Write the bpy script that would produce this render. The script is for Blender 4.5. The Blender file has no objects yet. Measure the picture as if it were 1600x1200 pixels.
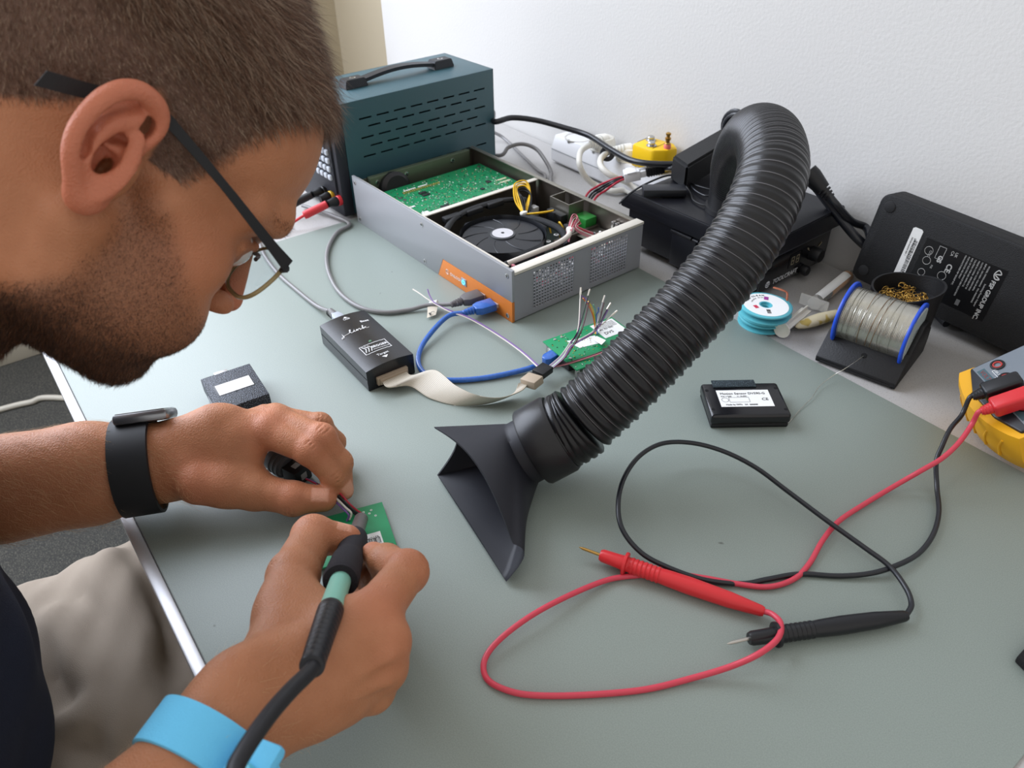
import bpy, bmesh, math, random
import numpy as np
from mathutils import Vector, Matrix
random.seed(7); RNG = np.random.default_rng(11)
SC = bpy.context.scene
COL = SC.collection
PI = math.pi

# ------------------------------------------------------------------ camera, light, exposure
FPX, PITCH, ROLL, YAW = 1219.153, math.radians(36.61432), math.radians(-1.01955), math.radians(143.82853)
CAM = np.array([0.0, 0.0, 0.445])            # 44.5 cm above the desk mat; desk top is z = 0
def _cam_rows():
    cy, sy, cp, sp = math.cos(YAW), math.sin(YAW), math.cos(PITCH), math.sin(PITCH)
    f = np.array([cp*cy, cp*sy, -sp]); r = np.array([sy, -cy, 0.0]); u = np.cross(r, f)
    cr, sr = math.cos(ROLL), math.sin(ROLL)
    return np.array([cr*r+sr*u, -sr*r+cr*u, -f])
CR = _cam_rows()
cd = bpy.data.cameras.new('camera'); cam = bpy.data.objects.new('camera', cd); COL.objects.link(cam)
m = Matrix.Identity(4)
for i in range(3):
    for j in range(3): m[i][j] = CR[j][i]
    m[i][3] = CAM[i]
cam.matrix_world = m
cd.sensor_width = 36.0; cd.lens = FPX/1600*36.0; cd.clip_start = 0.01
cd.dof.use_dof = True; cd.dof.focus_distance = 0.66; cd.dof.aperture_fstop = 13.0
SC.camera = cam
SC.view_settings.view_transform = 'Standard'; SC.view_settings.look = 'None'
SC.view_settings.gamma = 1.0; SC.view_settings.use_curve_mapping = False
SC.view_settings.exposure = 0.30
SC.cycles.max_bounces = 6; SC.cycles.diffuse_bounces = 4; SC.cycles.glossy_bounces = 4
SC.cycles.caustics_reflective = False; SC.cycles.caustics_refractive = False
W = bpy.data.worlds.new('world'); SC.world = W; W.use_nodes = True
W.node_tree.nodes['Background'].inputs[0].default_value = (1.0, 0.97, 0.93, 1)
W.node_tree.nodes['Background'].inputs[1].default_value = 0.68
def area(name, loc, target, sx, sy, power, col):
    l = bpy.data.lights.new(name, 'AREA'); l.shape = 'RECTANGLE'; l.size = sx; l.size_y = sy; l.energy = power; l.color = col
    o = bpy.data.objects.new(name, l); COL.objects.link(o); o.location = loc
    o.rotation_euler = (Vector(target)-Vector(loc)).to_track_quat('-Z', 'Y').to_euler(); return o
area('window_daylight', (-2.16, -0.60, 1.30), (-0.3, -0.05, 0.30), 2.3, 2.0, 104, (0.79, 0.86, 1.0))

def ray(px, py): return CR.T @ np.array([(px-800)/FPX, -(py-600)/FPX, -1.0])
def P(px, py, z=0.0):
    """point of the place at height z (m above the mat) seen at a photo pixel"""
    d = ray(px, py); return Vector(CAM+d*((z-CAM[2])/d[2]))
def PD(px, py, t): return Vector(CAM+ray(px, py)*t)

# ------------------------------------------------------------------ objects, tags
def _tag(o, label=None, cat=None, group=None, kind=None):
    if label: o['label'] = label
    if cat: o['category'] = cat
    if group: o['group'] = group
    if kind: o['kind'] = kind
    return o
def thing(name, label, cat, loc=(0, 0, 0), rz=0.0, group=None, rot=None):
    o = bpy.data.objects.new(name, None); COL.objects.link(o); o.location = loc
    o.rotation_euler = rot if rot else (0, 0, rz); o.empty_display_size = 0.02
    return _tag(o, label, cat, group)

# ------------------------------------------------------------------ materials
def lin(c):
    return tuple(((v/255)/12.92 if v/255 <= 0.04045 else ((v/255+0.055)/1.055)**2.4) for v in c)
_M = {}
def mat(name, rgb=(128, 128, 128), rough=0.5, metal=0.0, bump=0.0, bscale=200.0, var=0.0, vscale=30.0, trans=0.0, ior=1.45,
        spec=0.5, emit=0.0, coat=0.0, speck=None, alpha=1.0, sub=0.0):
    if name in _M: return _M[name]
    m = bpy.data.materials.new(name); m.use_nodes = True; nt = m.node_tree; b = nt.nodes['Principled BSDF']
    c = lin(rgb)+(1,)
    b.inputs['Base Color'].default_value = c; b.inputs['Roughness'].default_value = rough; b.inputs['Metallic'].default_value = metal
    b.inputs['Transmission Weight'].default_value = trans; b.inputs['IOR'].default_value = ior
    b.inputs['Specular IOR Level'].default_value = spec; b.inputs['Coat Weight'].default_value = coat; b.inputs['Alpha'].default_value = alpha
    if sub: b.inputs['Subsurface Weight'].default_value = sub; b.inputs['Subsurface Scale'].default_value = 0.004
    if emit: b.inputs['Emission Color'].default_value = c; b.inputs['Emission Strength'].default_value = emit
    tc = None
    def coords():
        nonlocal tc
        if tc is None: tc = nt.nodes.new('ShaderNodeTexCoord')
        return tc.outputs['Object']
    def noise(s, det=3.0):
        n = nt.nodes.new('ShaderNodeTexNoise'); n.inputs['Scale'].default_value = s; n.inputs['Detail'].default_value = det
        nt.links.new(coords(), n.inputs['Vector']); return n
    col_out = None
    if var:
        n = noise(vscale); mx = nt.nodes.new('ShaderNodeMix'); mx.data_type = 'RGBA'
        mx.inputs['A'].default_value = tuple(v*(1-var) for v in c[:3])+(1,); mx.inputs['B'].default_value = tuple(min(1, v*(1+var)) for v in c[:3])+(1,)
        nt.links.new(n.outputs['Fac'], mx.inputs['Factor']); col_out = mx.outputs['Result']
    if speck:
        (srgb, ss, thr) = speck; n = noise(ss, 1.0); r = nt.nodes.new('ShaderNodeMapRange')
        r.inputs['From Min'].default_value = thr; r.inputs['From Max'].default_value = thr+0.06
        nt.links.new(n.outputs['Fac'], r.inputs['Value']); mx = nt.nodes.new('ShaderNodeMix'); mx.data_type = 'RGBA'
        if col_out: nt.links.new(col_out, mx.inputs['A'])
        else: mx.inputs['A'].default_value = c
        mx.inputs['B'].default_value = lin(srgb)+(1,); nt.links.new(r.outputs['Result'], mx.inputs['Factor']); col_out = mx.outputs['Result']
    if col_out: nt.links.new(col_out, b.inputs['Base Color'])
    if bump:
        n = noise(bscale); bp = nt.nodes.new('ShaderNodeBump'); bp.inputs['Strength'].default_value = bump; bp.inputs['Distance'].default_value = 0.001
        nt.links.new(n.outputs['Fac'], bp.inputs['Height']); nt.links.new(bp.outputs['Normal'], b.inputs['Normal'])
    _M[name] = m; return m
BLK = lambda: mat('black_plastic', (15, 15, 18), 0.45, bump=0.15, bscale=900)

# ------------------------------------------------------------------ mesh building
def cr(pts, n=8, closed=False):
    """smooth (Catmull-Rom) polyline through pts"""
    p = [Vector(q) for q in pts]; out = []; N = len(p)
    if N < 3: return p
    for i in range(N if closed else N-1):
        a = p[(i-1) % N] if (closed or i > 0) else p[0]*2-p[1]; b = p[i]; c = p[(i+1) % N]
        d = p[(i+2) % N] if (closed or i+2 < N) else p[-1]*2-p[-2]
        for k in range(n):
            t = k/n; out.append(0.5*((2*b)+(c-a)*t+(2*a-5*b+4*c-d)*t*t+(3*b-a-3*c+d)*t**3))
    if not closed: out.append(p[-1])
    return out
class MB:
    def __init__(s): s.v = []; s.f = []; s.m = []; s.mats = []; s.T = Matrix.Identity(4)
    def mi(s, m):
        if m not in s.mats: s.mats.append(m)
        return s.mats.index(m)
    def add(s, vs, fs, m):
        k = len(s.v); i = s.mi(m); s.v += [tuple(s.T @ Vector(v)) for v in vs]; s.f += [tuple(a+k for a in f) for f in fs]; s.m += [i]*len(fs); return s
    def addbm(s, bm, m):
        bm.verts.index_update(); s.add([v.co.copy() for v in bm.verts], [[v.index for v in f.verts] for f in bm.faces], m); bm.free(); return s
    def box(s, a, b, m, bev=0.0, seg=2):
        bm = bmesh.new(); bmesh.ops.create_cube(bm, size=1.0)
        for v in bm.verts: v.co = Vector([(a[i]+b[i])/2+v.co[i]*(b[i]-a[i]) for i in range(3)])
        if bev: bmesh.ops.bevel(bm, geom=list(bm.edges), offset=bev, segments=seg, affect='EDGES', profile=0.5)
        return s.addbm(bm, m)
    def prism(s, pts, z0, z1, m, bev=0.0, axis='z'):
        n = len(pts); mp = {'z': lambda x, y, z: (x, y, z), 'y': lambda x, y, z: (x, z, y), 'x': lambda x, y, z: (z, x, y)}[axis]
        bm = bmesh.new(); lo = [bm.verts.new(mp(p[0], p[1], z0)) for p in pts]; hi = [bm.verts.new(mp(p[0], p[1], z1)) for p in pts]
        bm.faces.new(lo[::-1]); bm.faces.new(hi)
        for i in range(n): bm.faces.new((lo[i], lo[(i+1) % n], hi[(i+1) % n], hi[i]))
        bmesh.ops.recalc_face_normals(bm, faces=list(bm.faces))
        if bev: bmesh.ops.bevel(bm, geom=list(bm.edges), offset=bev, segments=2, affect='EDGES', profile=0.5)
        return s.addbm(bm, m)
    def tube(s, pts, r, m, n=10, caps=True, closed=False, flat=None):
        pts = [Vector(p) for p in pts]; N = len(pts); R = r if hasattr(r, '__len__') else [r]*N
        t0 = (pts[1]-pts[0]).normalized(); a = Vector((0, 0, 1)) if abs(t0.z) < 0.9 else Vector((1, 0, 0)); u = t0.cross(a).normalized()
        vs = []; prev = t0
        for i in range(N):
            if closed: t = (pts[(i+1) % N]-pts[i-1]).normalized()
            else: t = (pts[min(i+1, N-1)]-pts[max(i-1, 0)]).normalized()
            q = prev.rotation_difference(t); u = (q @ u); u = (u-t*u.dot(t)).normalized(); w = t.cross(u); prev = t
            for k in range(n):
                an = 2*PI*k/n; ca, sa = math.cos(an), math.sin(an)
                if flat: sa *= flat
                vs.append(pts[i]+(u*ca+w*sa)*R[i])
        fs = []
        for i in range(N if closed else N-1):
            j = (i+1) % N
            for k in range(n): fs.append((i*n+k, i*n+(k+1) % n, j*n+(k+1) % n, j*n+k))
        if caps and not closed: fs.append(tuple(range(n))[::-1]); fs.append(tuple(range((N-1)*n, N*n)))
        return s.add(vs, fs, m)
    def lathe(s, prof, m, n=32, o=(0, 0, 0), ax=(0, 0, 1), cap=True):
        """prof: list of (radius, height along ax)"""
        ax = Vector(ax).normalized(); a = Vector((1, 0, 0)) if abs(ax.x) < 0.9 else Vector((0, 1, 0)); u = ax.cross(a).normalized(); w = ax.cross(u); o = Vector(o)
        vs = []; fs = []
        for r, h in prof:
            for k in range(n): an = 2*PI*k/n; vs.append(o+ax*h+(u*math.cos(an)+w*math.sin(an))*r)
        for i in range(len(prof)-1):
            for k in range(n): fs.append((i*n+k, i*n+(k+1) % n, (i+1)*n+(k+1) % n, (i+1)*n+k))
        if cap: fs.append(tuple(range(n))[::-1]); fs.append(tuple(range((len(prof)-1)*n, len(prof)*n)))
        return s.add(vs, fs, m)
    def quadstrip(s, A, B, m, th=0.0):
        """sheet between two polylines, with thickness th along its normal"""
        n = len(A); A = [Vector(a) for a in A]; B = [Vector(b) for b in B]; vs = []
        for i in range(n):
            t = (A[min(i+1, n-1)]-A[max(i-1, 0)]); nn = t.cross(B[i]-A[i]).normalized()*th/2
            vs += [A[i]+nn, B[i]+nn, B[i]-nn, A[i]-nn]
        fs = []
        for i in range(n-1):
            for k in range(4): fs.append((i*4+k, i*4+(k+1) % 4, i*4+4+(k+1) % 4, i*4+4+k))
        fs += [(3, 2, 1, 0), tuple(range(4*n-4, 4*n))]
        return s.add(vs, fs, m)
    def text(s, txt, size, m, M=None, h=0.0001, font_shear=0.0, align='LEFT', bold=0.0):
        c = bpy.data.curves.new('lettering_source', 'FONT'); c.body = txt; c.size = size; c.extrude = h; c.align_x = align; c.resolution_u = 3; c.shear = font_shear; c.offset = bold
        o = bpy.data.objects.new('lettering_source', c); me = bpy.data.meshes.new_from_object(o)
        T0 = s.T; s.T = T0 @ (M or Matrix.Identity(4)); s.add([v.co.copy() for v in me.vertices], [list(p.vertices) for p in me.polygons], m); s.T = T0
        bpy.data.objects.remove(o); bpy.data.curves.remove(c); bpy.data.meshes.remove(me); return s
    def build(s, name, parent=None, ang=35, label=None, **kw):
        me = bpy.data.meshes.new(name); me.from_pydata(s.v, [], s.f); me.validate()
        for m in s.mats: me.materials.append(m)
        if len(me.polygons) == len(s.m): me.polygons.foreach_set('material_index', s.m)
        me.polygons.foreach_set('use_smooth', [True]*len(me.polygons))
        bm = bmesh.new(); bm.from_mesh(me); bmesh.ops.recalc_face_normals(bm, faces=list(bm.faces)); bm.to_mesh(me); bm.free()
        if ang < 180: me.set_sharp_from_angle(angle=math.radians(ang))
        o = bpy.data.objects.new(name, me); COL.objects.link(o); o.parent = parent
        if label: o['label'] = label
        for k, v in kw.items(): o[k] = v
        return o
def TR(x=0, y=0, z=0, rx=0, ry=0, rz=0): return Matrix.Translation((x, y, z)) @ Matrix.Rotation(rz, 4, 'Z') @ Matrix.Rotation(ry, 4, 'Y') @ Matrix.Rotation(rx, 4, 'X')
def basis(o, x, y):
    """4x4 whose local x,y axes are the given directions (z = x cross y)"""
    x = Vector(x).normalized(); z = x.cross(Vector(y)).normalized(); y = z.cross(x); m = Matrix.Identity(4)
    for i in range(3): m[i][0], m[i][1], m[i][2], m[i][3] = x[i], y[i], z[i], o[i]
    return m
def struct(o): o['kind'] = 'structure'; return o

# ------------------------------------------------------------------ implicit surfaces for organic shapes
class SDF:
    def __init__(s, lo, hi, vox):
        s.lo = np.array(lo, float); s.vox = vox; s.n = np.ceil((np.array(hi)-s.lo)/vox).astype(int)+1
        s.D = np.full(tuple(s.n), 1.0, np.float32); s.ax = [(s.lo[i]+np.arange(s.n[i])*vox).astype(np.float32) for i in range(3)]
    def _sl(s, lo, hi):
        a = np.clip(np.floor((np.array(lo)-s.lo)/s.vox).astype(int), 0, s.n); b = np.clip(np.ceil((np.array(hi)-s.lo)/s.vox).astype(int)+1, 0, s.n)
        if (b <= a).any(): return None, None
        sl = tuple(slice(a[i], b[i]) for i in range(3))
        return sl, (s.ax[0][sl[0]][:, None, None], s.ax[1][sl[1]][None, :, None], s.ax[2][sl[2]][None, None, :])
    def _mix(s, sl, d, k, sub):
        D = s.D[sl]
        if sub:
            h = np.clip(0.5-0.5*(D+d)/k, 0, 1); s.D[sl] = D*(1-h)+(-d)*h+k*h*(1-h)
        else:
            h = np.clip(0.5+0.5*(D-d)/k, 0, 1); s.D[sl] = D*(1-h)+d*h-k*h*(1-h)
    def cone(s, a, b, ra, rb, k=0.004, sub=False):
        a = np.array(a, float); b = np.array(b, float); mg = max(ra, rb)+2.2*k+3*s.vox
        sl, g = s._sl(np.minimum(a, b)-mg, np.maximum(a, b)+mg)
        if sl is None: return s
        ab = b-a; L = max(ab@ab, 1e-12); q = [g[i]-np.float32(a[i]) for i in range(3)]
        t = np.clip((q[0]*ab[0]+q[1]*ab[1]+q[2]*ab[2])/L, 0, 1).astype(np.float32)
        d = np.sqrt((q[0]-ab[0]*t)**2+(q[1]-ab[1]*t)**2+(q[2]-ab[2]*t)**2)-(ra+(rb-ra)*t); s._mix(sl, d, k, sub); return s
    def chain(s, pts, rs, k=0.004, sub=False):
        for i in range(len(pts)-1): s.cone(pts[i], pts[i+1], rs[i], rs[i+1], k, sub)
        return s
    def ell(s, c, r, R=None, k=0.01, sub=False):
        c = np.array(c, float); r = np.array(r, float); mg = r.max()+2.2*k+3*s.vox; sl, g = s._sl(c-mg, c+mg)
        if sl is None: return s
        q = [g[i]-np.float32(c[i]) for i in range(3)]
        if R is not None: R = np.array(R); q = [q[0]*R[0, j]+q[1]*R[1, j]+q[2]*R[2, j] for j in range(3)]
        k0 = np.sqrt((q[0]/r[0])**2+(q[1]/r[1])**2+(q[2]/r[2])**2); k1 = np.sqrt((q[0]/r[0]**2)**2+(q[1]/r[1]**2)**2+(q[2]/r[2]**2)**2)+1e-9
        s._mix(sl, (k0*(k0-1)/k1).astype(np.float32), k, sub); return s
    def bar(s, a, b, w, ra, rb, fl, k=0.008):
        """tapered limb with elliptical section: full radius along w, times fl across"""
        a = np.array(a, float); b = np.array(b, float); mg = max(ra, rb)+2.2*k+3*s.vox
        sl, g = s._sl(np.minimum(a, b)-mg, np.maximum(a, b)+mg)
        if sl is None: return s
        ab = b-a; L = ab@ab; e = ab/math.sqrt(L); w = np.array(w, float); w = w-e*(w@e); w /= np.linalg.norm(w); v = np.cross(e, w)
        q = [g[i]-np.float32(a[i]) for i in range(3)]
        t = np.clip((q[0]*ab[0]+q[1]*ab[1]+q[2]*ab[2])/L, 0, 1).astype(np.float32); c = [q[i]-ab[i]*t for i in range(3)]
        pw = c[0]*w[0]+c[1]*w[1]+c[2]*w[2]; pv = (c[0]*v[0]+c[1]*v[1]+c[2]*v[2])/fl; pe = c[0]*e[0]+c[1]*e[1]+c[2]*e[2]
        d = (np.sqrt(pw**2+pv**2+pe**2)-(ra+(rb-ra)*t))*np.float32((1+fl)/2); s._mix(sl, d, k, sub=False); return s
    def mesh(s, smooth=1):
        D = s.D; S = D < 0; n = s.n
        c = [(i, j, k) for i in (0, 1) for j in (0, 1) for k in (0, 1)]
        def sh(A, o): return A[o[0]:n[0]-1+o[0], o[1]:n[1]-1+o[1], o[2]:n[2]-1+o[2]]
        cnt = sum(sh(S, o).astype(np.int8) for o in c); act = (cnt > 0) & (cnt < 8); I = np.argwhere(act)
        vals = np.stack([D[I[:, 0]+o[0], I[:, 1]+o[1], I[:, 2]+o[2]] for o in c], 1)
        acc = np.zeros((len(I), 3)); w = np.zeros(len(I))
        for x in range(8):
            for y in range(x+1, 8):
                if sum(abs(c[x][i]-c[y][i]) for i in range(3)) != 1: continue
                a, b = vals[:, x], vals[:, y]; mk = (a < 0) != (b < 0); t = np.where(mk, a/np.where(mk, a-b, 1), 0)
                p = np.array(c[x])[None]+(np.array(c[y])-np.array(c[x]))[None]*t[:, None]; acc += np.where(mk[:, None], p, 0); w += mk
        V = (I+acc/w[:, None])*s.vox+s.lo
        ID = np.full(tuple(n-1), -1, np.int32); ID[act] = np.arange(len(I)); F = []
        for ax in range(3):
            o = [0, 0, 0]; o[ax] = 1; A = S[1:-1, 1:-1, 1:-1]
            lo = S[tuple(slice(1, n[i]-1) for i in range(3))]; hs = tuple(slice(1+o[i], n[i]-1+o[i]) for i in range(3)); hi = S[hs]
            E = np.argwhere(lo != hi)+1; fl = S[E[:, 0], E[:, 1], E[:, 2]]; b, d = [(1, 2), (2, 0), (0, 1)][ax]
            eb = np.zeros(3, int); eb[b] = 1; ed = np.zeros(3, int); ed[d] = 1
            ok = (E < np.array(n)-1).all(1); E = E[ok]; fl = fl[ok]
            g = lambda q: ID[q[:, 0], q[:, 1], q[:, 2]]
            Q = np.stack([g(E-eb-ed), g(E-ed), g(E), g(E-eb)], 1); Q[~fl] = Q[~fl][:, ::-1]; F.append(Q)
        F = np.concatenate(F); F = F[(F >= 0).all(1)]
        for _ in range(smooth):
            A = np.zeros_like(V); N = np.zeros(len(V))
            for i in range(4):
                j = (i+1) % 4; np.add.at(A, F[:, i], V[F[:, j]]); np.add.at(N, F[:, i], 1); np.add.at(A, F[:, j], V[F[:, i]]); np.add.at(N, F[:, j], 1)
            V = np.where(N[:, None] > 0, 0.5*V+0.5*A/np.maximum(N, 1)[:, None], V)
        return V, F
def vnormals(V, F):
    n = np.cross(V[F[:, 2]]-V[F[:, 0]], V[F[:, 3]]-V[F[:, 1]]); N = np.zeros_like(V)
    for i in range(4): np.add.at(N, F[:, i], n)
    return N/np.maximum(np.linalg.norm(N, axis=1), 1e-12)[:, None]
def npmesh(name, V, F, mats, parent=None, attrs=None, ang=180, midx=None):
    me = bpy.data.meshes.new(name); k = F.shape[1]; me.vertices.add(len(V)); me.vertices.foreach_set('co', np.asarray(V, np.float32).ravel())
    me.loops.add(F.size); me.loops.foreach_set('vertex_index', F.astype(np.int32).ravel()); me.polygons.add(len(F))
    me.polygons.foreach_set('loop_start', np.arange(len(F), dtype=np.int32)*k)
    me.polygons.foreach_set('use_smooth', np.ones(len(F), bool)); me.update(calc_edges=True)
    for m in mats: me.materials.append(m)
    if midx is not None: me.polygons.foreach_set('material_index', midx.astype(np.int32))
    for an, av in (attrs or {}).items():
        a = me.attributes.new(an, 'FLOAT', 'POINT'); a.data.foreach_set('value', np.asarray(av, np.float32))
    if ang < 180: me.set_sharp_from_angle(angle=math.radians(ang))
    me.validate(); o = bpy.data.objects.new(name, me); COL.objects.link(o); o.parent = parent; return o
# ------------------------------------------------------------------ the room
plaster = mat('wall_plaster', (198, 196, 193), 0.92, bump=0.35, bscale=260, var=0.02, vscale=3)
cream = mat('cream_wall_paint', (196, 184, 160), 0.9, bump=0.1, bscale=200)
carpet = mat('speckled_carpet', (58, 58, 56), 0.98, bump=0.8, bscale=500, speck=((96, 94, 86), 420, 0.56))
struct(MB().box((-1.51, 0.80, -0.74), (1.6, 0.95, 2.4), plaster).build('wall_back'))
struct(MB().box((-2.25, 1.02, -0.74), (-1.51, 1.12, 2.4), cream).build('wall_recess'))
w = MB()
w.box((-2.30, -2.2, -0.74), (-2.2, 1.12, 0.28), cream); w.box((-2.30, -2.2, 2.28), (-2.2, 1.12, 2.4), cream)
w.box((-2.30, 0.60, 0.28), (-2.2, 1.12, 2.28), cream); w.box((-2.30, -2.2, 0.28), (-2.2, -1.75, 2.28), cream)
struct(w.build('wall_left'))
wf = MB(); pw = mat('window_frame_paint', (225, 225, 222), 0.5)
for y in (-1.75, -0.98, -0.21, 0.56): wf.box((-2.27, y, 0.28), (-2.21, y+0.04, 2.28), pw, 0.004)
for z in (0.28, 1.26, 2.24): wf.box((-2.27, -1.75, z), (-2.21, 0.6, z+0.04), pw, 0.004)
win = struct(wf.build('window_1'))
struct(MB().box((-2.30, -2.2, -0.80), (1.6, 0.95, -0.74), carpet).build('floor'))
struct(MB().box((-2.20, -2.2, -0.74), (-2.186, 1.02, -0.66), mat('skirting_paint', (206, 200, 186), 0.6), 0.003).build('baseboard_left'))
# desk: white laminate with an aluminium front edge, and the grey-green mat
white = mat('white_laminate', (182, 180, 178), 0.42, bump=0.12, bscale=900, speck=((164, 161, 158), 900, 0.60))
alu = mat('brushed_edge_trim', (205, 205, 208), 0.38, 0.35)
desk = thing('desk', 'long white laminate desk along the plastered wall, under all the electronics', 'desk', (-0.55, 0.4, -0.74))
d = MB(); d.T = TR(0.55, -0.4, 0.74)
d.box((-1.49, 0.0141, -0.027), (0.9, 0.797, -0.002), white, 0.001); d.build('desk_top', desk)
d = MB(); d.T = TR(0.55, -0.4, 0.74)
d.box((-1.49, 0.0050, -0.029), (0.9, 0.0140, -0.0008), alu, 0.0015); d.build('edge_trim', desk)
steel = mat('grey_powder_coat', (60, 61, 63), 0.5)
for x in (-1.40, 0.75):
    for y in (0.08, 0.72):
        d = MB(); d.T = TR(0.55, -0.4, 0.74); d.box((x, y, -0.74), (x+0.05, y+0.05, -0.027), steel, 0.003); d.build('leg', desk)
matm = bpy.data.materials.new('rubber_desk_mat'); matm.use_nodes = True; nt = matm.node_tree; b = nt.nodes['Principled BSDF']
tc = nt.nodes.new('ShaderNodeTexCoord'); n1 = nt.nodes.new('ShaderNodeTexNoise'); n1.inputs['Scale'].default_value = 1300; n1.inputs['Detail'].default_value = 2
n2 = nt.nodes.new('ShaderNodeTexNoise'); n2.inputs['Scale'].default_value = 55; n2.inputs['Detail'].default_value = 2
rp = nt.nodes.new('ShaderNodeValToRGB'); rp.color_ramp.elements[0].position = 0.30; rp.color_ramp.elements[0].color = lin((129, 139, 133))+(1,); rp.color_ramp.elements[1].position = 0.70; rp.color_ramp.elements[1].color = lin((143, 153, 146))+(1,)
r2 = nt.nodes.new('ShaderNodeMapRange'); r2.inputs['From Min'].default_value = 0.77; r2.inputs['From Max'].default_value = 0.80
mx = nt.nodes.new('ShaderNodeMix'); mx.data_type = 'RGBA'; mx.inputs['B'].default_value = lin((92, 96, 90))+(1,)
nt.links.new(tc.outputs['Object'], n1.inputs['Vector']); nt.links.new(tc.outputs['Object'], n2.inputs['Vector']); nt.links.new(n1.outputs['Fac'], rp.inputs['Fac'])
nt.links.new(n2.outputs['Fac'], r2.inputs['Value']); nt.links.new(r2.outputs['Result'], mx.inputs['Factor']); nt.links.new(rp.outputs['Color'], mx.inputs['A']); nt.links.new(mx.outputs['Result'], b.inputs['Base Color'])
bp = nt.nodes.new('ShaderNodeBump'); bp.inputs['Strength'].default_value = 0.12; bp.inputs['Distance'].default_value = 0.0004; nt.links.new(n1.outputs['Fac'], bp.inputs['Height']); nt.links.new(bp.outputs['Normal'], b.inputs['Normal'])
b.inputs['Roughness'].default_value = 0.46; b.inputs['Specular IOR Level'].default_value = 0.55
dm = MB().box((-0.913, 0.0145, -0.0019), (-0.014, 0.6115, 0.0), matm, 0.0006).build('desk_mat')
_tag(dm, 'large grey-green rubber work mat covering the front of the white desk', 'desk mat')
# white cable hanging behind the person, far left
wc = mat('white_cable_sheath', (205, 200, 188), 0.5)
c = MB().tube(cr([(-1.99, -0.30, -0.733), P(0, 640, -0.733), P(45, 629, -0.733), P(100, 622, -0.733), (-1.60, 0.3, -0.733)]), 0.007, wc)
_tag(c.build('floor_cable'), 'white cable lying on the dark carpet beyond the bearded chin', 'cable')
# ------------------------------------------------------------------ the person
HW = np.array([[0.9857, 0.1632, -0.0425], [-0.0610, 0.5802, 0.8122], [0.1572, -0.7980, 0.5819]])   # head axes: right, forward, up
HO = np.array([-0.4685, 0.0632, 0.2986])
def hw(p): return HW @ np.array(p, float)+HO
def ssh(x, a, b): t = np.clip((x-a)/(b-a), 0, 1); return t*t*(3-2*t)

def skin_material():
    m = bpy.data.materials.new('skin'); m.use_nodes = True; nt = m.node_tree; b = nt.nodes['Principled BSDF']; L = nt.links
    tc = nt.nodes.new('ShaderNodeTexCoord')
    def noise(s, d=3):
        n = nt.nodes.new('ShaderNodeTexNoise'); n.inputs['Scale'].default_value = s; n.inputs['Detail'].default_value = d; L.new(tc.outputs['Object'], n.inputs['Vector']); return n
    def mix(fac, A, B):
        x = nt.nodes.new('ShaderNodeMix'); x.data_type = 'RGBA'
        for k, v in (('A', A), ('B', B)):
            if isinstance(v, tuple): x.inputs[k].default_value = lin(v)+(1,)
            else: L.new(v, x.inputs[k])
        if isinstance(fac, float): x.inputs['Factor'].default_value = fac
        else: L.new(fac, x.inputs['Factor'])
        return x.outputs['Result']
    def attr(n):
        a = nt.nodes.new('ShaderNodeAttribute'); a.attribute_name = n; return a.outputs['Fac']
    def math_(op, a, v):
        q = nt.nodes.new('ShaderNodeMath'); q.operation = op; q.use_clamp = True
        for i, u in enumerate((a, v)):
            if isinstance(u, (int, float)): q.inputs[i].default_value = u
            else: L.new(u, q.inputs[i])
        return q.outputs[0]
    base = mix(noise(70).outputs['Fac'], (165, 106, 71), (188, 128, 92))
    base = mix(attr('red'), base, (206, 116, 92))
    st = nt.nodes.new('ShaderNodeTexNoise'); st.inputs['Scale'].default_value = 900; st.inputs['Detail'].default_value = 2; L.new(tc.outputs['Object'], st.inputs['Vector'])
    be = math_('MULTIPLY', attr('beard'), math_('ADD', st.outputs['Fac'], 0.18))
    base = mix(be, base, (84, 56, 42))
    base = mix(attr('hair'), base, (98, 70, 55))
    base = mix(attr('nail'), base, (216, 158, 132))
    L.new(base, b.inputs['Base Color'])
    b.inputs['Roughness'].default_value = 0.52; b.inputs['Specular IOR Level'].default_value = 0.4
    b.inputs['Subsurface Weight'].default_value = 0.18; b.inputs['Subsurface Scale'].default_value = 0.003; b.inputs['Subsurface Radius'].default_value = (1.0, 0.4, 0.25)
    bp = nt.nodes.new('ShaderNodeBump'); bp.inputs['Strength'].default_value = 0.45; bp.inputs['Distance'].default_value = 0.0006
    v = nt.nodes.new('ShaderNodeTexVoronoi'); v.inputs['Scale'].default_value = 900; L.new(tc.outputs['Object'], v.inputs['Vector'])
    hs = nt.nodes.new('ShaderNodeMath'); hs.operation = 'ADD'; L.new(v.outputs['Distance'], hs.inputs[0]); L.new(noise(260, 4).outputs['Fac'], hs.inputs[1])
    L.new(hs.outputs[0], bp.inputs['Height']); L.new(bp.outputs['Normal'], b.inputs['Normal']); return m
SKIN = skin_material()

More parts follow.
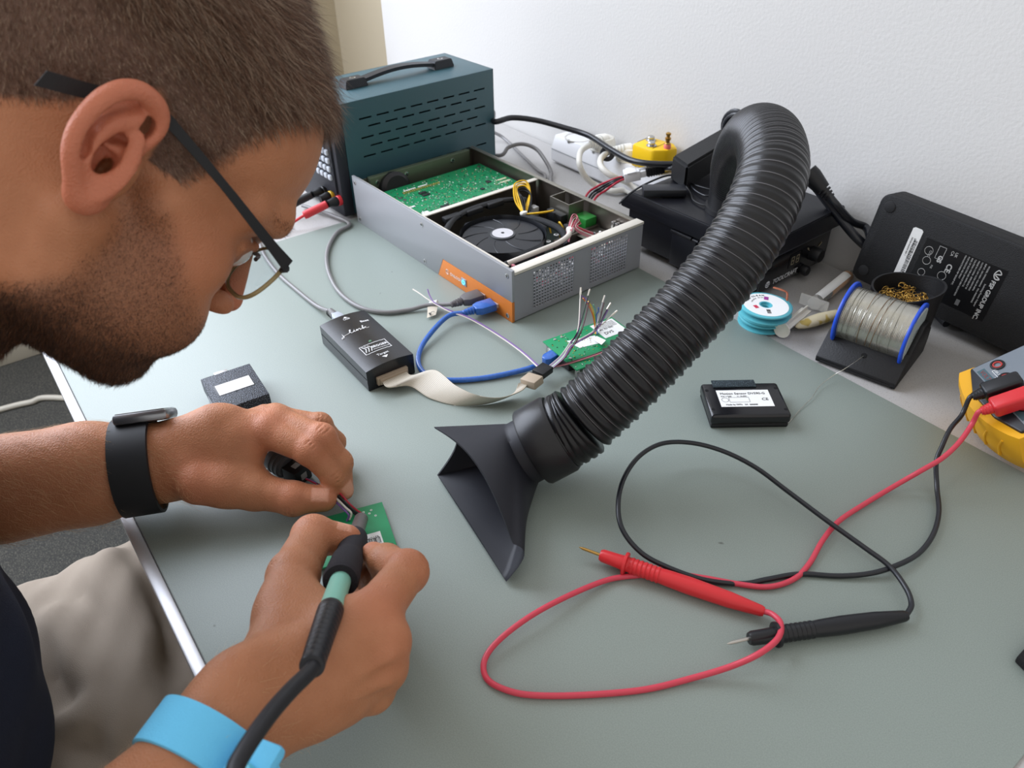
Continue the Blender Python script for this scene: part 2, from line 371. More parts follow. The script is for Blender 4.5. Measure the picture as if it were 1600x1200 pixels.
# --- head, in its own frame (x right, y forward, z up, origin between the ear canals)
def build_head():
    s = SDF((-0.100, -0.130, -0.175), (0.104, 0.140, 0.155), 0.00130)
    e = s.ell
    e((0, -0.012, 0.052), (0.0765, 0.100, 0.090)); e((0, 0.038, 0.052), (0.0655, 0.060, 0.062), k=0.02)
    e((0, 0.040, -0.010), (0.0640, 0.052, 0.062), k=0.02)
    e((0, 0.036, -0.052), (0.0590, 0.052, 0.044), k=0.02)
    e((0, 0.046, -0.074), (0.0440, 0.042, 0.026), k=0.02); e((0, 0.076, -0.084), (0.022, 0.016, 0.015), k=0.016)
    for x in (-1, 1):
        s.cone((x*0.060, 0.004, -0.030), (x*0.054, 0.012, -0.062), 0.016, 0.016, 0.014)
        s.cone((x*0.054, 0.012, -0.062), (x*0.022, 0.070, -0.083), 0.016, 0.013, 0.016)
        s.ell((x*0.049, 0.058, -0.014), (0.017, 0.024, 0.016), k=0.016)
        s.cone((x*0.062, 0.030, 0.004), (x*0.046, 0.066, -0.004), 0.010, 0.010, 0.012)
        s.cone((x*0.052, 0.068, 0.026), (x*0.034, 0.086, 0.033), 0.010, 0.010, 0.012); s.cone((x*0.034, 0.086, 0.033), (x*0.010, 0.092, 0.028), 0.010, 0.010, 0.012)
        s.ell((x*0.034, 0.094, 0.008), (0.015, 0.014, 0.012), k=0.010, sub=True)
        s.ell((x*0.033, 0.0755, 0.007), (0.0145, 0.0125, 0.0118), k=0.004)
        s.cone((x*0.020, 0.085, 0.013), (x*0.034, 0.089, 0.0135), 0.0022, 0.0026, 0.003); s.cone((x*0.034, 0.089, 0.0135), (x*0.046, 0.080, 0.009), 0.0026, 0.0022, 0.003)
        s.cone((x*0.021, 0.084, 0.002), (x*0.034, 0.086, -0.0005), 0.0020, 0.0020, 0.003); s.cone((x*0.034, 0.086, -0.0005), (x*0.046, 0.079, 0.004), 0.0020, 0.0018, 0.003)
        s.ell((x*0.045, 0.052, -0.048), (0.021, 0.034, 0.028), k=0.018); s.ell((x*0.036, 0.074, -0.046), (0.018, 0.019, 0.020), k=0.014)
    s.cone((0, 0.091, 0.022), (0, 0.106, -0.012), 0.0070, 0.0078, 0.008); s.ell((0, 0.1100, -0.0215), (0.0085, 0.0085, 0.0082), k=0.006)
    for x in (-1, 1): s.ell((x*0.0125, 0.1020, -0.0255), (0.0065, 0.0095, 0.0070), k=0.005); s.ell((x*0.0058, 0.1050, -0.0350), (0.0034, 0.0055, 0.0045), k=0.002, sub=True)
    s.ell((0, 0.088, -0.052), (0.030, 0.015, 0.018), k=0.014)
    s.cone((-0.020, 0.094, -0.0505), (0, 0.102, -0.0490), 0.0030, 0.0046, 0.004); s.cone((0, 0.102, -0.0490), (0.020, 0.094, -0.0505), 0.0046, 0.0030, 0.004)
    s.cone((-0.017, 0.093, -0.0580), (0, 0.101, -0.0590), 0.0030, 0.0052, 0.004); s.cone((0, 0.101, -0.0590), (0.017, 0.093, -0.0580), 0.0052, 0.0030, 0.004)
    s.cone((-0.020, 0.100, -0.0540), (0.020, 0.100, -0.0540), 0.0010, 0.0010, 0.003, sub=True)
    # neck
    s.cone((0, -0.012, -0.030), (0, -0.052, -0.150), 0.057, 0.058, 0.02); s.cone((0, -0.052, -0.150), (0, -0.075, -0.230), 0.058, 0.066, 0.02)
    s.cone((0.040, -0.030, -0.030), (0.018, 0.000, -0.150), 0.013, 0.012, 0.02); s.ell((0, 0.012, -0.120), (0.014, 0.018, 0.020), k=0.015)
    # ears
    for x in (-1, 1):
        def E(y, z, o=0.0): return (x*(0.0775+max(0.0, 0.004-y)*0.48+o), y, z)
        Rm = np.array(Matrix.Rotation(x*-0.45, 3, 'Z') @ Matrix.Rotation(0.36, 3, 'X'))
        s.ell(E(-0.0095, 0.009, -0.001), (0.0042, 0.0155, 0.0265), R=Rm, k=0.004)
        s.ell(E(-0.003, 0.000, -0.006), (0.009, 0.014, 0.020), k=0.007)
        out = [(0.0005, 0.0120), (0.0020, 0.0200), (0.0025, 0.0285), (-0.0010, 0.0345), (-0.0070, 0.0370), (-0.0140, 0.0362), (-0.0195, 0.0318), (-0.0228, 0.0245), (-0.0238, 0.0160), (-0.0228, 0.0065), (-0.0195, -0.0020), (-0.0140, -0.0090), (-0.0085, -0.0150), (-0.0030, -0.0185)]
        oc_ = [(q.x, q.y) for q in cr([(a, b, 0) for a, b in out], 4)]; nn_ = len(oc_)
        s.chain([E(y, z, 0.0034) for y, z in oc_], [float(np.interp(i/nn_, [0, 0.2, 0.35, 0.6, 0.85, 1], [0.0026, 0.0036, 0.0041, 0.0040, 0.0036, 0.0034])) for i in range(nn_)], 0.0022)
        s.cone(E(-0.0075, 0.0095, -0.0010), E(0.0005, 0.0125, 0.0030), 0.0022, 0.0028, 0.004)
        s.ell(E(-0.0025, -0.0150, 0.0015), (0.0056, 0.0090, 0.0090), k=0.006)
        anti = [(-0.0030, 0.0290), (-0.0085, 0.0250), (-0.0135, 0.0180), (-0.0158, 0.0100), (-0.0152, 0.0020), (-0.0110, -0.0055), (-0.0060, -0.0085)]
        ac_ = [(q.x, q.y) for q in cr([(a, b, 0) for a, b in anti], 4)]
        s.chain([E(y, z, 0.0014) for y, z in ac_], [0.0022+0.0008*math.sin(PI*i/len(ac_)) for i in range(len(ac_))], 0.004)
        s.ell(E(-0.0055, -0.0080, 0.0020), (0.0036, 0.0040, 0.0030), k=0.004)
        s.ell(E(-0.0075, 0.0050, 0.0012), (0.0060, 0.0068, 0.0095), k=0.0045, sub=True)
        s.ell(E(-0.0080, 0.0150, 0.0006), (0.0042, 0.0055, 0.0022), k=0.0035, sub=True)
        s.ell(E(-0.0030, -0.0010, -0.0030), (0.0080, 0.0028, 0.0058), k=0.003, sub=True)
        s.cone(E(-0.0095, 0.0085, -0.0012), E(0.0000, 0.0115, 0.0020), 0.0016, 0.0026, 0.004)
        s.ell(E(-0.0030, 0.0255, 0.0020), (0.0040, 0.0042, 0.0062), k=0.003, sub=True)
        sc_ = [(q.x, q.y) for q in cr([(-0.0120, 0.0305, 0), (-0.0175, 0.0255, 0), (-0.0200, 0.0165, 0), (-0.0195, 0.0070, 0), (-0.0160, -0.0010, 0)], 4)]
        s.chain([E(y, z, 0.0040) for y, z in sc_], [0.0019]*len(sc_), 0.003, sub=True)
        s.ell((x*0.0815, 0.0030, 0.0020), (0.0034, 0.0034, 0.0055), k=0.004)
    V, F = s.mesh(1)
    x, y, z = np.abs(V[:, 0]), V[:, 1], V[:, 2]
    fb = np.interp(z, [-0.03, 0.012, 0.016, 0.034, 0.080, 0.097, 0.16], [-0.045, -0.03, 0.030, 0.036, 0.048, 0.062, 0.072])
    fb = fb+np.where(z > 0.07, (0.06-np.minimum(x, 0.06))*0.35, 0)
    zl = np.interp(y, [-0.12, -0.05, -0.030, -0.020, -0.006, 0.006, 0.012, 0.05], [-0.035, -0.006, 0.012, 0.032, 0.043, 0.037, 0.006, 0.006])
    ear = (x > 0.0775) & (y < 0.007) & (y > -0.032) & (z < 0.043) & (z > -0.026)
    hair = ssh(fb-y, -0.004, 0.006)*ssh(z-zl, -0.003, 0.004)*(~ear)
    bu = np.interp(y, [0.0, 0.012, 0.020, 0.040, 0.060, 0.075, 0.085, 0.11], [0.008, 0.012, 0.006, -0.004, -0.020, -0.030, -0.036, -0.036])
    bb = np.interp(z, [-0.14, -0.11, -0.075, -0.050, -0.025, 0.0, 0.02], [-0.012, -0.016, -0.004, 0.016, 0.019, 0.013, 0.010])
    beard = ssh(bu-z, -0.008, 0.012)*ssh(y-bb, -0.007, 0.010)*(1-ssh(-z, 0.118, 0.130))*(~ear)
    lips = (np.abs(z+0.054) < 0.010) & (x < 0.018) & (y > 0.098)
    beard = np.where(lips, 0, beard)*(0.65+0.35*ssh(-z, 0.03, 0.09))
    red = 0.55*ear+0.25*np.exp(-((x-0.05)**2+(y-0.055)**2+(z+0.01)**2)/0.0005)+0.5*np.exp(-(x**2+(y-0.115)**2+(z+0.02)**2)/0.0003)+0.3*lips
    return V, F, hair, beard, np.clip(red, 0, 1)
hV, hF, hHair, hBeard, hRed = build_head()

# --- arms and hands, in the place's own coordinates
def v3(p): return np.array(p, float)
def finger(s, pts, rs, k=0.0035):
    s.chain(pts, rs, k)
    for i in (1, 2):
        if i < len(pts)-1: s.ell(pts[i], (rs[i]*1.06,)*3, k=0.003)
    for i in (1, 2):
        if i >= len(pts)-1: continue
        a, p, b = pts[i-1], pts[i], pts[i+1]; t = (b-a)/np.linalg.norm(b-a); dn = p-(a+b)/2; dn = dn-t*(dn@t); dn /= max(np.linalg.norm(dn), 1e-6); w = np.cross(t, dn)
        for o in (-0.0030, 0.0, 0.0030):
            c = p+dn*(rs[i]*1.06-0.0001-abs(o)*0.18)+t*o; s.cone(c-w*rs[i]*0.45, c+w*rs[i]*0.45, 0.0003, 0.0003, 0.0014, sub=True)
def tendons(s, wr, mcps, rr_):
    n = np.cross(mcps[0]-wr, mcps[-1]-wr); n /= np.linalg.norm(n); n = n if n @ (CAM-wr) > 0 else -n
    for m_ in mcps[:3]:
        a = wr+(m_-wr)*0.45+n*(rr_+0.0010); b = wr+(m_-wr)*0.93+n*(rr_-0.0010); s.cone(a, b, 0.0012, 0.0022, 0.005)
HANDS = {}
def left_hand():
    s = SDF((-0.66, -0.12, -0.001), (-0.405, 0.20, 0.105), 0.0010)
    wr = v3(P(262, 722, 0.043)); fa = v3(P(140, 740, 0.044)); f0 = v3(P(0, 765, 0.047))
    im = v3(P(418, 674, 0.058)); mm = v3(P(434, 660, 0.056)); rm = v3(P(430, 655, 0.048)); pm = v3(P(420, 655, 0.036))
    ip = [im, v3(P(484, 704, 0.051)), v3(P(520, 744, 0.030)), v3(P(537, 768, 0.0135))]
    mp = [mm, v3(P(503, 684, 0.056)), v3(P(533, 722, 0.036)), v3(P(539, 766, 0.012))]
    rp = [rm, v3(P(500, 664, 0.046)), v3(P(524, 690, 0.024)), v3(P(526, 712, 0.009))]
    pp = [pm, v3(P(478, 665, 0.030)), v3(P(496, 684, 0.016)), v3(P(500, 700, 0.008))]
    cm = v3(P(312, 752, 0.036)); tp = [cm, v3(P(398, 766, 0.026)), v3(P(458, 779, 0.021)), v3(P(506, 779, 0.0185))]
    side = CR[1]*1.0+CR[2]*0.25
    s.bar(f0, fa, side, 0.0410, 0.0380, 0.80, 0.01); s.bar(fa, wr, side, 0.0380, 0.0285, 0.76, 0.01)
    s.bar(wr, (wr*0.5+(im+mm)*0.25), side, 0.0280, 0.0330, 0.62, 0.012)
    palm = (im+mm+rm+pm)/4
    for a, r in ((im, 0.0125), (mm, 0.0125), (rm, 0.012), (pm, 0.011)):
        s.cone(wr+(a-wr)*0.25, a, 0.0150, r, 0.010); s.ell(a, (r*1.0,)*3, k=0.005)
    tendons(s, wr, [im, mm, rm, pm], 0.0135)
    finger(s, ip, [0.0128, 0.0108, 0.0085, 0.0066]); finger(s, mp, [0.0126, 0.0104, 0.0084, 0.0066]); finger(s, rp, [0.0112, 0.0092, 0.0078, 0.0062]); finger(s, pp, [0.0102, 0.0082, 0.0070, 0.0056])
    s.cone(wr, cm, 0.018, 0.0165, 0.010); finger(s, tp, [0.0175, 0.0142, 0.0125, 0.0100])
    s.cone(cm+(tp[1]-cm)*0.5, wr+(im-wr)*0.70, 0.0135, 0.0120, 0.012); s.cone(tp[1], wr+(im-wr)*0.72, 0.0085, 0.0105, 0.012)
    return s, [('red', ip[1], .012), ('red', mp[1], .012), ('red', im, .016), ('red', tp[2], .014), ('red', tp[3], .012), ('red', ip[3], .012), ('red', cm, .02)], tp, ip
def right_hand():
    s = SDF((-0.375, -0.17, -0.001), (-0.175, 0.165, 0.135), 0.0010)
    wr = v3(P(385, 1105, 0.088)); f1 = v3(P(322, 1200, 0.085)); f2 = v3((-0.222, -0.10, 0.070)); f3 = v3((-0.205, -0.19, 0.045))
    im = v3(P(586, 958, 0.086)); mm = v3(P(602, 1003, 0.078)); rm = v3(P(598, 1044, 0.063)); pm = v3(P(580, 1078, 0.047))
    ip = [im, v3(P(636, 893, 0.076)), v3(P(603, 878, 0.060)), v3(P(583, 866, 0.052))]
    mp = [mm, v3(P(606, 948, 0.056)), v3(P(580, 905, 0.036)), v3(P(560, 888, 0.030))]
    rp = [rm, v3(P(604, 1000, 0.038)), v3(P(568, 945, 0.020)), v3(P(545, 925, 0.018))]
    pp = [pm, v3(P(588, 1050, 0.026)), v3(P(552, 1000, 0.013)), v3(P(530, 985, 0.012))]
    cm = v3(P(440, 1010, 0.084)); tp = [cm, v3(P(458, 900, 0.075)), v3(P(489, 838, 0.061)), v3(P(541, 843, 0.050))]
    side = pm-im
    s.bar(f3, f2, side, 0.043, 0.038, 0.85, 0.01); s.bar(f2, f1, side, 0.038, 0.031, 0.80, 0.01); s.bar(f1, wr, side, 0.031, 0.0285, 0.74, 0.01)
    s.bar(wr, wr*0.6+(mm+rm)*0.2, side, 0.0290, 0.0310, 0.66, 0.012)
    for a, r in ((im, 0.0130), (mm, 0.0130), (rm, 0.0125), (pm, 0.0120)):
        s.cone(wr+(a-wr)*0.22, a, 0.0165, r, 0.010); s.ell(a, (r*1.04,)*3, k=0.005)
    tendons(s, wr, [im, mm, rm, pm], 0.0145)
    finger(s, ip, [0.0138, 0.0122, 0.0106, 0.0082]); finger(s, mp, [0.0122, 0.0100, 0.0086, 0.0068]); finger(s, rp, [0.0118, 0.0096, 0.0082, 0.0065]); finger(s, pp, [0.0112, 0.0086, 0.0074, 0.0060])
    s.cone(wr, cm, 0.020, 0.0180, 0.010); finger(s, tp, [0.0185, 0.0148, 0.0132, 0.0102])
    s.cone(cm+(tp[1]-cm)*0.45, wr+(im-wr)*0.72, 0.0145, 0.0130, 0.014); s.cone(tp[1]*0.7+cm*0.3, wr+(im-wr)*0.80, 0.0095, 0.0115, 0.012)
    s.cone(wr+(pm-wr)*0.2, pm*0.7+wr*0.3, 0.0200, 0.0150, 0.010)
    return s, [('red', im, .017), ('red', ip[1], .013), ('red', tp[2], .013), ('red', tp[3], .012), ('red', mm, .013), ('red', ip[3], .01)], tp, ip
parts = []
W_ = (HW @ hV.T).T+HO; parts.append((W_, hF, hHair, hBeard, hRed))
for fn in (left_hand, right_hand):
    s, reds, tp_, ip_ = fn(); V, F = s.mesh(1); red = np.zeros(len(V))
    for _, c, r in reds: red = np.maximum(red, 0.45*np.exp(-((V-c)**2).sum(1)/(r*r)))
    parts.append((V, F, np.zeros(len(V)), np.zeros(len(V)), red)); HANDS[fn.__name__] = (V, F, tp_, ip_)
# torso, shoulders and upper arms under the shirt (coarse)
s = SDF((-0.72, -0.50, -0.30), (-0.14, 0.02, 0.36), 0.005)
nb = hw((0, -0.075, -0.20)); nb[1] = min(nb[1], -0.06)
s.cone(hw((0, -0.05, -0.14)), (-0.47, -0.16, 0.19), 0.058, 0.075, 0.02)
s.bar((-0.47, -0.17, 0.17), (-0.47, -0.27, -0.16), (1, 0, 0), 0.150, 0.145, 0.66, 0.03)
for x, a in ((-1, (-0.645, -0.19, 0.03)), (1, (-0.205, -0.21, 0.03))):
    sh = (-0.47+x*0.165, -0.17, 0.19); s.cone(sh, a, 0.055, 0.042, 0.03); s.cone((-0.47, -0.15, 0.21), sh, 0.06, 0.055, 0.03)
    s.cone(a, (-0.60, -0.085, 0.046) if x < 0 else (-0.215, -0.12, 0.066), 0.042, 0.037, 0.01)
V, F = s.mesh(1); parts.append((V, F, *(np.zeros(len(V)),)*3)); TORSO = (V, F)
vs, fs, at, k = [], [], [[], [], []], 0
for V, F, a, b_, c in parts:
    vs.append(V); fs.append(F+k); k += len(V); at[0].append(a); at[1].append(b_); at[2].append(c)
BV = np.concatenate(vs); BF = np.concatenate(fs)
# fingernails: patches of the finger surface facing away from the pad
nail = np.zeros(len(BV)); NN = vnormals(BV, BF)
def nailpatch(tip, prev, out, r=0.0062):
    tip = v3(tip); ax = tip-v3(prev); ax /= np.linalg.norm(ax); out = v3(out)/np.linalg.norm(out); c = tip+out*0.008-ax*0.001
    q = BV-c; along = q @ ax; w = np.cross(ax, out); ac = q @ w; up = (NN @ out) > 0.45
    d = np.maximum(np.abs(along)/0.0068, np.abs(ac)/0.0058)
    nail[:] = np.maximum(nail, 0.85*(1-ssh(d, 0.75, 1.05))*up*(np.abs(q @ out) < 0.006))
for nm, oz in (('left_hand', (0.35, -0.25, 0.9)), ('right_hand', (-0.35, -0.2, 0.9))):
    nailpatch(HANDS[nm][2][3], HANDS[nm][2][2], oz)
ii = HANDS['left_hand'][3]; nailpatch(ii[3], ii[2], (0.75, 0.5, 0.45))
person = npmesh('person', BV, BF, [SKIN], attrs={'hair': np.concatenate(at[0]), 'beard': np.concatenate(at[1]), 'red': np.concatenate(at[2]), 'nail': nail})
_tag(person, 'bearded person in navy shirt and beige trousers leaning over the bench, soldering a green board', 'person')
# eyes
ew = mat('eye_white', (225, 218, 212), 0.15, coat=0.5); ei = mat('eye_iris', (70, 60, 50), 0.2, coat=0.5)
for x in (-1, 1):
    b = MB(); c = hw((x*0.033, 0.0790, 0.0065)); fw = HW @ np.array([0, 1, -0.15])
    prof = [(0.0120*math.sin(PI*i/16), -0.0120*math.cos(PI*i/16)) for i in range(17)]
    b.lathe(prof[:14], ew, 24, c, fw, cap=False); b.lathe(prof[13:], ei, 24, c, fw, cap=False); b.build('eye', person, 180)

# --- hair strands (short cut hair, eyebrows, beard) as fine tapering blades
def strands(name, n, weight, length, direction, width, mats, seed, lift=0.35, curl=0.15, keep=None):
    rng = np.random.default_rng(seed); V = hV; F = hF; c = V[F].mean(1); ar = np.linalg.norm(np.cross(V[F[:, 2]]-V[F[:, 0]], V[F[:, 3]]-V[F[:, 1]]), axis=1)
    w = weight[F].mean(1); w = np.where(w < 0.15, 0, w)*ar
    if keep is not None: w = w*keep(c)
    w /= w.sum(); pick = rng.choice(len(F), n, p=w); uv = rng.random((n, 2, 1)); q = V[F[pick]]
    p = (q[:, 0]*(1-uv[:, 0])+q[:, 1]*uv[:, 0])*(1-uv[:, 1])+(q[:, 3]*(1-uv[:, 0])+q[:, 2]*uv[:, 0])*uv[:, 1]
    N = vnormals(V, F)[F[pick]].mean(1); N /= np.linalg.norm(N, axis=1)[:, None]
    d = direction(p); d = d-N*(d*N).sum(1)[:, None]; d /= np.maximum(np.linalg.norm(d, axis=1), 1e-6)[:, None]
    r = rng.normal(size=(n, 3)); L = (length(p)*(0.7+0.6*rng.random(n)))[:, None]
    d0 = d+N*lift*(0.6+0.8*rng.random((n, 1)))+r*0.22; d0 /= np.linalg.norm(d0, axis=1)[:, None]
    d1 = d+N*(lift*0.35)+r*0.22+rng.normal(size=(n, 3))*curl; d1 /= np.linalg.norm(d1, axis=1)[:, None]
    p0 = p-N*0.0006; p1 = p0+d0*L*0.5; p2 = p1+d1*L*0.5
    s1 = np.cross(d0, N); s1 /= np.maximum(np.linalg.norm(s1, axis=1), 1e-6)[:, None]; s2 = np.cross(d0, s1)
    wd = (width*(0.7+0.6*rng.random(n)))[:, None]
    VV = np.stack([p0+s1*wd, p0-s1*wd*0.5+s2*wd*0.87, p0-s1*wd*0.5-s2*wd*0.87, p1+s1*wd*0.8, p1-s1*wd*0.4+s2*wd*0.7, p1-s1*wd*0.4-s2*wd*0.7, p2], 1)
    T = np.array([[0, 1, 4], [0, 4, 3], [1, 2, 5], [1, 5, 4], [2, 0, 3], [2, 3, 5], [3, 4, 6], [4, 5, 6], [5, 3, 6]])
    FF = (np.arange(n)[:, None, None]*7+T[None]).reshape(-1, 3); VV = (HW @ VV.reshape(-1, 3).T).T+HO
    mid = np.repeat(rng.integers(0, len(mats), n), 9)
    return npmesh(name, VV, FF, mats, person, midx=mid)
hm = [mat('hair_dark_brown', (112, 80, 62), 0.40), mat('hair_brown', (138, 104, 82), 0.40), mat('hair_ash', (176, 152, 130), 0.40), mat('hair_brown_deep', (92, 66, 52), 0.45)]
bmz = [mat('beard_brown', (84, 58, 43), 0.5), mat('beard_dark', (60, 43, 34), 0.5), mat('beard_reddish', (124, 82, 56), 0.5)]
def comb(p):
    y, z = p[:, 1], p[:, 2]; side = np.abs(p[:, 0]) > 0.055; d = np.zeros_like(p)
    d[:, 1] = 1.0; d[:, 2] = np.where(side, -0.45, 0.10); d[:, 2] = np.where(y < -0.03, -0.8, d[:, 2]); d[:, 0] = 0.10*np.sign(p[:, 0]); return d
def hlen(p):
    z = p[:, 2]; return 0.0045+0.014*ssh(z, 0.045, 0.095)+0.006*ssh(z, 0.10, 0.14)+0.004*ssh(p[:, 1], 0.04, 0.07)
vis = lambda c: np.where(c[:, 0] > 0.0, 1.0, 0.22)
strands('hair', 62000, hHair, hlen, comb, 0.00011, hm, 3, lift=0.35, keep=vis)
strands('beard', 34000, hBeard, lambda p: 0.0022+0.0045*ssh(-p[:, 2], 0.05, 0.10), lambda p: np.stack([0*p[:, 0], 0.35+0*p[:, 0], -1+0*p[:, 0]], 1), 0.00009, bmz, 5, lift=0.8, keep=vis)
brow = np.exp(-((hV[:, 2]-0.033+0.12*(np.abs(hV[:, 0])-0.03)**2*10)/0.004)**2)*ssh(hV[:, 1], 0.066, 0.074)*(np.abs(hV[:, 0]) > 0.012)*(np.abs(hV[:, 0]) < 0.054)
strands('eyebrow', 900, brow, lambda p: 0.0055+0*p[:, 0], lambda p: np.stack([np.sign(p[:, 0]), -0.2+0*p[:, 0], 0.2+0*p[:, 0]], 1), 0.00008, [bmz[0], bmz[2]], 9, lift=0.12)
lm = mat('beard_dark')
for x in (-1, 1):
    lash = MB()
    for i in range(18):
        t = i/25; a = np.array([x*(0.021+0.026*t), 0.0905-0.014*t*t, 0.0125-0.003*t]); lash.tube([hw(a), hw(a+np.array([x*0.001, 0.004, -0.001])), hw(a+np.array([x*0.003, 0.0075, 0.001]))], [0.00010, 0.00008, 0.00003], lm, 4)
    lash.build('eyelashes', person)

def arm_hair(nm, n, seed, box_, dirv, col_):
    V, F = HANDS[nm][0], HANDS[nm][1]; rng = np.random.default_rng(seed); c = V[F].mean(1); N = vnormals(V, F)[F].mean(1)
    w = ((N @ CR[2] > -0.1) & box_(c)).astype(float); w /= w.sum(); pick = rng.choice(len(F), n, p=w); p = c[pick]+rng.normal(size=(n, 3))*0.0004; N = N[pick]
    d = np.array(dirv)/np.linalg.norm(dirv)+rng.normal(size=(n, 3))*0.35; d -= N*(d*N).sum(1)[:, None]*0.7; L = (0.006+0.007*rng.random(n))[:, None]
    p1 = p+(d+N*0.35)*L*0.5; p2 = p1+(d+rng.normal(size=(n, 3))*0.25)*L*0.5; s1 = np.cross(d, N); s1 /= np.linalg.norm(s1, axis=1)[:, None]; wd = 0.00006
    VV = np.stack([p+s1*wd, p-s1*wd, p+N*wd*1.5, p1+s1*wd*.8, p1-s1*wd*.8, p1+N*wd, p2], 1).reshape(-1, 3)
    T = np.array([[0, 1, 4], [0, 4, 3], [1, 2, 5], [1, 5, 4], [2, 0, 3], [2, 3, 5], [3, 4, 6], [4, 5, 6], [5, 3, 6]]); FF = (np.arange(n)[:, None, None]*7+T[None]).reshape(-1, 3)
    npmesh('arm_hair', VV, FF, [col_], person)
ah = mat('blond_arm_hair', (206, 168, 124), 0.4)
arm_hair('left_hand', 1500, 4, lambda c: c[:, 1] < 0.052, (0.5, 0.6, -0.5), ah)
arm_hair('right_hand', 500, 6, lambda c: c[:, 1] < 0.045, (-0.4, 0.5, -0.6), ah)
# ------------------------------------------------------------------ clothes
navy = mat('navy_cotton', (30, 36, 54), 0.9, bump=0.5, bscale=1400, var=0.15, vscale=40)
khaki = mat('beige_cotton_twill', (158, 145, 130), 0.92, bump=0.5, bscale=1600, var=0.06, vscale=18)
s = SDF((-0.76, -0.52, -0.30), (-0.12, 0.03, 0.36), 0.005)
s.bar((-0.470, -0.150, 0.15), (-0.470, -0.215, -0.02), (1, 0, 0), 0.150, 0.160, 0.66, 0.03)
s.bar((-0.470, -0.215, -0.02), (-0.470, -0.275, -0.17), (1, 0, 0), 0.165, 0.160, 0.84, 0.04)
for x, a in ((-1, (-0.665, -0.200, 0.05)), (1, (-0.195, -0.220, 0.05))):
    sh = (-0.47+x*0.165, -0.17, 0.19); s.cone(sh, a, 0.064, 0.056, 0.03); s.cone((-0.47, -0.16, 0.21), sh, 0.07, 0.064, 0.03)
s.cone(hw((0, -0.055, -0.16)), hw((0, -0.03, -0.06)), 0.061, 0.061, 0.008, sub=True)
V, F = s.mesh(2)
V[:, 1] += 0.003*np.sin(V[:, 0]*70+V[:, 2]*22)+0.002*np.sin(V[:, 2]*90+V[:, 0]*30)
sh = npmesh('shirt', V, F, [navy], person)
s = SDF((-0.76, -0.50, -0.76), (-0.20, 0.52, -0.02), 0.006)
for x in (-1, 1):
    hip = (-0.475+x*0.085, -0.30, -0.205); kn = (-0.430, 0.17, -0.188) if x > 0 else (-0.592, 0.14, -0.185)
    s.cone(hip, kn, 0.105, 0.086, 0.03); s.ell(kn, (0.088, 0.082, 0.080), k=0.03)
    s.cone(kn, (kn[0], kn[1]+0.07, -0.60), 0.072, 0.058, 0.03)
s.ell((-0.475, -0.30, -0.20), (0.185, 0.125, 0.115), k=0.03); s.cone((-0.51, -0.20, -0.195), (-0.505, 0.12, -0.205), 0.088, 0.072, 0.04); s.ell((-0.53, -0.11, -0.195), (0.14, 0.12, 0.088), k=0.04)
zf = -0.101; fold = [[P(x, y, zf) for x, y in q] for q in ([(168, 868), (190, 905), (212, 960), (240, 1110)], [(105, 962), (150, 1005), (200, 1075), (240, 1150)], [(85, 965), (120, 1010), (160, 1090), (215, 1180)], [(110, 1130), (160, 1122), (215, 1150)], [(150, 900), (180, 960), (215, 1060)])]
for f in fold: q_ = [tuple(q) for q in cr(f, 5)]; s.chain(q_, [0.0070]*len(q_), 0.016)
V, F = s.mesh(2)
n = vnormals(V, F); V = V+n*(0.0022*np.sin(V[:, 1]*105-V[:, 0]*28+1.2*np.sin(V[:, 0]*20))+0.0008*np.sin(V[:, 0]*110+V[:, 1]*190+V[:, 2]*60)*ssh(V[:, 2], -0.30, -0.15))[:, None]
npmesh('trousers', V, F, [khaki], person)
lea = mat('dark_shoe_leather', (40, 36, 34), 0.5)
for x, y in ((-0.605, 0.21), (-0.36, 0.24)):
    s = SDF((x-0.06, y-0.10, -0.742), (x+0.06, y+0.22, -0.60), 0.005)
    s.cone((x, y-0.03, -0.700), (x, y+0.14, -0.712), 0.040, 0.030, 0.02); s.cone((x, y, -0.69), (x, y-0.005, -0.63), 0.042, 0.045, 0.02); s.ell((x, y+0.05, -0.78), (0.1, 0.25, 0.043), k=0.004, sub=True)
    V, F = s.mesh(1); npmesh('shoe', V, F, [lea], person)
# chair under the person
ch = thing('office_chair', 'black office chair the beige-trousered person is sitting on', 'chair', (-0.475, -0.32, -0.74)); bl = mat('chair_fabric', (26, 26, 28), 0.9, bump=0.3, bscale=900)
b = MB().box((-0.25, -0.22, 0.34), (0.25, 0.20, 0.43), bl, 0.03, 3); b.build('seat', ch)
b = MB().box((-0.21, -0.30, 0.52), (0.21, -0.24, 0.98), bl, 0.025, 3); b.build('backrest', ch)
b = MB().tube(cr([(0, -0.1, 0.36), (0, -0.27, 0.38), (0, -0.31, 0.5), (0, -0.29, 0.7)]), 0.018, BLK()); b.build('back_support', ch)
b = MB().lathe([(0.028, 0.07), (0.028, 0.2), (0.02, 0.2), (0.02, 0.35)], BLK(), 16); b.build('column', ch)
for i in range(5):
    a = i*2*PI/5+0.3; dx, dy = math.cos(a), math.sin(a)
    b = MB().tube([(0, 0, 0.10), (dx*0.27, dy*0.27, 0.065)], [0.022, 0.014], BLK()); l = b.build('base_arm', ch)
    b = MB().lathe([(0.020, -0.022), (0.026, -0.018), (0.026, 0.018), (0.020, 0.022)], BLK(), 16, (dx*0.27, dy*0.27, 0.027), (-dy, dx, 0)); b.build('caster', l)
for x in (-1, 1):
    b = MB().tube(cr([(x*0.24, 0.0, 0.38), (x*0.30, 0.0, 0.40), (x*0.31, 0.0, 0.52), (x*0.31, 0.0, 0.585)]), 0.014, BLK()); b.box((x*0.31-0.035, -0.12, 0.585), (x*0.31+0.035, 0.14, 0.61), BLK(), 0.01); b.build('armrest', ch)

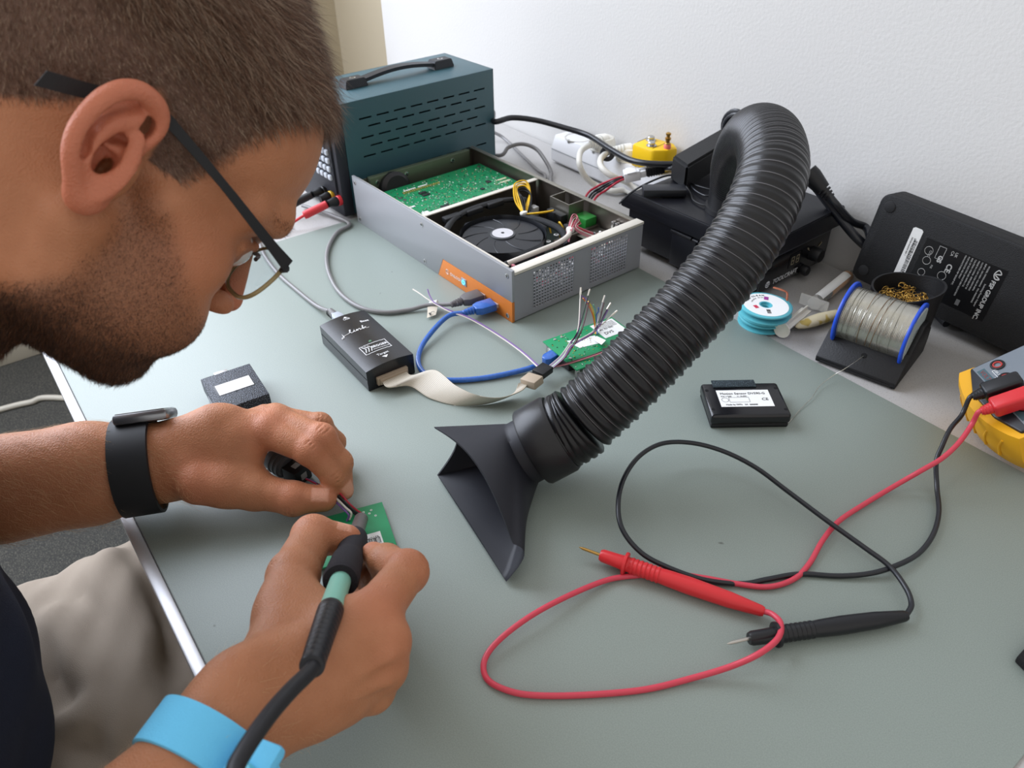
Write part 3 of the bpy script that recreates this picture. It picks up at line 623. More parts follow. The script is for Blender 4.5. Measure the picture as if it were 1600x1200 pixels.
# ------------------------------------------------------------------ glasses
gm = mat('black_glasses_frame', (20, 21, 24), 0.55, bump=0.1, bscale=900); tan = mat('olive_lens_rim', (178, 158, 112), 0.2, trans=0.35)
gl = thing('glasses', 'thin black-framed glasses worn by the bearded person', 'glasses', tuple(hw((0, 0.098, 0.014))))
inv = Matrix.Translation(-Vector(hw((0, 0.098, 0.014))))
lensm = mat('lens_glass', (250, 252, 255), 0.02, trans=1.0, ior=1.25, spec=0.9)
for x in (-1, 1):
    b = MB(); b.T = inv
    pts = cr([(x*0.0690, 0.0975, 0.0170), (x*0.0725, 0.075, 0.0215), (x*0.0765, 0.045, 0.0280), (x*0.0785, 0.018, 0.0330), (x*0.0795, 0.000, 0.0355), (x*0.0800, -0.012, 0.0335), (x*0.0805, -0.026, 0.0235), (x*0.0840, -0.0440, 0.0140)], 6)
    hgt = np.interp(np.linspace(0, 1, len(pts)), [0, 0.08, 0.3, 0.5, 0.62, 1], [0.0038, 0.0030, 0.0022, 0.0026, 0.0034, 0.0042])
    vs, fs = [], []; W_off = [(0.0011, 1), (0.0011, -1), (-0.0011, -1), (-0.0011, 1)]
    for i, p in enumerate(pts):
        for ox, oz in W_off: vs.append(hw((p[0]+x*ox, p[1], p[2]+oz*hgt[i])))
    for i in range(len(pts)-1):
        for k in range(4): fs.append((i*4+k, i*4+(k+1) % 4, i*4+4+(k+1) % 4, i*4+4+k))
    fs += [(3, 2, 1, 0), tuple(range(len(vs)-4, len(vs)))]; b.add(vs, fs, gm); b.build('temple', gl, 60)
    def lp(u, v): # lens plane, tilted with the frame
        return hw((x*(0.0375+u), 0.1010-0.11*abs(u)*0.5-0.20*(v-0.0)*-1*1.0*0.9-0.002, 0.0025+v))
    ol = [(0.026*math.copysign(abs(math.cos(t))**0.75, math.cos(t)), 0.0175*math.copysign(abs(math.sin(t))**0.8, math.sin(t))) for t in [2*PI*i/40 for i in range(40)]]
    b = MB(); b.T = inv; b.tube([lp(u, v) for u, v in ol], 0.0013, tan, 8, closed=True); rim = b.build('rim', gl, 180)
    b = MB(); b.T = inv; nrm = HW @ np.array([0, 0.98, -0.18]); A = [lp(u, v)+nrm*0.0006 for u, v in ol]; Bk = [lp(u, v)-nrm*0.0006 for u, v in ol]
    b.add(A+Bk, [tuple(range(40)), tuple(range(79, 39, -1))]+[(i, i+40, (i+1) % 40+40, (i+1) % 40) for i in range(40)], lensm); b.build('lens', gl, 30)
    b = MB(); b.T = inv; b.tube([hw((x*0.0690, 0.0975, 0.0150)), lp(0.024, 0.010)], [0.0024, 0.0014], gm, 8); b.build('hinge', gl)
b = MB(); b.T = inv; b.tube(cr([hw((-0.012, 0.1035, 0.008)), hw((0, 0.1075, 0.011)), hw((0.012, 0.1035, 0.008))]), 0.0013, gm, 8); b.build('bridge', gl)

# ------------------------------------------------------------------ wristwatch (left wrist) and antistatic strap (right wrist)
def band(mb, c, axis, wide, rw, rv, halfw, th, m, n=48, a0=0, a1=2*PI, skew=0.0):
    axis = Vector(axis).normalized(); wide = Vector(wide); wide = (wide-axis*wide.dot(axis)).normalized(); vv = axis.cross(wide); c = Vector(c); vs = []; fs = []
    full = abs(a1-a0-2*PI) < 1e-6; N = n if full else n+1
    prof = [(-halfw, 0), (-halfw*0.96, th), (halfw*0.96, th), (halfw, 0)]
    for i in range(N):
        a = a0+(a1-a0)*i/n
        for h, t in prof: vs.append(c+wide*math.cos(a)*(rw+t)+vv*math.sin(a)*(rv+t)+axis*(h+skew*math.cos(a)))
    for i in range(n):
        j = (i+1) % N
        for k in range(4): fs.append((i*4+k, i*4+(k+1) % 4, j*4+(k+1) % 4, j*4+k))
    mb.add(vs, fs, m); return c, axis, wide, vv
LV, LF = HANDS['left_hand'][0], HANDS['left_hand'][1]
def section(V, c, ax, wide):
    c = np.array(c); ax = np.array(ax, float); ax /= np.linalg.norm(ax); q = V-c; t = q @ ax; m_ = np.abs(t) < 0.011; q = q[m_]; wide = np.array(wide)-ax*(np.array(wide) @ ax); wide /= np.linalg.norm(wide); v = np.cross(ax, wide)
    a, b_ = q @ wide, q @ v; cc = c+wide*(a.max()+a.min())/2+v*(b_.max()+b_.min())/2; return cc, (a.max()-a.min())/2, (b_.max()-b_.min())/2
wa = v3(P(262, 722, 0.043))-v3(P(140, 740, 0.044)); wc0 = v3(P(217, 729, 0.0435))
cc, rw, rv = section(LV, wc0, wa, CR[1])
wt = thing('wristwatch', 'black sports watch with a wide rubber strap on the left wrist', 'watch', tuple(cc)); inv = Matrix.Translation(-Vector(cc))
b = MB(); b.T = inv; rub = mat('watch_rubber', (22, 23, 26), 0.55)
c_, ax_, wd_, vv_ = band(b, cc, wa, CR[1], rw+0.0006, rv+0.0006, 0.0142, 0.0024, rub); b.build('strap', wt, 50)
top = c_+wd_*(rw-0.001)+ax_*0.010
b = MB(); b.T = inv @ basis(top, ax_, ax_.cross(wd_)*-1); M_ = b.T
b = MB(); b.T = inv @ basis(top, ax_, wd_.cross(ax_)); zs = 1 if (ax_.cross(wd_.cross(ax_))).dot(wd_) > 0 else -1
cm_ = mat('watch_case_steel', (150, 152, 156), 0.3, 0.9)
b.box((-0.0195, -0.019, -0.001*zs if zs > 0 else -0.0075), (0.0195, 0.019, 0.0075 if zs > 0 else 0.001), cm_, 0.003); b.build('case', wt)
b = MB(); b.T = inv @ basis(top, ax_, wd_.cross(ax_)); zt = 0.0078*zs; b.box((-0.0175, -0.0170, min(0.004*zs, zt)), (0.0175, 0.0170, max(0.004*zs, zt)), mat('watch_face_glass', (10, 10, 12), 0.08, coat=0.6), 0.001); b.build('display', wt)
RV_ = HANDS['right_hand'][0]
wa2 = v3(P(385, 1105, 0.088))-v3(P(322, 1200, 0.085)); wc2 = v3(P(330, 1186, 0.0865))
cc, rw, rv = section(RV_, wc2, wa2, v3(P(580, 1078, 0.047))-v3(P(586, 958, 0.086)))
es = thing('antistatic_wrist_strap', 'light blue elastic antistatic strap around the wrist holding the soldering iron', 'wrist strap', tuple(cc)); inv = Matrix.Translation(-Vector(cc))
blue = mat('light_blue_elastic', (112, 204, 246), 0.9, bump=0.6, bscale=1500)
b = MB(); b.T = inv; side2 = v3(P(580, 1078, 0.047))-v3(P(586, 958, 0.086)); c_, ax_, wd_, vv_ = band(b, cc, wa2, side2, rw+0.0005, rv+0.0005, 0.0112, 0.0020, blue, 56); b.build('band', es, 60)
k0 = v3(P(388, 1190, 0.116)); b = MB(); b.T = inv; k1 = Vector(k0)
b.T = inv @ basis(k1, ax_, vv_); b.box((-0.011, -0.012, -0.006), (0.011, 0.010, 0.001), blue, 0.003); b.build('clasp_loop', es)
b = MB(); b.T = inv @ basis(k1+Vector((0.006, -0.006, 0.0)), ax_, vv_); b.lathe([(0.0075, -0.004), (0.0075, 0.002), (0.006, 0.004), (0.001, 0.0045)], mat('turquoise_snap_cover', (96, 190, 214), 0.35), 24); b.build('snap_cover', es)
# ------------------------------------------------------------------ helper materials
silver = mat('silver_anodised', (158, 160, 164), 0.42, 0.25, bump=0.05, bscale=1500)
zinc = mat('zinc_plated_steel', (150, 146, 136), 0.32, 0.85, var=0.25, vscale=25)
zincd = mat('galvanised_inner_steel', (120, 112, 104), 0.38, 0.8, var=0.3, vscale=18)
creamr = mat('cream_edge_paint', (214, 208, 196), 0.45)
pcbg = mat('green_solder_mask', (26, 138, 88), 0.38, var=0.12, vscale=60)
gold = mat('gold_contact', (206, 170, 90), 0.3, 0.9)
tin = mat('tinned_solder', (190, 190, 188), 0.25, 0.9)
wlab = mat('white_label_paper', (232, 232, 230), 0.6)
ink = mat('black_print', (22, 22, 24), 0.6)
wink = mat('white_print', (225, 225, 225), 0.55)
chipm = mat('chip_epoxy', (38, 40, 42), 0.5)
def rnd(a, b): return a+(b-a)*random.random()
def screw(name, parent, o, ax, r=0.0028, up=0.0006, x=None):
    b = MB(); b.lathe([(r, -0.0004), (r, up*0.6), (r*0.75, up)], tin, 16, o, ax); M_ = basis(Vector(o)+Vector(ax)*(up+0.00005), (1, 0, 0) if abs(ax[0]) < 0.9 else (0, 1, 0), (0, 0, 1) if abs(ax[2]) < 0.9 else (0, 1, 0))
    b.T = M_; b.box((-r*0.6, -r*0.12, -0.0001), (r*0.6, r*0.12, 0.0001), ink); b.box((-r*0.12, -r*0.6, -0.0001), (r*0.12, r*0.6, 0.0001), ink); return b.build(name, parent)

# ------------------------------------------------------------------ open silver mini server with orange strip
CH = thing('rack_computer', 'open silver rack computer with orange front strip, green board and black fan inside', 'computer', (-0.9016, 0.4095, 0), math.radians(1.75))
L, Dp, Hh = 0.331, 0.190, 0.0600
b = MB().box((0.003, 0.003, 0.002), (L-0.001, Dp, 0.004), zincd); b.build('bottom_plate', CH)
b = MB(); b.prism([(0, 0), (0.1905, 0), (0.2030, 0.0250), (L+0.0005, 0.0250), (L+0.0005, Hh+0.002), (0, Hh+0.004)], -0.0005, 0.0030, silver, 0.0004, axis='y'); fp = b.build('front_panel', CH)
b = MB(); b.prism([(0.1911, 0.0002), (0.2035, 0.0246), (L+0.0003, 0.0246), (L+0.0003, 0.0002)], -0.0007, 0.0028, mat('orange_panel_paint', (206, 120, 48), 0.45, var=0.04), 0.0003, axis='y'); st = b.build('orange_strip', CH)
for x, z in ((0.0070, 0.0565), (0.0070, 0.0065), (0.163, 0.0540), (0.163, 0.0065), (0.3235, 0.0540), (0.3235, 0.0060)): screw('screw', fp, (x, -0.0006 if z > .02 or x < .2 else -0.0008, z), (0, -1, 0))
fr = TR(0, -0.00075, 0, rx=PI/2)
b = MB(); b.T = TR(0.2165, -0.0008, 0.0100) @ TR(rx=PI/2); b.text('ONLOGIC', 0.0052, wink); b.T = TR(0.2110, -0.0008, 0.0120)
b.tube([(0.0030*math.cos(t), 0, 0.0030*math.sin(t)) for t in [2*PI*i/24 for i in range(24)]], 0.00025, wink, 4, closed=True); b.tube([(-0.0012, 0, 0.002), (-0.0012, 0, -0.0008), (0.0014, 0, -0.0024)], 0.0003, wink, 4); b.tube([(-0.0006, 0, 0.0022), (0.0012, 0, 0.0)], 0.00025, wink, 4); b.build('logo_lettering', st, label='white logo and lettering')
b = MB().box((0.2395, -0.0016, 0.0080), (0.2490, 0.0, 0.0172), mat('power_button_steel', (150, 160, 175), 0.3, 0.5), 0.0006); pbn = b.build('power_button', CH)
b = MB(); b.T = TR(0.24425, -0.0018, 0.0126); gp = mat('blue_power_light', (90, 205, 240), 0.4, emit=1.6); b.tube([(0.0024*math.sin(t), 0, 0.0024*math.cos(t)) for t in [0.5+(2*PI-1)*i/16 for i in range(17)]], 0.0006, gp, 5); b.tube([(0, 0, 0.0034), (0, 0, 0.0010)], 0.0006, gp, 5); b.build('power_symbol', pbn, label='glowing blue power symbol')
# right panel with two square-hole grids (real openings)
b = MB(); xs = L-0.0006; X0, X1 = xs, xs+0.0012
def gridpanel(b, y0, y1, z0, z1, grids, m):
    cuts = [y0]+sum([[g[0], g[1]] for g in grids], [])+[y1]; gz0, gz1 = grids[0][2], grids[0][3]
    b.box((X0, y0, z0), (X1, y1, gz0), m); b.box((X0, y0, gz1), (X1, y1, z1), m)
    for i in range(0, len(cuts), 2): b.box((X0, cuts[i], gz0), (X1, cuts[i+1], gz1), m)
    for g in grids:
        ny = 15; nz = 12; dy = (g[1]-g[0])/ny; dz = (gz1-gz0)/nz
        for i in range(ny+1): y = g[0]+i*dy; b.box((X0, y-0.00062, gz0), (X1, y+0.00062, gz1), m)
        for j in range(nz+1): z = gz0+j*dz; b.box((X0+0.0001, g[0], z-0.00062), (X1-0.0001, g[1], z+0.00062), m)
gridpanel(b, 0.0026, Dp+0.002, 0.0015, 0.0555, [(0.0280, 0.0860, 0.0070, 0.0520), (0.1110, 0.1680, 0.0070, 0.0520)], mat('grey_powder_panel', (150, 151, 156), 0.5, 0.1, bump=0.1, bscale=1500)); b.build('vent_side_panel', CH)
b = MB().box((L-0.0110, 0.0030, 0.0560), (L+0.0010, Dp+0.003, 0.0595), creamr, 0.0006); b.box((L-0.002, 0.008, 0.0545), (L+0.0004, Dp+0.001, 0.0562), ink); b.build('top_rail', CH)
b = MB().box((0.002, Dp-0.0012, 0.002), (L-0.004, Dp+0.0006, 0.0590), zincd); b.box((0.004, Dp-0.006, 0.0578), (L-0.004, Dp+0.0006, 0.0592), zinc, 0.0003); b.build('back_panel', CH)
b = MB().box((0.002, 0.003, 0.002), (0.0032, Dp, 0.056), zincd); b.box((0.002, 0.020, 0.030), (0.0100, Dp-0.010, 0.0575), mat('green_tinted_steel', (104, 116, 96), 0.4, 0.6), 0.0006); b.build('end_panel', CH)
for y in (0.030, 0.075, 0.150): screw('screw', CH, (0.0102, y, 0.050), (1, 0, 0), 0.0032)
b = MB().box((0.004, 0.0034, 0.0600), (L-0.012, 0.0062, 0.0616), creamr, 0.0004); b.build('front_rail', CH)
b = MB().lathe([(0.022, 0), (0.022, 0.010), (0.017, 0.014), (0.004, 0.014)], BLK(), 32, (0.0105, 0.052, 0.036), (1, 0.0, 0.25)); b.build('speaker_ring', CH)
# green board
pb = MB().box((0.026, 0.022, 0.0405), (0.143, 0.184, 0.0420), pcbg, 0.0003).build('circuit_board', CH)
bb = MB(); random.seed(3)
for _ in range(1000):
    x, y = rnd(0.030, 0.140), rnd(0.026, 0.181)
    if random.random() < 0.35 and x < 0.07: continue
    sx, sy = random.choice([(0.0012, 0.0007), (0.0007, 0.0012), (0.0020, 0.0010), (0.0009, 0.0009)]); bb.box((x, y, 0.0420), (x+sx, y+sy, 0.0420+rnd(0.0003, 0.0008)), random.choice([tin, tin, chipm, mat('ceramic_tan', (176, 158, 120), 0.5), wlab]))
bb.build('surface_components', pb, kind='stuff')
for x, y, sx, sy in ((0.060, 0.060, 0.005, 0.011), (0.068, 0.060, 0.005, 0.011), (0.118, 0.075, 0.008, 0.008), (0.122, 0.098, 0.007, 0.009), (0.085, 0.150, 0.006, 0.006), (0.100, 0.130, 0.005, 0.005), (0.113, 0.058, 0.006, 0.012)): MB().box((x, y, 0.042), (x+sx, y+sy, 0.0432), chipm, 0.0002).build('chip', pb)
bb = MB()
for i in range(18): bb.lathe([(0.0008, 0.042), (0.0008, 0.0432), (0.0003, 0.0437)], gold, 8, (0.050, 0.046+i*0.0032, 0)); bb.lathe([(0.0008, 0.042), (0.0008, 0.0432), (0.0003, 0.0437)], gold, 8, (0.0470, 0.046+i*0.0032, 0))
bb.build('pin_rows', pb)
bb = MB()
for x, y, sx, sy in ((0.040, 0.050, 0.003, 0.018), (0.040, 0.072, 0.003, 0.014), (0.112, 0.030, 0.006, 0.010), (0.088, 0.026, 0.004, 0.010), (0.124, 0.150, 0.010, 0.013)): bb.box((x, y, 0.0420), (x+sx, y+sy, 0.04216), wlab)
for i in range(2): bb.box((0.090+i*0.009, 0.163, 0.0420), (0.094+i*0.009, 0.180, 0.0424), mat('connector_cream', (200, 204, 170), 0.5))
for _ in range(60):
    x, y = rnd(0.045, 0.13), rnd(0.03, 0.175); bb.box((x, y, 0.0420), (x+rnd(0.001, 0.004), y+0.0003, 0.04208), wink)
bb.build('board_markings', pb)
for i, (x, y) in enumerate(((0.058, 0.034), (0.066, 0.036), (0.134, 0.050), (0.036, 0.176), (0.136, 0.176))): MB().lathe([(0.0026, 0.0420), (0.0026, 0.0424), (0.0012, 0.0426)], tin, 16, (x, y, 0)).build('mounting_ring', pb)
b = MB().box((0.146, 0.008, 0.010), (0.1475, Dp-0.004, 0.0565), zincd); b.box((0.1462, 0.008, 0.0560), (0.1530, Dp-0.004, 0.0575), creamr, 0.0004); b.box((0.140, 0.014, 0.0425), (0.1455, 0.150, 0.0470), mat('rubber_strip', (40, 42, 46), 0.7), 0.0006); b.build('divider', CH)
b = MB().box((0.150, 0.010, 0.004), (L-0.008, Dp-0.006, 0.006), mat('dark_board', (24, 40, 34), 0.5)); b.build('lower_board', CH)
# fan: octagonal frame ring with curved blades seen through and hub
FC = (0.236, 0.062); fanm = mat('fan_black', (30, 32, 37), 0.40)
b = MB(); bm = bmesh.new(); Rr = 0.0490; n = 48; lo, li, ho, hi = [], [], [], []
for i in range(n):
    a = 2*PI*i/n; c_, s_ = math.cos(a), math.sin(a); q = min(0.0535/max(abs(c_), 1e-6), 0.0535/max(abs(s_), 1e-6), 0.0690/(abs(c_)+abs(s_))*1.0)
    for lst, r, z in ((lo, q, 0.030), (ho, q, 0.0480), (hi, Rr+0.001, 0.0505), (li, Rr, 0.030)): lst.append(bm.verts.new((FC[0]+c_*r, FC[1]+s_*r, z)))
for i in range(n):
    j = (i+1) % n
    bm.faces.new((lo[i], lo[j], ho[j], ho[i])); bm.faces.new((ho[i], ho[j], hi[j], hi[i])); bm.faces.new((hi[i], hi[j], li[j], li[i])); bm.faces.new((li[i], li[j], lo[j], lo[i]))
b.addbm(bm, fanm); fan = b.build('fan', CH, 40)
b = MB().lathe([(0.046, 0.0385), (0.0475, 0.0440), (0.0465, 0.0462), (0.030, 0.0478), (0.0155, 0.0488)], fanm, 64, (FC[0], FC[1], 0)); b.build('fan_rotor', fan, 50)
for i in range(9):
    b = MB(); a0 = i*2*PI/9; pts = [(FC[0]+r*math.cos(a0+r*14), FC[1]+r*math.sin(a0+r*14), 0.0487-0.0017*(r-0.016)/0.03) for r in np.linspace(0.018, 0.0455, 8)]; b.tube(pts, 0.0005, fanm, 4); b.build('fan_blade', fan)
b = MB().lathe([(0.0145, 0.0480), (0.0145, 0.0500), (0.0135, 0.0505)], mat('fan_hub_ring', (70, 72, 76), 0.4), 40, (FC[0], FC[1], 0)); b.build('hub_cap', fan)
b = MB().lathe([(0.0122, 0.0505), (0.0122, 0.0507), (0.0001, 0.0508)], mat('fan_sticker_foil', (206, 204, 208), 0.35, 0.3, var=0.12, vscale=120), 40, (FC[0], FC[1], 0)); b.lathe([(0.0018, 0.0508), (0.0018, 0.0511)], ink, 16, (FC[0], FC[1], 0)); b.build('hub_sticker', fan)
for p in ((0.279, 0.094), (0.272, 0.112)): screw('screw', CH, (p[0], p[1], 0.046), (0, 0, 1), 0.003)
# sleeved cable along the divider, cable loops, brackets
def cable(name, pts, r, m, parent=None, n=8, k=8, flat=None, **kw): return MB().tube(cr(pts, k), r, m, n, flat=flat).build(name, parent, 60, **kw)
slv = mat('black_heatshrink', (26, 27, 30), 0.55)
cable('sleeved_cable', [(0.180, 0.020, 0.045), (0.166, 0.045, 0.050), (0.160, 0.080, 0.051), (0.163, 0.120, 0.050), (0.170, 0.150, 0.045)], 0.0042, slv, CH, 8, flat=0.7)
b = MB()
for i in range(3):
    y = 0.030+i*0.032; b.box((0.158, y, 0.046), (0.168, y+0.024, 0.0530), slv, 0.0015)
b.build('cable_clips', CH)
yel = mat('yellow_wire', (232, 186, 40), 0.4); bkw = mat('black_wire', (22, 22, 25), 0.4); redw = mat('red_wire', (168, 30, 52), 0.4); whw = mat('white_wire', (214, 206, 196), 0.45); pnk = mat('pink_wire', (196, 120, 130), 0.45)
for i, (m_, o) in enumerate(((yel, 0), (yel, 0.002), (bkw, 0.004), (bkw, 0.006), (yel, -0.002))):
    cable('loop_wire', [(0.205+o*0.4, 0.118, 0.047), (0.186+o, 0.124+o, 0.056), (0.168+o, 0.136, 0.0655-o), (0.170+o, 0.150-o, 0.066-o), (0.184+o, 0.146-o*0.6, 0.058), (0.203+o*0.5, 0.122+o, 0.048)], 0.0010, m_, CH, 6)
b = MB().box((0.202, 0.114, 0.0455), (0.208, 0.123, 0.0500), mat('white_cable_tie', (228, 226, 220), 0.4), 0.0015); b.build('cable_tie', CH)
for i in range(3): cable('branch_wire', [(0.208, 0.121, 0.047), (0.220, 0.133+i*0.002, 0.0495-i*0.001), (0.226, 0.146+i*0.002, 0.050)], 0.0010, (yel, yel, bkw)[i], CH, 6)
cable('braided_sleeve', [(0.208, 0.112, 0.044), (0.230, 0.122, 0.046), (0.262, 0.127, 0.044), (0.285, 0.118, 0.036)], 0.0042, mat('braided_black_sleeve', (28, 30, 34), 0.6, bump=1.0, bscale=1800), CH, 10)
for p in ([(0.235, 0.150, 0.03), (0.246, 0.140, 0.044), (0.256, 0.142, 0.034)], [(0.222, 0.140, 0.03), (0.232, 0.134, 0.042), (0.240, 0.132, 0.03)], [(0.250, 0.138, 0.02), (0.256, 0.134, 0.040), (0.266, 0.134, 0.03)]): cable('short_wire', p, 0.0010, yel, CH, 6)
b = MB().prism([(0.205, 0.184), (0.205, 0.160), (0.240, 0.160), (0.240, 0.184), (0.2388, 0.184), (0.2388, 0.1612), (0.2062, 0.1612), (0.2062, 0.184)], 0.036, 0.058, zinc); b.box((0.206, 0.161, 0.036), (0.239, 0.184, 0.038), zincd); b.build('bracket', CH)
b = MB()
for i in range(14): x, y = rnd(0.209, 0.234), rnd(0.164, 0.18); b.box((x, y, 0.038), (x+0.0016, y+0.0016, rnd(0.041, 0.047)), random.choice([tin, gold, chipm]))
b.build('bracket_components', CH)
b = MB().box((0.212, 0.148, 0.034), (0.240, 0.158, 0.047), BLK(), 0.001); b.build('black_connector', CH)
b = MB().box((0.196, 0.134, 0.038), (0.206, 0.142, 0.050), mat('grey_connector', (150, 150, 148), 0.5), 0.001); b.build('grey_connector', CH)
b = MB().box((0.2410, 0.168, 0.030), (0.262, 0.186, 0.044), mat('green_terminal_block', (40, 128, 52), 0.4), 0.001); b.build('terminal_block', CH)
b = MB().box((0.262, 0.116, 0.006), (0.266, 0.186, 0.034), zincd, 0.0005); b.box((0.262, 0.150, 0.030), (0.318, 0.186, 0.0315), zinc, 0.0005); b.build('inner_bracket', CH)
cable('white_cable', [(0.297, 0.020, 0.050), (0.2985, 0.055, 0.0515), (0.297, 0.090, 0.0510), (0.286, 0.118, 0.0480), (0.270, 0.134, 0.0450)], [0.0030]*33, whw, CH, 10)
cable('heatshrink_end', [(0.293, 0.008, 0.046), (0.297, 0.021, 0.0502)], 0.0033, slv, CH, 10)
cable('heatshrink_bend', [(0.2705, 0.1335, 0.0452), (0.260, 0.140, 0.043), (0.250, 0.146, 0.038)], 0.0034, slv, CH, 10)
MB().box((0.271, 0.127, 0.0440), (0.279, 0.135, 0.0510), mat('white_cable_tie'), 0.002).build('cable_tie', CH)
for i in range(5):
    m_ = (pnk, pnk, whw, redw, pnk)[i]; o = i*0.0016
    cable('pink_loop_wire', [(0.280+o, 0.119, 0.040), (0.272+o, 0.131, 0.0505), (0.262+o, 0.146, 0.057-o), (0.266+o, 0.150, 0.055-o), (0.277, 0.135+o, 0.049), (0.292, 0.145+o*2, 0.040), (0.306, 0.165+o, 0.036)], 0.0006, m_, CH, 6)
MB().box((0.284, 0.148, 0.0345), (0.312, 0.172, 0.0355), mat('cream_ribbon', (214, 204, 186), 0.5)).build('ribbon_cable', CH)
for i in range(3): MB().box((0.290+i*0.006, 0.182, 0.040), (0.294+i*0.006, 0.188, 0.048), tin, 0.0008).build('standoff', CH)
random.seed(8); b = MB()
for _ in range(150):
    y, z = rnd(0.022, 0.172), rnd(0.012, 0.048); x = rnd(0.300, 0.318); b.box((x, y, z), (x+rnd(0.002, 0.006), y+rnd(0.001, 0.005), z+rnd(0.001, 0.003)), random.choice([tin, tin, wlab, wlab, redw, pnk, mat('cream_edge_paint')]))
b.build('connector_hardware', CH, kind='stuff')

# ------------------------------------------------------------------ bench power supply
PS = thing('bench_power_supply', 'dark teal vented bench power supply with black carry handle on top', 'power supply', (-0.918, 0.414, 0), math.radians(2.5))
teal = mat('teal_powder_coat', (46, 84, 94), 0.42, spec=1.0, bump=0.25, bscale=1600); PW, PL, PH = 0.1165, 0.242, 0.1490
b = MB(); slots = []
rows = [(0.1255, 0.0), (0.1145, 0.012), (0.1010, 0.0), (0.0890, 0.012), (0.0765, 0.0), (0.0480, 0.0), (0.0370, 0.012)]
ysp = 0.0262; t_ = 0.0012
zc = PH
def rowbox(z0, z1, y0, y1): b.box((-t_, y0, z0), (0, y1, z1), teal)
cuts = sorted(rows, key=lambda r: -r[0]); z_top = PH
for zr, off in cuts:
    rowbox(zr+0.0011, z_top, 0.0, PL); y = 0.0
    for i in range(8):
        ya = 0.024+off+i*ysp; yb = ya+0.0185
        if yb > PL-0.012: break
        rowbox(zr-0.0011, zr+0.0011, y, ya); y = yb
    rowbox(zr-0.0011, zr+0.0011, y, PL); z_top = zr-0.0011
rowbox(0.004, z_top, 0.0, PL)
b.box((-PW, 0, PH-t_), (0, PL, PH), teal, 0.0006); b.box((-PW, 0, 0.004), (-PW+t_, PL, PH), teal); b.box((-PW, PL-t_, 0.004), (0, PL, PH), teal); b.box((-PW, 0, 0.004), (0, PL, 0.006), teal); b.build('vented_cover', PS)
b = MB().box((-PW+0.004, 0.01, 0.006), (-0.012, PL-0.02, 0.13), mat('dark_inner_metal', (34, 36, 40), 0.4, 0.5)); b.box((-0.0115, 0.03, 0.080), (-0.010, 0.045, 0.084), tin); b.box((-0.0115, 0.20, 0.070), (-0.010, 0.215, 0.080), tin); b.box((-0.0115, 0.05, 0.085), (-0.010, 0.09, 0.091), tin); b.build('inner_chassis', PS)
bz = mat('charcoal_bezel', (36, 38, 46), 0.5); b = MB(); b.box((-PW-0.001, -0.016, 0.003), (0.001, 0.0, PH), bz, 0.003); b.prism([(-PW+0.004, 0.034), (-0.008, 0.034), (-0.008, 0.118), (-PW+0.004, 0.118)], -0.019, -0.015, bz, 0.001, axis='y'); bez = b.build('front_bezel', PS)
km = mat('grey_rubber_key', (186, 192, 200), 0.5)
for i in range(4):
    for j in range(4):
        x = -0.0120-j*0.0105; z = 0.0890-i*0.0112; b = MB().box((x-0.0078, -0.0225, z-0.0034), (x, -0.0185, z+0.0038), km, 0.0015); b.build('keypad_key', bez)
b = MB().box((-PW+0.010, -0.0205, 0.090), (-0.056, -0.0188, 0.112), mat('display_glass', (14, 16, 20), 0.1)); b.build('display', bez)
for i, (nm, cc_) in enumerate((('red', (206, 44, 52)), ('yellow', (214, 176, 52)), ('black', (28, 28, 30)))):
    x = -0.0050-i*0.021; cm_ = mat('binding_post_'+nm, cc_, 0.4)
    b = MB().lathe([(0.0068, 0), (0.0068, 0.0040), (0.0055, 0.0050)], cm_, 24, (x, -0.016, 0.0265), (0, -1, 0)); bp_ = b.build('binding_post', bez, label=nm+' ringed binding post')
    b = MB().lathe([(0.0055, 0.004), (0.0064, 0.006), (0.0064, 0.010), (0.0050, 0.0155), (0.0046, 0.019)], BLK(), 16, (x, -0.016, 0.0265), (0, -1, 0)); b.build('terminal_knob', bp_)
hn = mat('handle_black', (36, 38, 43), 0.45)
for y0, y1 in ((0.036, 0.070), (0.176, 0.210)):
    b = MB(); bm = bmesh.new(); bmesh.ops.create_cube(bm, size=1.0)
    for v in bm.verts: f_ = 0.82 if v.co.z > 0 else 1.0; v.co = Vector((-0.0575+v.co.x*0.022*f_, (y0+y1)/2+v.co.y*(y1-y0)*f_, PH+0.0055+v.co.z*0.011))
    bmesh.ops.bevel(bm, geom=list(bm.edges), offset=0.001, segments=2, affect='EDGES'); b.addbm(bm, hn); han = b.build('handle_mount', PS); screw('handle_screw', han, (-0.0575, (y0+y1)/2, PH+0.011), (0, 0, 1), 0.0042)
b = MB(); pts = [(-0.0575, 0.066+0.114*t, PH+0.006+0.006*math.sin(PI*t)) for t in np.linspace(0, 1, 16)]; b.quadstrip([(x-0.007, y, z) for x, y, z in pts], [(x+0.007, y, z) for x, y, z in pts], hn, 0.0045); b.build('handle_grip', PS)
for x in (-0.02, -PW+0.02):
    for y in (0.02, PL-0.03): MB().lathe([(0.008, 0), (0.008, 0.005)], BLK(), 16, (x, y, 0)).build('foot', PS)

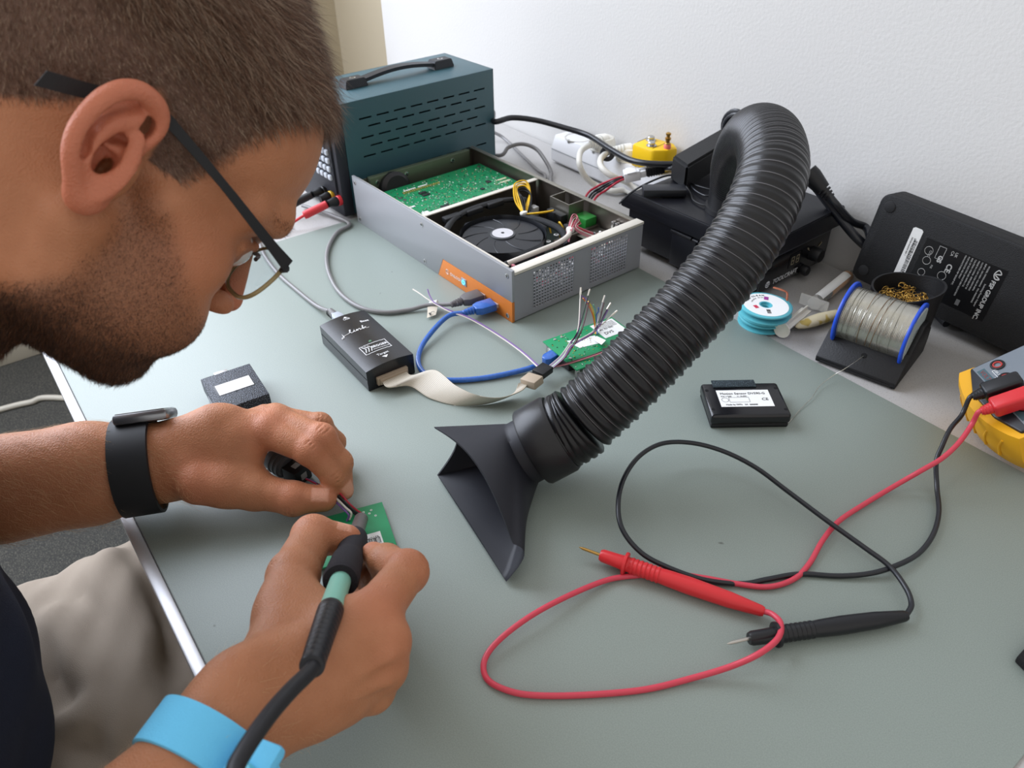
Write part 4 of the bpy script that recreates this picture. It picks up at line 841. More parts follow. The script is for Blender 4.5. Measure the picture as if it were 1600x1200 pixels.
# banana leads at the power supply
def psw(x, y, z): c_, s_ = math.cos(math.radians(2.5)), math.sin(math.radians(2.5)); return (-0.918+x*c_-y*s_, 0.414+x*s_+y*c_, z)
for i, (nm, x, col_) in enumerate((('red', -0.0050, mat('red_rubber', (205, 52, 60), 0.5)), ('black', -0.047, mat('black_rubber', (22, 22, 24), 0.55)))):
    t = thing('banana_lead', nm+' banana plug lead in the '+nm+' terminal at the foot of the power supply', 'test lead', psw(x, -0.036, 0.0265)); T0 = Matrix.Translation(-Vector(psw(x, -0.036, 0.0265)))
    b = MB(); b.T = T0; b.lathe([(0.0030, 0), (0.0052, 0.001), (0.0056, 0.030), (0.0050, 0.034), (0.0030, 0.0345)], col_, 20, psw(x, -0.0355, 0.0265), Vector((-0.25, -1, -0.32))); b.build('plug', t)
    e = Vector(psw(x, -0.0355, 0.0265))+Vector((-0.25, -1, -0.32)).normalized()*0.034
    b = MB(); b.T = T0; b.tube(cr([e, e+Vector((-0.008, -0.025, -0.010)), (e.x-0.03, e.y-0.06, 0.0035), (e.x-0.10, e.y-0.08, 0.0015)]), 0.0018, col_); b.build('lead_wire', t)
# ------------------------------------------------------------------ debug probe box (black, white script lettering)
JX, JY, JR = -0.6583, 0.2406, math.radians(-0.9)
jl = thing('debug_probe', 'flat black debugger box with white script lettering, grey ribbon cable at one end', 'electronics box', (JX, JY, 0), JR)
jm = mat('satin_black_metal', (17, 18, 25), 0.27, 0.0, spec=0.7)
def arch(x0, x1, m, b, z0=0.0, crown=0.0028, w=0.0505):
    n = 14; pts = [(0, z0+0.001), (0.001, z0), (w-0.001, z0), (w, z0+0.001), (w, 0.0225)]+[(w-w*i/n, 0.0225+crown*math.sin(PI*i/n)**0.9) for i in range(1, n)]+[(0, 0.0225)]
    vs = [(x0, y, z) for y, z in pts]+[(x1, y, z) for y, z in pts]; k = len(pts); b.add(vs, [tuple(range(k))[::-1], tuple(range(k, 2*k))]+[(i, (i+1) % k, k+(i+1) % k, k+i) for i in range(k)], m)
b = MB(); arch(0.0, 0.1015, jm, b); b.build('case', jl, 30)
b = MB(); b.box((0.001, -0.0003, 0.0128), (0.1005, -0.00005, 0.0134), ink); b.build('case_seam', jl)
zt = lambda y: 0.0225+0.0028*math.sin(PI*(1-y/0.0505))**0.9+0.0002
def jt(b, txt, sz, x, y, **k): b.T = TR(x, y, zt(y), rz=PI/2) @ Matrix.Rotation(-math.atan(0.0028*PI/0.0505*math.cos(PI*(1-y/0.0505))*-1)*1.0, 4, 'Y'); b.text(txt, sz, wink, align='CENTER', **k)
b = MB(); jt(b, 'USB', 0.0040, 0.0105, 0.0260); b.T = Matrix.Identity(4); b.add([(0.0040, 0.0260, zt(.026)), (0.0068, 0.0235, zt(.0235)), (0.0068, 0.0285, zt(.0285))], [(0, 1, 2)], wink); b.build('usb_marking', jl)
b = MB(); jt(b, 'Target', 0.0046, 0.0880, 0.0260); b.T = Matrix.Identity(4); b.add([(0.0945, 0.0260, zt(.026)), (0.0908, 0.0228, zt(.0228)), (0.0908, 0.0292, zt(.0292))], [(0, 1, 2)], wink); b.build('target_marking', jl)
b = MB(); jt(b, 'Base', 0.0050, 0.0235, 0.0395, bold=0.0001)
b.T = Matrix.Identity(4); sc = 0.0100
strokes = [[(0.9, 0.9), (0.95, 0.2), (0.8, -0.5), (0.3, -0.7), (0.5, -0.2), (1.5, 0.25), (2.1, 0.3)], [(2.0, 0.3), (2.5, 0.5), (3.2, 1.6), (3.0, 1.75), (2.8, 0.8), (3.0, 0.1), (3.5, 0.3), (3.8, 0.8), (3.8, 0.15), (4.2, 0.3), (4.45, 0.8), (4.5, 0.1), (4.8, 0.7), (5.2, 0.8), (5.2, 0.15), (5.6, 0.3), (6.3, 1.6), (6.2, 1.7), (5.95, 0.1), (6.3, 0.6), (6.8, 0.8), (6.4, 0.45), (6.9, 0.05), (7.3, 0.2)], [(0.95, 1.25), (1.0, 1.32)], [(3.95, 1.2), (4.0, 1.27)]]
for st_ in strokes:
    pts = [(0.0365-v*sc*0.36, 0.0055+u*sc*0.44) for u, v in st_]; b.tube([(x, y, zt(y)+0.0001) for x, y in [(q.x, q.y) for q in cr([(x, y, 0) for x, y in pts], 6)]], 0.00042, wink, 5)
b.build('script_lettering', jl)
b = MB()
for (x0, y0, x1, y1) in ((0.0640, 0.0120, 0.0646, 0.0400), (0.0790, 0.0120, 0.0796, 0.0400), (0.0640, 0.0120, 0.0796, 0.0126), (0.0640, 0.0394, 0.0796, 0.0400)):
    n = 6
    for i in range(n): ya, yb = y0+(y1-y0)*i/n, y0+(y1-y0)*(i+1)/n; b.box((x0, ya, zt((ya+yb)/2)-0.0001), (x1, yb, zt((ya+yb)/2)+0.0001), wink)
for i in range(3): b.tube([(0.0655+0.0004*i, 0.0140+0.0030*i, zt(.016)), (0.0705, 0.0165+0.003*i, zt(.019)), (0.0765, 0.0140+0.0030*i, zt(.017))], 0.0005, wink, 4)
jt(b, 'SEGGER', 0.0048, 0.0730, 0.0305, bold=0.0001); jt(b, 'MICROCONTROLLER', 0.0018, 0.0765, 0.0305); b.build('maker_badge', jl)
b = MB().lathe([(0.0018, -0.0006), (0.0014, 0.0004)], mat('dull_green_led', (90, 130, 104), 0.3), 16, (0.0605, 0.0262, zt(.0262))); b.build('status_led', jl)
con = mat('grey_beige_connector', (168, 152, 132), 0.5)
b = MB(); b.box((0.1010, 0.0090, 0.0045), (0.1050, 0.0420, 0.0130), con, 0.0008); b.box((0.1045, 0.0110, 0.0060), (0.1075, 0.0400, 0.0120), con, 0.0006); b.build('header_socket', jl)
def jw(x, y, z): c_, s_ = math.cos(JR), math.sin(JR); return Vector((JX+x*c_-y*s_, JY+x*s_+y*c_, z))
# ribbon cable
rb = bpy.data.materials.new('grey_ribbon'); rb.use_nodes = True; nt = rb.node_tree; pbn_ = nt.nodes['Principled BSDF']; uvn = nt.nodes.new('ShaderNodeAttribute'); uvn.attribute_name = 'lane'
mm_ = nt.nodes.new('ShaderNodeMath'); mm_.operation = 'SINE'; ml = nt.nodes.new('ShaderNodeMath'); ml.operation = 'MULTIPLY'; ml.inputs[1].default_value = 2*PI*20
nt.links.new(uvn.outputs['Fac'], ml.inputs[0]); nt.links.new(ml.outputs[0], mm_.inputs[0]); rr = nt.nodes.new('ShaderNodeValToRGB'); rr.color_ramp.elements[0].position = 0.15; rr.color_ramp.elements[0].color = lin((150, 138, 118))+(1,); rr.color_ramp.elements[1].position = 0.6; rr.color_ramp.elements[1].color = lin((206, 198, 182))+(1,)
mr_ = nt.nodes.new('ShaderNodeMapRange'); mr_.inputs['From Min'].default_value = -1; nt.links.new(mm_.outputs[0], mr_.inputs['Value']); nt.links.new(mr_.outputs['Result'], rr.inputs['Fac']); nt.links.new(rr.outputs['Color'], pbn_.inputs['Base Color']); pbn_.inputs['Roughness'].default_value = 0.45
A = cr([jw(0.1055, 0.0125, 0.0095), jw(0.118, 0.013, 0.0095), P(640, 603, 0.0055), P(672, 622, 0.002), P(715, 633, 0.0012), P(762, 630, 0.0012), P(800, 616, 0.004), P(810, 599, 0.013)], 8)
Bq = cr([jw(0.1055, 0.0390, 0.0100), jw(0.118, 0.0395, 0.0120), P(680, 578, 0.018), P(712, 602, 0.017), P(745, 617, 0.016), P(782, 621, 0.014), P(815, 610, 0.014), P(827, 596, 0.014)], 8)
NL = 41; vs = []; lane = []
for a, c in zip(A, Bq):
    t_n = (c-a)
    for j in range(NL): t = j/(NL-1); vs.append(a+t_n*t+Vector((0, 0, 0.0003*abs(math.sin(PI*20*t))))); lane.append(t)
k = len(vs); vs += [v-Vector((0, 0, 0.0009)) for v in vs]; lane += lane; n = len(A)
fs = [(i*NL+j, i*NL+j+1, (i+1)*NL+j+1, (i+1)*NL+j) for i in range(n-1) for j in range(NL-1)]; fs += [tuple(q+k for q in f[::-1]) for f in fs]
fs += [(i*NL, (i+1)*NL, (i+1)*NL+k, i*NL+k) for i in range(n-1)]+[(i*NL+NL-1, i*NL+NL-1+k, (i+1)*NL+NL-1+k, (i+1)*NL+NL-1) for i in range(n-1)]+[(0, k, k+1, 1)]*0
rt = thing('ribbon_cable', 'flat grey ribbon cable curling from the black debugger box to a small connector', 'cable', tuple(A[20]))
o = npmesh('ribbon', [v-A[20] for v in vs], np.array(fs), [rb], rt, {'lane': lane})
b = MB(); e0, e1 = A[-1], Bq[-1]; mid = (e0+e1)/2-A[20]; b.T = basis(mid+Vector((0.004, 0.006, 0.001)), (P(850, 572, .012)-P(818, 597, .012)), (e1-e0)); b.box((-0.0065, -0.0085, -0.004), (0.0075, 0.0085, 0.004), con, 0.001); b.box((-0.005, -0.006, 0.004), (0.006, 0.006, 0.0052), con, 0.0005); b.build('idc_connector', rt)
# jumper wires rising to the loose ends
HB = P(852, 578, 0.010)
jt_ = thing('jumper_wires', 'bundle of thin white, brown, purple and black jumper wires with loose metal ends', 'wires', tuple(HB)); T0 = Matrix.Translation(-HB)
b = MB(); b.T = T0 @ basis(P(848, 580, 0.0125), (P(860, 572, .0125)-P(838, 588, .0125)), (P(860, 588, .0125)-P(848, 578, .0125))); b.box((-0.008, -0.0065, -0.0035), (0.008, 0.0065, 0.003), BLK(), 0.0006); b.build('black_header', jt_)
brn = mat('brown_wire', (96, 62, 70), 0.45); pur = mat('purple_wire', (120, 84, 150), 0.45); gyw = mat('grey_wire', (150, 148, 150), 0.45); grw = mat('green_wire', (110, 170, 140), 0.45)
ends = [(907, 459, .062, whw), (919, 461, .060, bkw), (907, 461, .060, pur), (942, 471, .050, gyw), (949, 482, .046, bkw), (957, 492, .040, whw), (916, 470, .055, grw), (944, 473, .049, brn), (950, 484, .045, pur), (921, 470, .056, brn)]
for i, (ex, ey, ez, m_) in enumerate(ends):
    q = i*0.7; up1 = i in (0, 1, 2, 6, 9); mx_, my_, mz_ = (903, 515, .040) if up1 else (925, 517, .030)
    e = P(ex, ey, ez)
    pts = [P(858+q*0.8, 572+q*0.7, 0.0125), P(876+q, 556+q*0.5, 0.016+0.0008*q), P(890+q, 536+q*0.6, 0.024), P(mx_+q, my_, mz_), e]
    b = MB(); b.T = T0; b.tube(cr(pts, 6), 0.00062, m_, 6); w_ = b.build('jumper_wire', jt_)
    if i in (0, 1, 3, 4, 5): b = MB(); b.T = T0; dr = (e-Vector(pts[3])).normalized(); b.tube([e-dr*0.001, e+dr*0.0065], 0.0010, mat('crimp_terminal', (214, 208, 196), 0.3, 0.5), 6); b.build('crimp_end', w_)
b = MB(); b.T = T0; b.tube(cr([P(907, 462, .060), P(915, 466, .058), P(918, 474, .055)], 5), 0.0006, pur, 5); b.build('jumper_wire', jt_)
for pts, m_ in (([(862, 573, .0125), (890, 566, .013), (925, 555, .015), (955, 545, .018), (985, 548, .012)], brn), ([(862, 574, .0125), (890, 568, .0125), (925, 557, .0145), (955, 548, .0175), (985, 551, .011)], pnk)):
    b = MB(); b.T = T0; b.tube(cr([P(*p) for p in pts], 6), 0.0007, m_, 6); b.build('jumper_wire', jt_)
for pts, m_ in (([(846, 576, .0135), (815, 548, .010), (775, 520, .008), (735, 497, .010), (700, 484, .012), (680, 474, .014), (672, 463, .016), (668, 452, .020)], pur), ([(844, 577, .0135), (813, 549, .009), (773, 521, .007), (733, 498, .009), (700, 486, .012), (672, 470, .014), (655, 458, .014), (645, 452, .013)], whw)):
    b = MB(); b.T = T0; b.tube(cr([P(*p) for p in pts], 6), 0.0007, m_, 6); b.build('jumper_wire', jt_)
for i, (m_, c2) in enumerate(((mat('orange_ribbon_wire', (214, 110, 60), 0.45), 0), (mat('yellow_wire'), 1), (mat('green_wire'), 2), (mat('blue_wire', (50, 80, 170), 0.45), 3))):
    b = MB(); b.T = T0; b.tube(cr([P(911+i*8, 466+i*5, .052), P(920+i*5, 478+i*3, .042), P(926+i*2, 492, .030), P(929+i, 508, .018), P(930+i, 522, .0135)], 5), 0.0007, m_, 5); b.build('jumper_wire', jt_)

# bare green controller board with labels
pc0, pc1, pc2 = P(848, 533, 0.012), P(902, 579, 0.012), P(930, 487, 0.012)
gb = thing('controller_board', 'bare green circuit board with white labels, wires standing over it, beside the black hose', 'circuit board', (pc0.x, pc0.y, 0))
b = MB(); wv = (pc1-pc0).normalized(); B0_ = basis((0, 0, 0.012), wv, (-wv.y, wv.x, 0)); b.T = B0_; GW, GL = 0.0590, 0.0860
b.box((0, 0, -0.0016), (GW, GL, 0), pcbg, 0.0003); pl_ = b.build('board', gb)
b = MB(); b.T = B0_; b.box((0.0030, 0.056, 0), (0.030, 0.084, 0.0003), wlab); b.prism([(0.013, 0.020), (0.030, 0.024), (0.034, 0.046), (0.020, 0.050)], 0, 0.0003, wlab)
b.add([(0.026, 0.044, 0.0004), (0.044, 0.040, 0.006), (0.038, 0.050, 0.0045), (0.022, 0.0505, 0.0006)], [(0, 1, 2, 3)], wlab); b.build('paper_labels', gb)
b = MB(); b.T = B0_ @ TR(0.027, 0.059, 0.0004, rz=PI*0.5); b.text('DVS', 0.006, ink, TR(0.001, 0.002)); b.text('FFz  No 1042', 0.003, ink, TR(0.0, 0.010))
b.T = B0_
for i in range(5): b.box((0.006+i*0.002, 0.060, 0.0003), (0.0066+i*0.002, 0.082, 0.0004), ink)
b.build('label_print', gb)
b = MB(); b.T = B0_; random.seed(5)
for _ in range(90): x, y = rnd(0.002, 0.056), rnd(0.002, 0.05); b.lathe([(0.0006, 0), (0.0006, 0.0004), (0.0002, 0.0006)], random.choice([tin, gold, ink]), 6, (x, y, 0))
for x, y in ((0.004, 0.012), (0.004, 0.020), (0.040, 0.006), (0.046, 0.006)): b.lathe([(0.0015, 0), (0.0015, 0.0006), (0.0006, 0.0008)], tin, 10, (x, y, 0))
b.build('solder_pads', pl_, kind='stuff')
b = MB(); b.T = B0_; b.box((0.010, -0.001, -0.0115), (0.0215, 0.012, -0.0018), tin, 0.0006); b.box((0.030, 0.000, -0.010), (0.046, 0.009, -0.0018), BLK(), 0.0006); b.build('underside_connectors', gb)
for x, y in ((0.004, 0.004), (0.055, 0.004), (0.004, 0.080), (0.055, 0.080)):
    b = MB(); b.T = B0_; b.lathe([(0.0025, -0.012), (0.0025, -0.0016)], tin, 10, (x, y, 0)); b.build('standoff', gb)

# ------------------------------------------------------------------ small black box with blank label, near the left hand
dg = thing('plastic_enclosure', 'small textured black plastic box with blank white label, behind the left hand', 'box', (-0.5884, 0.1101, 0), math.radians(85.9))
tx = mat('textured_black_plastic', (34, 38, 46), 0.42, bump=0.9, bscale=900, speck=((120, 128, 142), 1100, 0.56))
b = MB(); b.box((-0.001, 0.0, 0.006), (0.0455, 0.0575, 0.0200), tx, 0.0008); b.build('lid', dg)
b = MB(); b.prism([(0.0005, 0.0006), (0.044, 0.0006), (0.044, 0.0565), (0.0005, 0.0565)], 0.0, 0.006, BLK(), 0.0008); b.build('base', dg)
b = MB().box((0.0055, 0.0205, 0.0198), (0.0395, 0.0395, 0.02015), mat('label_recess', (60, 62, 66), 0.5), 0.0001); b.box((0.0070, 0.0215, 0.0200), (0.0385, 0.0382, 0.0203), wlab); b.box((0.021, 0.0203, 0.0201), (0.0225, 0.0214, 0.0204), ink); b.build('blank_label', dg)
b = MB().box((0.0130, 0.0565, 0.010), (0.0255, 0.0690, 0.0145), mat('usb_plug_metal', (214, 214, 216), 0.3, 0.6), 0.0004); b.build('usb_plug', dg)
b = MB().box((-0.0016, 0.008, 0.006), (-0.0009, 0.034, 0.0150), mat('grey_side_label', (150, 152, 156), 0.6)); b.build('side_label', dg)
b = MB()
for i in range(3): b.box((0.006+i*0.0075, -0.0018, 0.0055+0.0005*i), (0.0125+i*0.0075, 0.0004, 0.0080), mat('hinge_grey', (90, 94, 104), 0.4), 0.0006)
b.build('hinge_tabs', dg)

# ------------------------------------------------------------------ motion sensor, upside-down with its label
ms = thing('motion_sensor', 'small glossy black motion sensor with white printed label, between the red lead and the spool', 'sensor', (-0.3253, 0.4574, 0), math.radians(53.7))
gb_ = mat('glossy_black_plastic', (16, 16, 20), 0.22, spec=0.6)
b = MB(); b.box((-0.004, -0.006, 0.0045), (0.0665, 0.0425, 0.0150), gb_, 0.0030, 3); b.build('lid', ms)
b = MB(); b.box((-0.003, -0.005, 0.0), (0.0655, 0.0415, 0.0050), BLK(), 0.0015); b.build('base', ms)
b = MB(); b.box((0.0075, 0.0065, 0.0149), (0.0545, 0.0305, 0.0152), wlab, 0.0); b.build('printed_label', ms)
b = MB(); b.T = TR(0.0100, 0.0240, 0.0153); b.text('Motion Sensor DVS90-G', 0.0040, ink); b.T = TR(0.0100, 0.0205, 0.0153); b.text('P/N 11200        V: 10-30V', 0.0022, ink); b.T = TR(0.0120, 0.0085, 0.0153); b.text('Made by DFFz   2A  #####', 0.0025, ink); b.T = TR(0.0455, 0.0150, 0.0153); b.text('CE', 0.0050, ink)
b.T = Matrix.Identity(4)
for q in ((0.0165, 0.0128, 0.0345, 0.0130), (0.0165, 0.0196, 0.0345, 0.0198), (0.0165, 0.0128, 0.0167, 0.0198), (0.0343, 0.0128, 0.0345, 0.0198)): b.box((q[0], q[1], 0.0152), (q[2], q[3], 0.01535), ink)
b.tube([(0.0128+0.0030*math.cos(t), 0.0163+0.0030*math.sin(t), 0.0153) for t in [2*PI*i/20 for i in range(20)]], 0.00014, ink, 4, closed=True); b.build('label_print', ms)
b = MB(); b.box((0.0060, 0.0345, 0.0148), (0.0455, 0.0450, 0.0162), mat('black_hook_fabric', (36, 46, 52), 0.95, bump=1.0, bscale=1500, speck=((86, 100, 106), 1500, 0.58)), 0.0005); b.build('hook_strip', ms)
for x, y in ((-0.0005, 0.0310), (-0.0005, 0.0035), (0.0625, 0.0330), (0.0630, 0.0020)): MB().lathe([(0.0016, 0.0146), (0.0016, 0.01515)], mat('deep_black_hole', (4, 4, 5), 0.9), 14, (x, y, 0)).build('screw_hole', ms)

# ------------------------------------------------------------------ flexible fume hose and nozzle
hk = mat('black_rubber_hose', (14, 14, 17), 0.32, spec=0.5, bump=0.08, bscale=800)
hp = [(-0.3575, 0.3080, 0.0470), (-0.3505, 0.3225, 0.0570), (-0.3390, 0.3600, 0.0900), (-0.3345, 0.4035, 0.1215), (-0.3330, 0.4430, 0.1510), (-0.3370, 0.4800, 0.1830), (-0.3520, 0.5140, 0.2080), (-0.3830, 0.5480, 0.2165), (-0.4200, 0.5820, 0.2060), (-0.4600, 0.6220, 0.1780), (-0.4950, 0.6600, 0.1400), (-0.5150, 0.6880, 0.1020)]
ax_pts = cr(hp, 30); HC = Vector(hp[6])
L_ = [0.0]
for i in range(1, len(ax_pts)): L_.append(L_[-1]+(ax_pts[i]-ax_pts[i-1]).length)
tot = L_[-1]; ax_np = np.array([tuple(p) for p in ax_pts]); Lnp = np.array(L_)
def axp(s): return Vector((np.interp(s, Lnp, ax_np[:, 0]), np.interp(s, Lnp, ax_np[:, 1]), np.interp(s, Lnp, ax_np[:, 2])))
hose = thing('fume_hose', 'thick ribbed black flexible hose arching from the fume extractor down to the mat', 'hose', tuple(axp(0)))
pitch = lambda s: 0.0092-0.0040*ssh(np.array(s/tot), 0.42, 0.60)
ss = []; s_ = 0.022; prof = [(0.0, 0.0002, 0), (0.14, 0.0018, 0), (0.26, 0.0025, 0), (0.38, 0.0019, 0), (0.50, 0.0007, 0), (0.66, 0.0002, 0), (0.74, 0.0002, 0), (0.79, 0.0010, 1), (0.85, 0.0010, 0), (0.90, 0.0002, 0)]
while s_ < tot-0.004:
    p_ = float(pitch(s_)); ss += [(s_+f*p_, 0.0270+h*(0.35+0.65*float(1-ssh(np.array(s_/tot), 0.15, 0.50)))) for f, h, _ in prof]; s_ += p_
pre = [(0.0, 0.0295)]+sum([[(0.002+i*0.0042, 0.0290), (0.0032+i*0.0042, 0.0305), (0.0048+i*0.0042, 0.0305), (0.0060+i*0.0042, 0.0290)] for i in range(4)], [])
b = MB(); b.T = Matrix.Translation(-axp(0)); b.tube([axp(s) for s, r in ss], [r for s, r in ss], hk, 56); wt_ = mat('hose_wire_line', (88, 86, 88), 0.35); wi = b.mi(wt_); b.m = [wi if (f_i//56) % 10 == 7 and f_i//56 < len(ss)-1 else 0 for f_i in range(len(b.f))]; b.build('ribbed_hose', hose, 180)
b = MB(); b.T = Matrix.Translation(-axp(0)); q_ = [(s, r) for s, r in pre]; b.tube([axp(s) for s, r in q_], [r for s, r in q_], hk, 56); b.build('hose_cuff', hose, 60)
a0_, a1_ = axp(0), axp(0.012); axd = (a1_-a0_).normalized()
nz = thing('fume_nozzle', 'wide flared matte black suction nozzle on the hose end, resting on the mat', 'nozzle', tuple(a0_-axd*0.02)); N0 = a0_-axd*0.02; T0 = Matrix.Translation(-N0)
mk = mat('matte_black_plastic', (25, 26, 34), 0.55, bump=0.05, bscale=900)
b = MB(); b.T = T0; b.lathe([(0.0285, -0.026), (0.0315, -0.0255), (0.0325, -0.024), (0.0325, -0.002), (0.0310, 0.001), (0.029, 0.001)], mat('collar_black_plastic', (23, 23, 26), 0.38, bump=0.05, bscale=900), 64, a0_, axd); b.build('collar', nz, 40)
# flared body: circle neck -> wide lens-shaped mouth
neck_c = a0_-axd*0.020; rn = 0.0265
Mc = {'LL': P(683, 742, 0.0035), 'UL': P(678, 667, 0.046), 'LR': P(791, 909, 0.0035), 'UR': P(802, 850, 0.030)}
up_ = Vector((0, 0, 1)); uu = axd.cross(up_).normalized(); vv_n = uu.cross(axd).normalized()   # uu: sideways
if (Mc['LR']-Mc['LL']).dot(uu) < 0: uu = -uu
def loop_mouth(n):
    pts = []; LLp, LRp, URp, ULp = Mc['LL'], Mc['LR'], Mc['UR'], Mc['UL']
    for i in range(n): t = i/n; pts.append(LLp.lerp(LRp, t)+Vector((0, 0, 0.0)))
    for i in range(n//2): t = i/(n//2); pts.append(LRp.lerp(URp, t)+axd*0.012*math.sin(PI*t))
    for i in range(n): t = i/n; q = URp.lerp(ULp, t); pts.append(q+(Vector((0, 0, 0.014))+axd*0.006)*math.sin(PI*t))
    for i in range(n//2): t = i/(n//2); pts.append(ULp.lerp(LLp, t)+axd*0.020*math.sin(PI*t))
    return pts
n = 24; mouth = loop_mouth(n); K = len(mouth)
# neck loop angles matching the mouth loop: bottom side first
angs = [math.radians(225+90*i/n) for i in range(n)]+[math.radians(315+90*i/(n//2)) for i in range(n//2)]+[math.radians(45+90*i/n) for i in range(n)]+[math.radians(135+90*i/(n//2)) for i in range(n//2)]
neck = [neck_c+(uu*math.cos(a)+vv_n*math.sin(a))*rn for a in angs]
nvs = []; R_ = 20
for r in range(R_+1):
    t = r/R_; sh_ = min(1.0, t/0.30)*0.015; u_f = max(0.0, (t-0.30)/0.70)**1.15
    for i in range(K): nvs.append((neck[i]-axd*sh_).lerp(mouth[i], u_f))
inn = []
ctr = sum((Vector(v) for v in mouth), Vector())/K
for r in range(R_+1):
    c_r = sum((Vector(nvs[r*K+i]) for i in range(K)), Vector())/K
    for i in range(K): v = Vector(nvs[r*K+i]); dlt = (c_r-v); inn.append(v+dlt.normalized()*0.0018)
fs = [(r*K+i, r*K+(i+1) % K, (r+1)*K+(i+1) % K, (r+1)*K+i) for r in range(R_) for i in range(K)]; of = len(nvs)
fs += [tuple(q+of for q in f[::-1]) for f in fs]; fs += [(R_*K+i, R_*K+(i+1) % K, of+R_*K+(i+1) % K, of+R_*K+i) for i in range(K)]+[(i, of+i, of+(i+1) % K, (i+1) % K) for i in range(K)]
for v in nvs: v.z = max(v.z, 0.0006)
b = MB(); b.T = T0; b.add(nvs+inn, fs, mk); b.build('flared_mouth', nz, 50)
b = MB(); b.T = T0; b.lathe([(rn-0.0015, -0.022), (rn, -0.022), (rn+0.001, -0.0), (rn-0.001, 0.0)], mk, 48, a0_, axd); 
b.T = T0 @ basis(a0_-axd*0.018+vv_n*(rn+0.0006), axd, uu); b.box((-0.008, -0.006, -0.002), (0.010, 0.006, 0.0012), mk, 0.001); b.build('neck', nz, 40)

# ------------------------------------------------------------------ fume extractor unit (wide black box by the wall)
fe = thing('fume_extractor', 'wide low black fume extractor box against the wall, hose port on top', 'fume extractor', (-0.4488, 0.6540, 0), math.radians(2.0))
fb_ = mat('black_painted_metal', (17, 18, 24), 0.36, bump=0.1, bscale=700)
LX, DY = 0.176, 0.138
b = MB(); b.prism([(0.004, -0.008), (-LX-0.004, -0.008), (-LX-0.004, DY), (0.004, DY)], 0.008, 0.060, fb_, 0.002); b.prism([(-0.004, 0.004), (-LX+0.01, 0.004), (-LX+0.01, DY-0.004), (-0.004, DY-0.004)], 0.0, 0.012, fb_, 0.002)
b.build('body', fe)
b = MB(); vs = [(-LX-0.012, -0.014, 0.052), (0.014, -0.014, 0.052), (0.014, DY, 0.052), (-LX-0.012, DY, 0.052), (-LX-0.012, -0.016, 0.060), (0.014, -0.016, 0.060), (0.014, DY, 0.060), (-LX-0.012, DY, 0.060), (-LX+0.004, -0.014, 0.0745), (0.014, -0.014, 0.0735), (0.014, DY, 0.0760), (-LX+0.004, DY, 0.0760)]
bm = bmesh.new(); V_ = [bm.verts.new(v) for v in vs]
for f in ((3, 2, 1, 0), (0, 1, 5, 4), (1, 2, 6, 5), (2, 3, 7, 6), (3, 0, 4, 7), (4, 5, 9, 8), (5, 6, 10, 9), (6, 7, 11, 10), (7, 4, 8, 11), (8, 9, 10, 11)): bm.faces.new([V_[i] for i in f])
bmesh.ops.recalc_face_normals(bm, faces=list(bm.faces)); bmesh.ops.bevel(bm, geom=list(bm.edges), offset=0.0012, segments=2, affect='EDGES'); b.addbm(bm, fb_); b.build('lid', fe)
b = MB().box((-0.107, -0.0115, 0.006), (-0.072, -0.007, 0.047), fb_, 0.0010); b.tube([(-0.108, -0.0115, 0.0480), (-0.078, -0.0115, 0.0480)], 0.0022, gb_, 10); b.tube([(-0.077, -0.0105, 0.0475), (-0.069, -0.0105, 0.0475)], 0.0018, fb_, 8); b.build('side_latch', fe)
b = MB().prism([(0.006, 0.008), (0.128, 0.008), (0.132, 0.020), (0.132, 0.046), (0.004, 0.046)], 0.0042, 0.0075, gb_, 0.0008, axis='x'); b.tube([(0.0075, 0.004, 0.0475), (0.0075, 0.130, 0.0475)], 0.0012, mat('panel_bezel_grey', (70, 72, 78), 0.35), 8); fpn = b.build('control_panel', fe)
pt = lambda y, z: TR(0.0078, y, z) @ Matrix(((0, 0, 1, 0), (1, 0, 0, 0), (0, 1, 0, 0), (0, 0, 0, 1)))
b = MB(); b.T = pt(0.030, 0.0115); b.text('TOOLCRAFT', 0.0078, wink, font_shear=0.2); b.T = pt(0.021, 0.0145); b.lathe([(0.0040, 0), (0.0040, 0.0002)], wink, 24); b.T = b.T @ TR(z=0.0003); b.tube(cr([(-0.003, 0.0018, 0), (0, 0.0006, 0), (0.0032, 0.0012, 0)], 6), 0.0004, ink, 4); b.tube(cr([(-0.0032, -0.0008, 0), (0, -0.0018, 0), (0.003, -0.0012, 0)], 6), 0.0004, ink, 4); b.build('brand_lettering', fpn)
b = MB(); b.T = pt(0.058, 0.0245); sg = mat('dim_segment', (150, 138, 110), 0.4)
b.box((-0.002, -0.003, 0), (0.020, 0.014, 0.0001), mat('display_glass'))
for k_ in range(2):
    for (x0, y0, x1, y1) in ((0, 0, .005, .0007), (0, .0045, .005, .0052), (0, .009, .005, .0097), (0, 0, .0007, .005), (0, .005, .0007, .0097), (.0045, 0, .0052, .005), (.0045, .005, .0052, .0097)): b.box((x0+k_*0.009+0.002, y0+0.0005, 0.0001), (x1+k_*0.009+0.002, y1+0.0005, 0.0002), sg)
b.build('digital_display', fpn)
b = MB().lathe([(0.0085, 0), (0.0080, 0.010), (0.0070, 0.0115), (0.0001, 0.0118)], BLK(), 32, (0.0074, 0.102, 0.026), (1, 0, 0)); b.build('speed_knob', fpn)
b = MB()
for a in (0.6, 2.5): c_, s_ = math.cos(a), math.sin(a); b.T = pt(0.102, 0.026); b.tube([(c_*0.011, s_*0.011, 0), (c_*0.016, s_*0.016, 0)], 0.0004, sg, 4); b.tube([(c_*0.0155, s_*0.0155+0.002, 0), (c_*0.016, s_*0.016, 0), (c_*0.0155+0.002, s_*0.0155, 0)], 0.0004, sg, 4)
b.build('knob_marks', fpn)
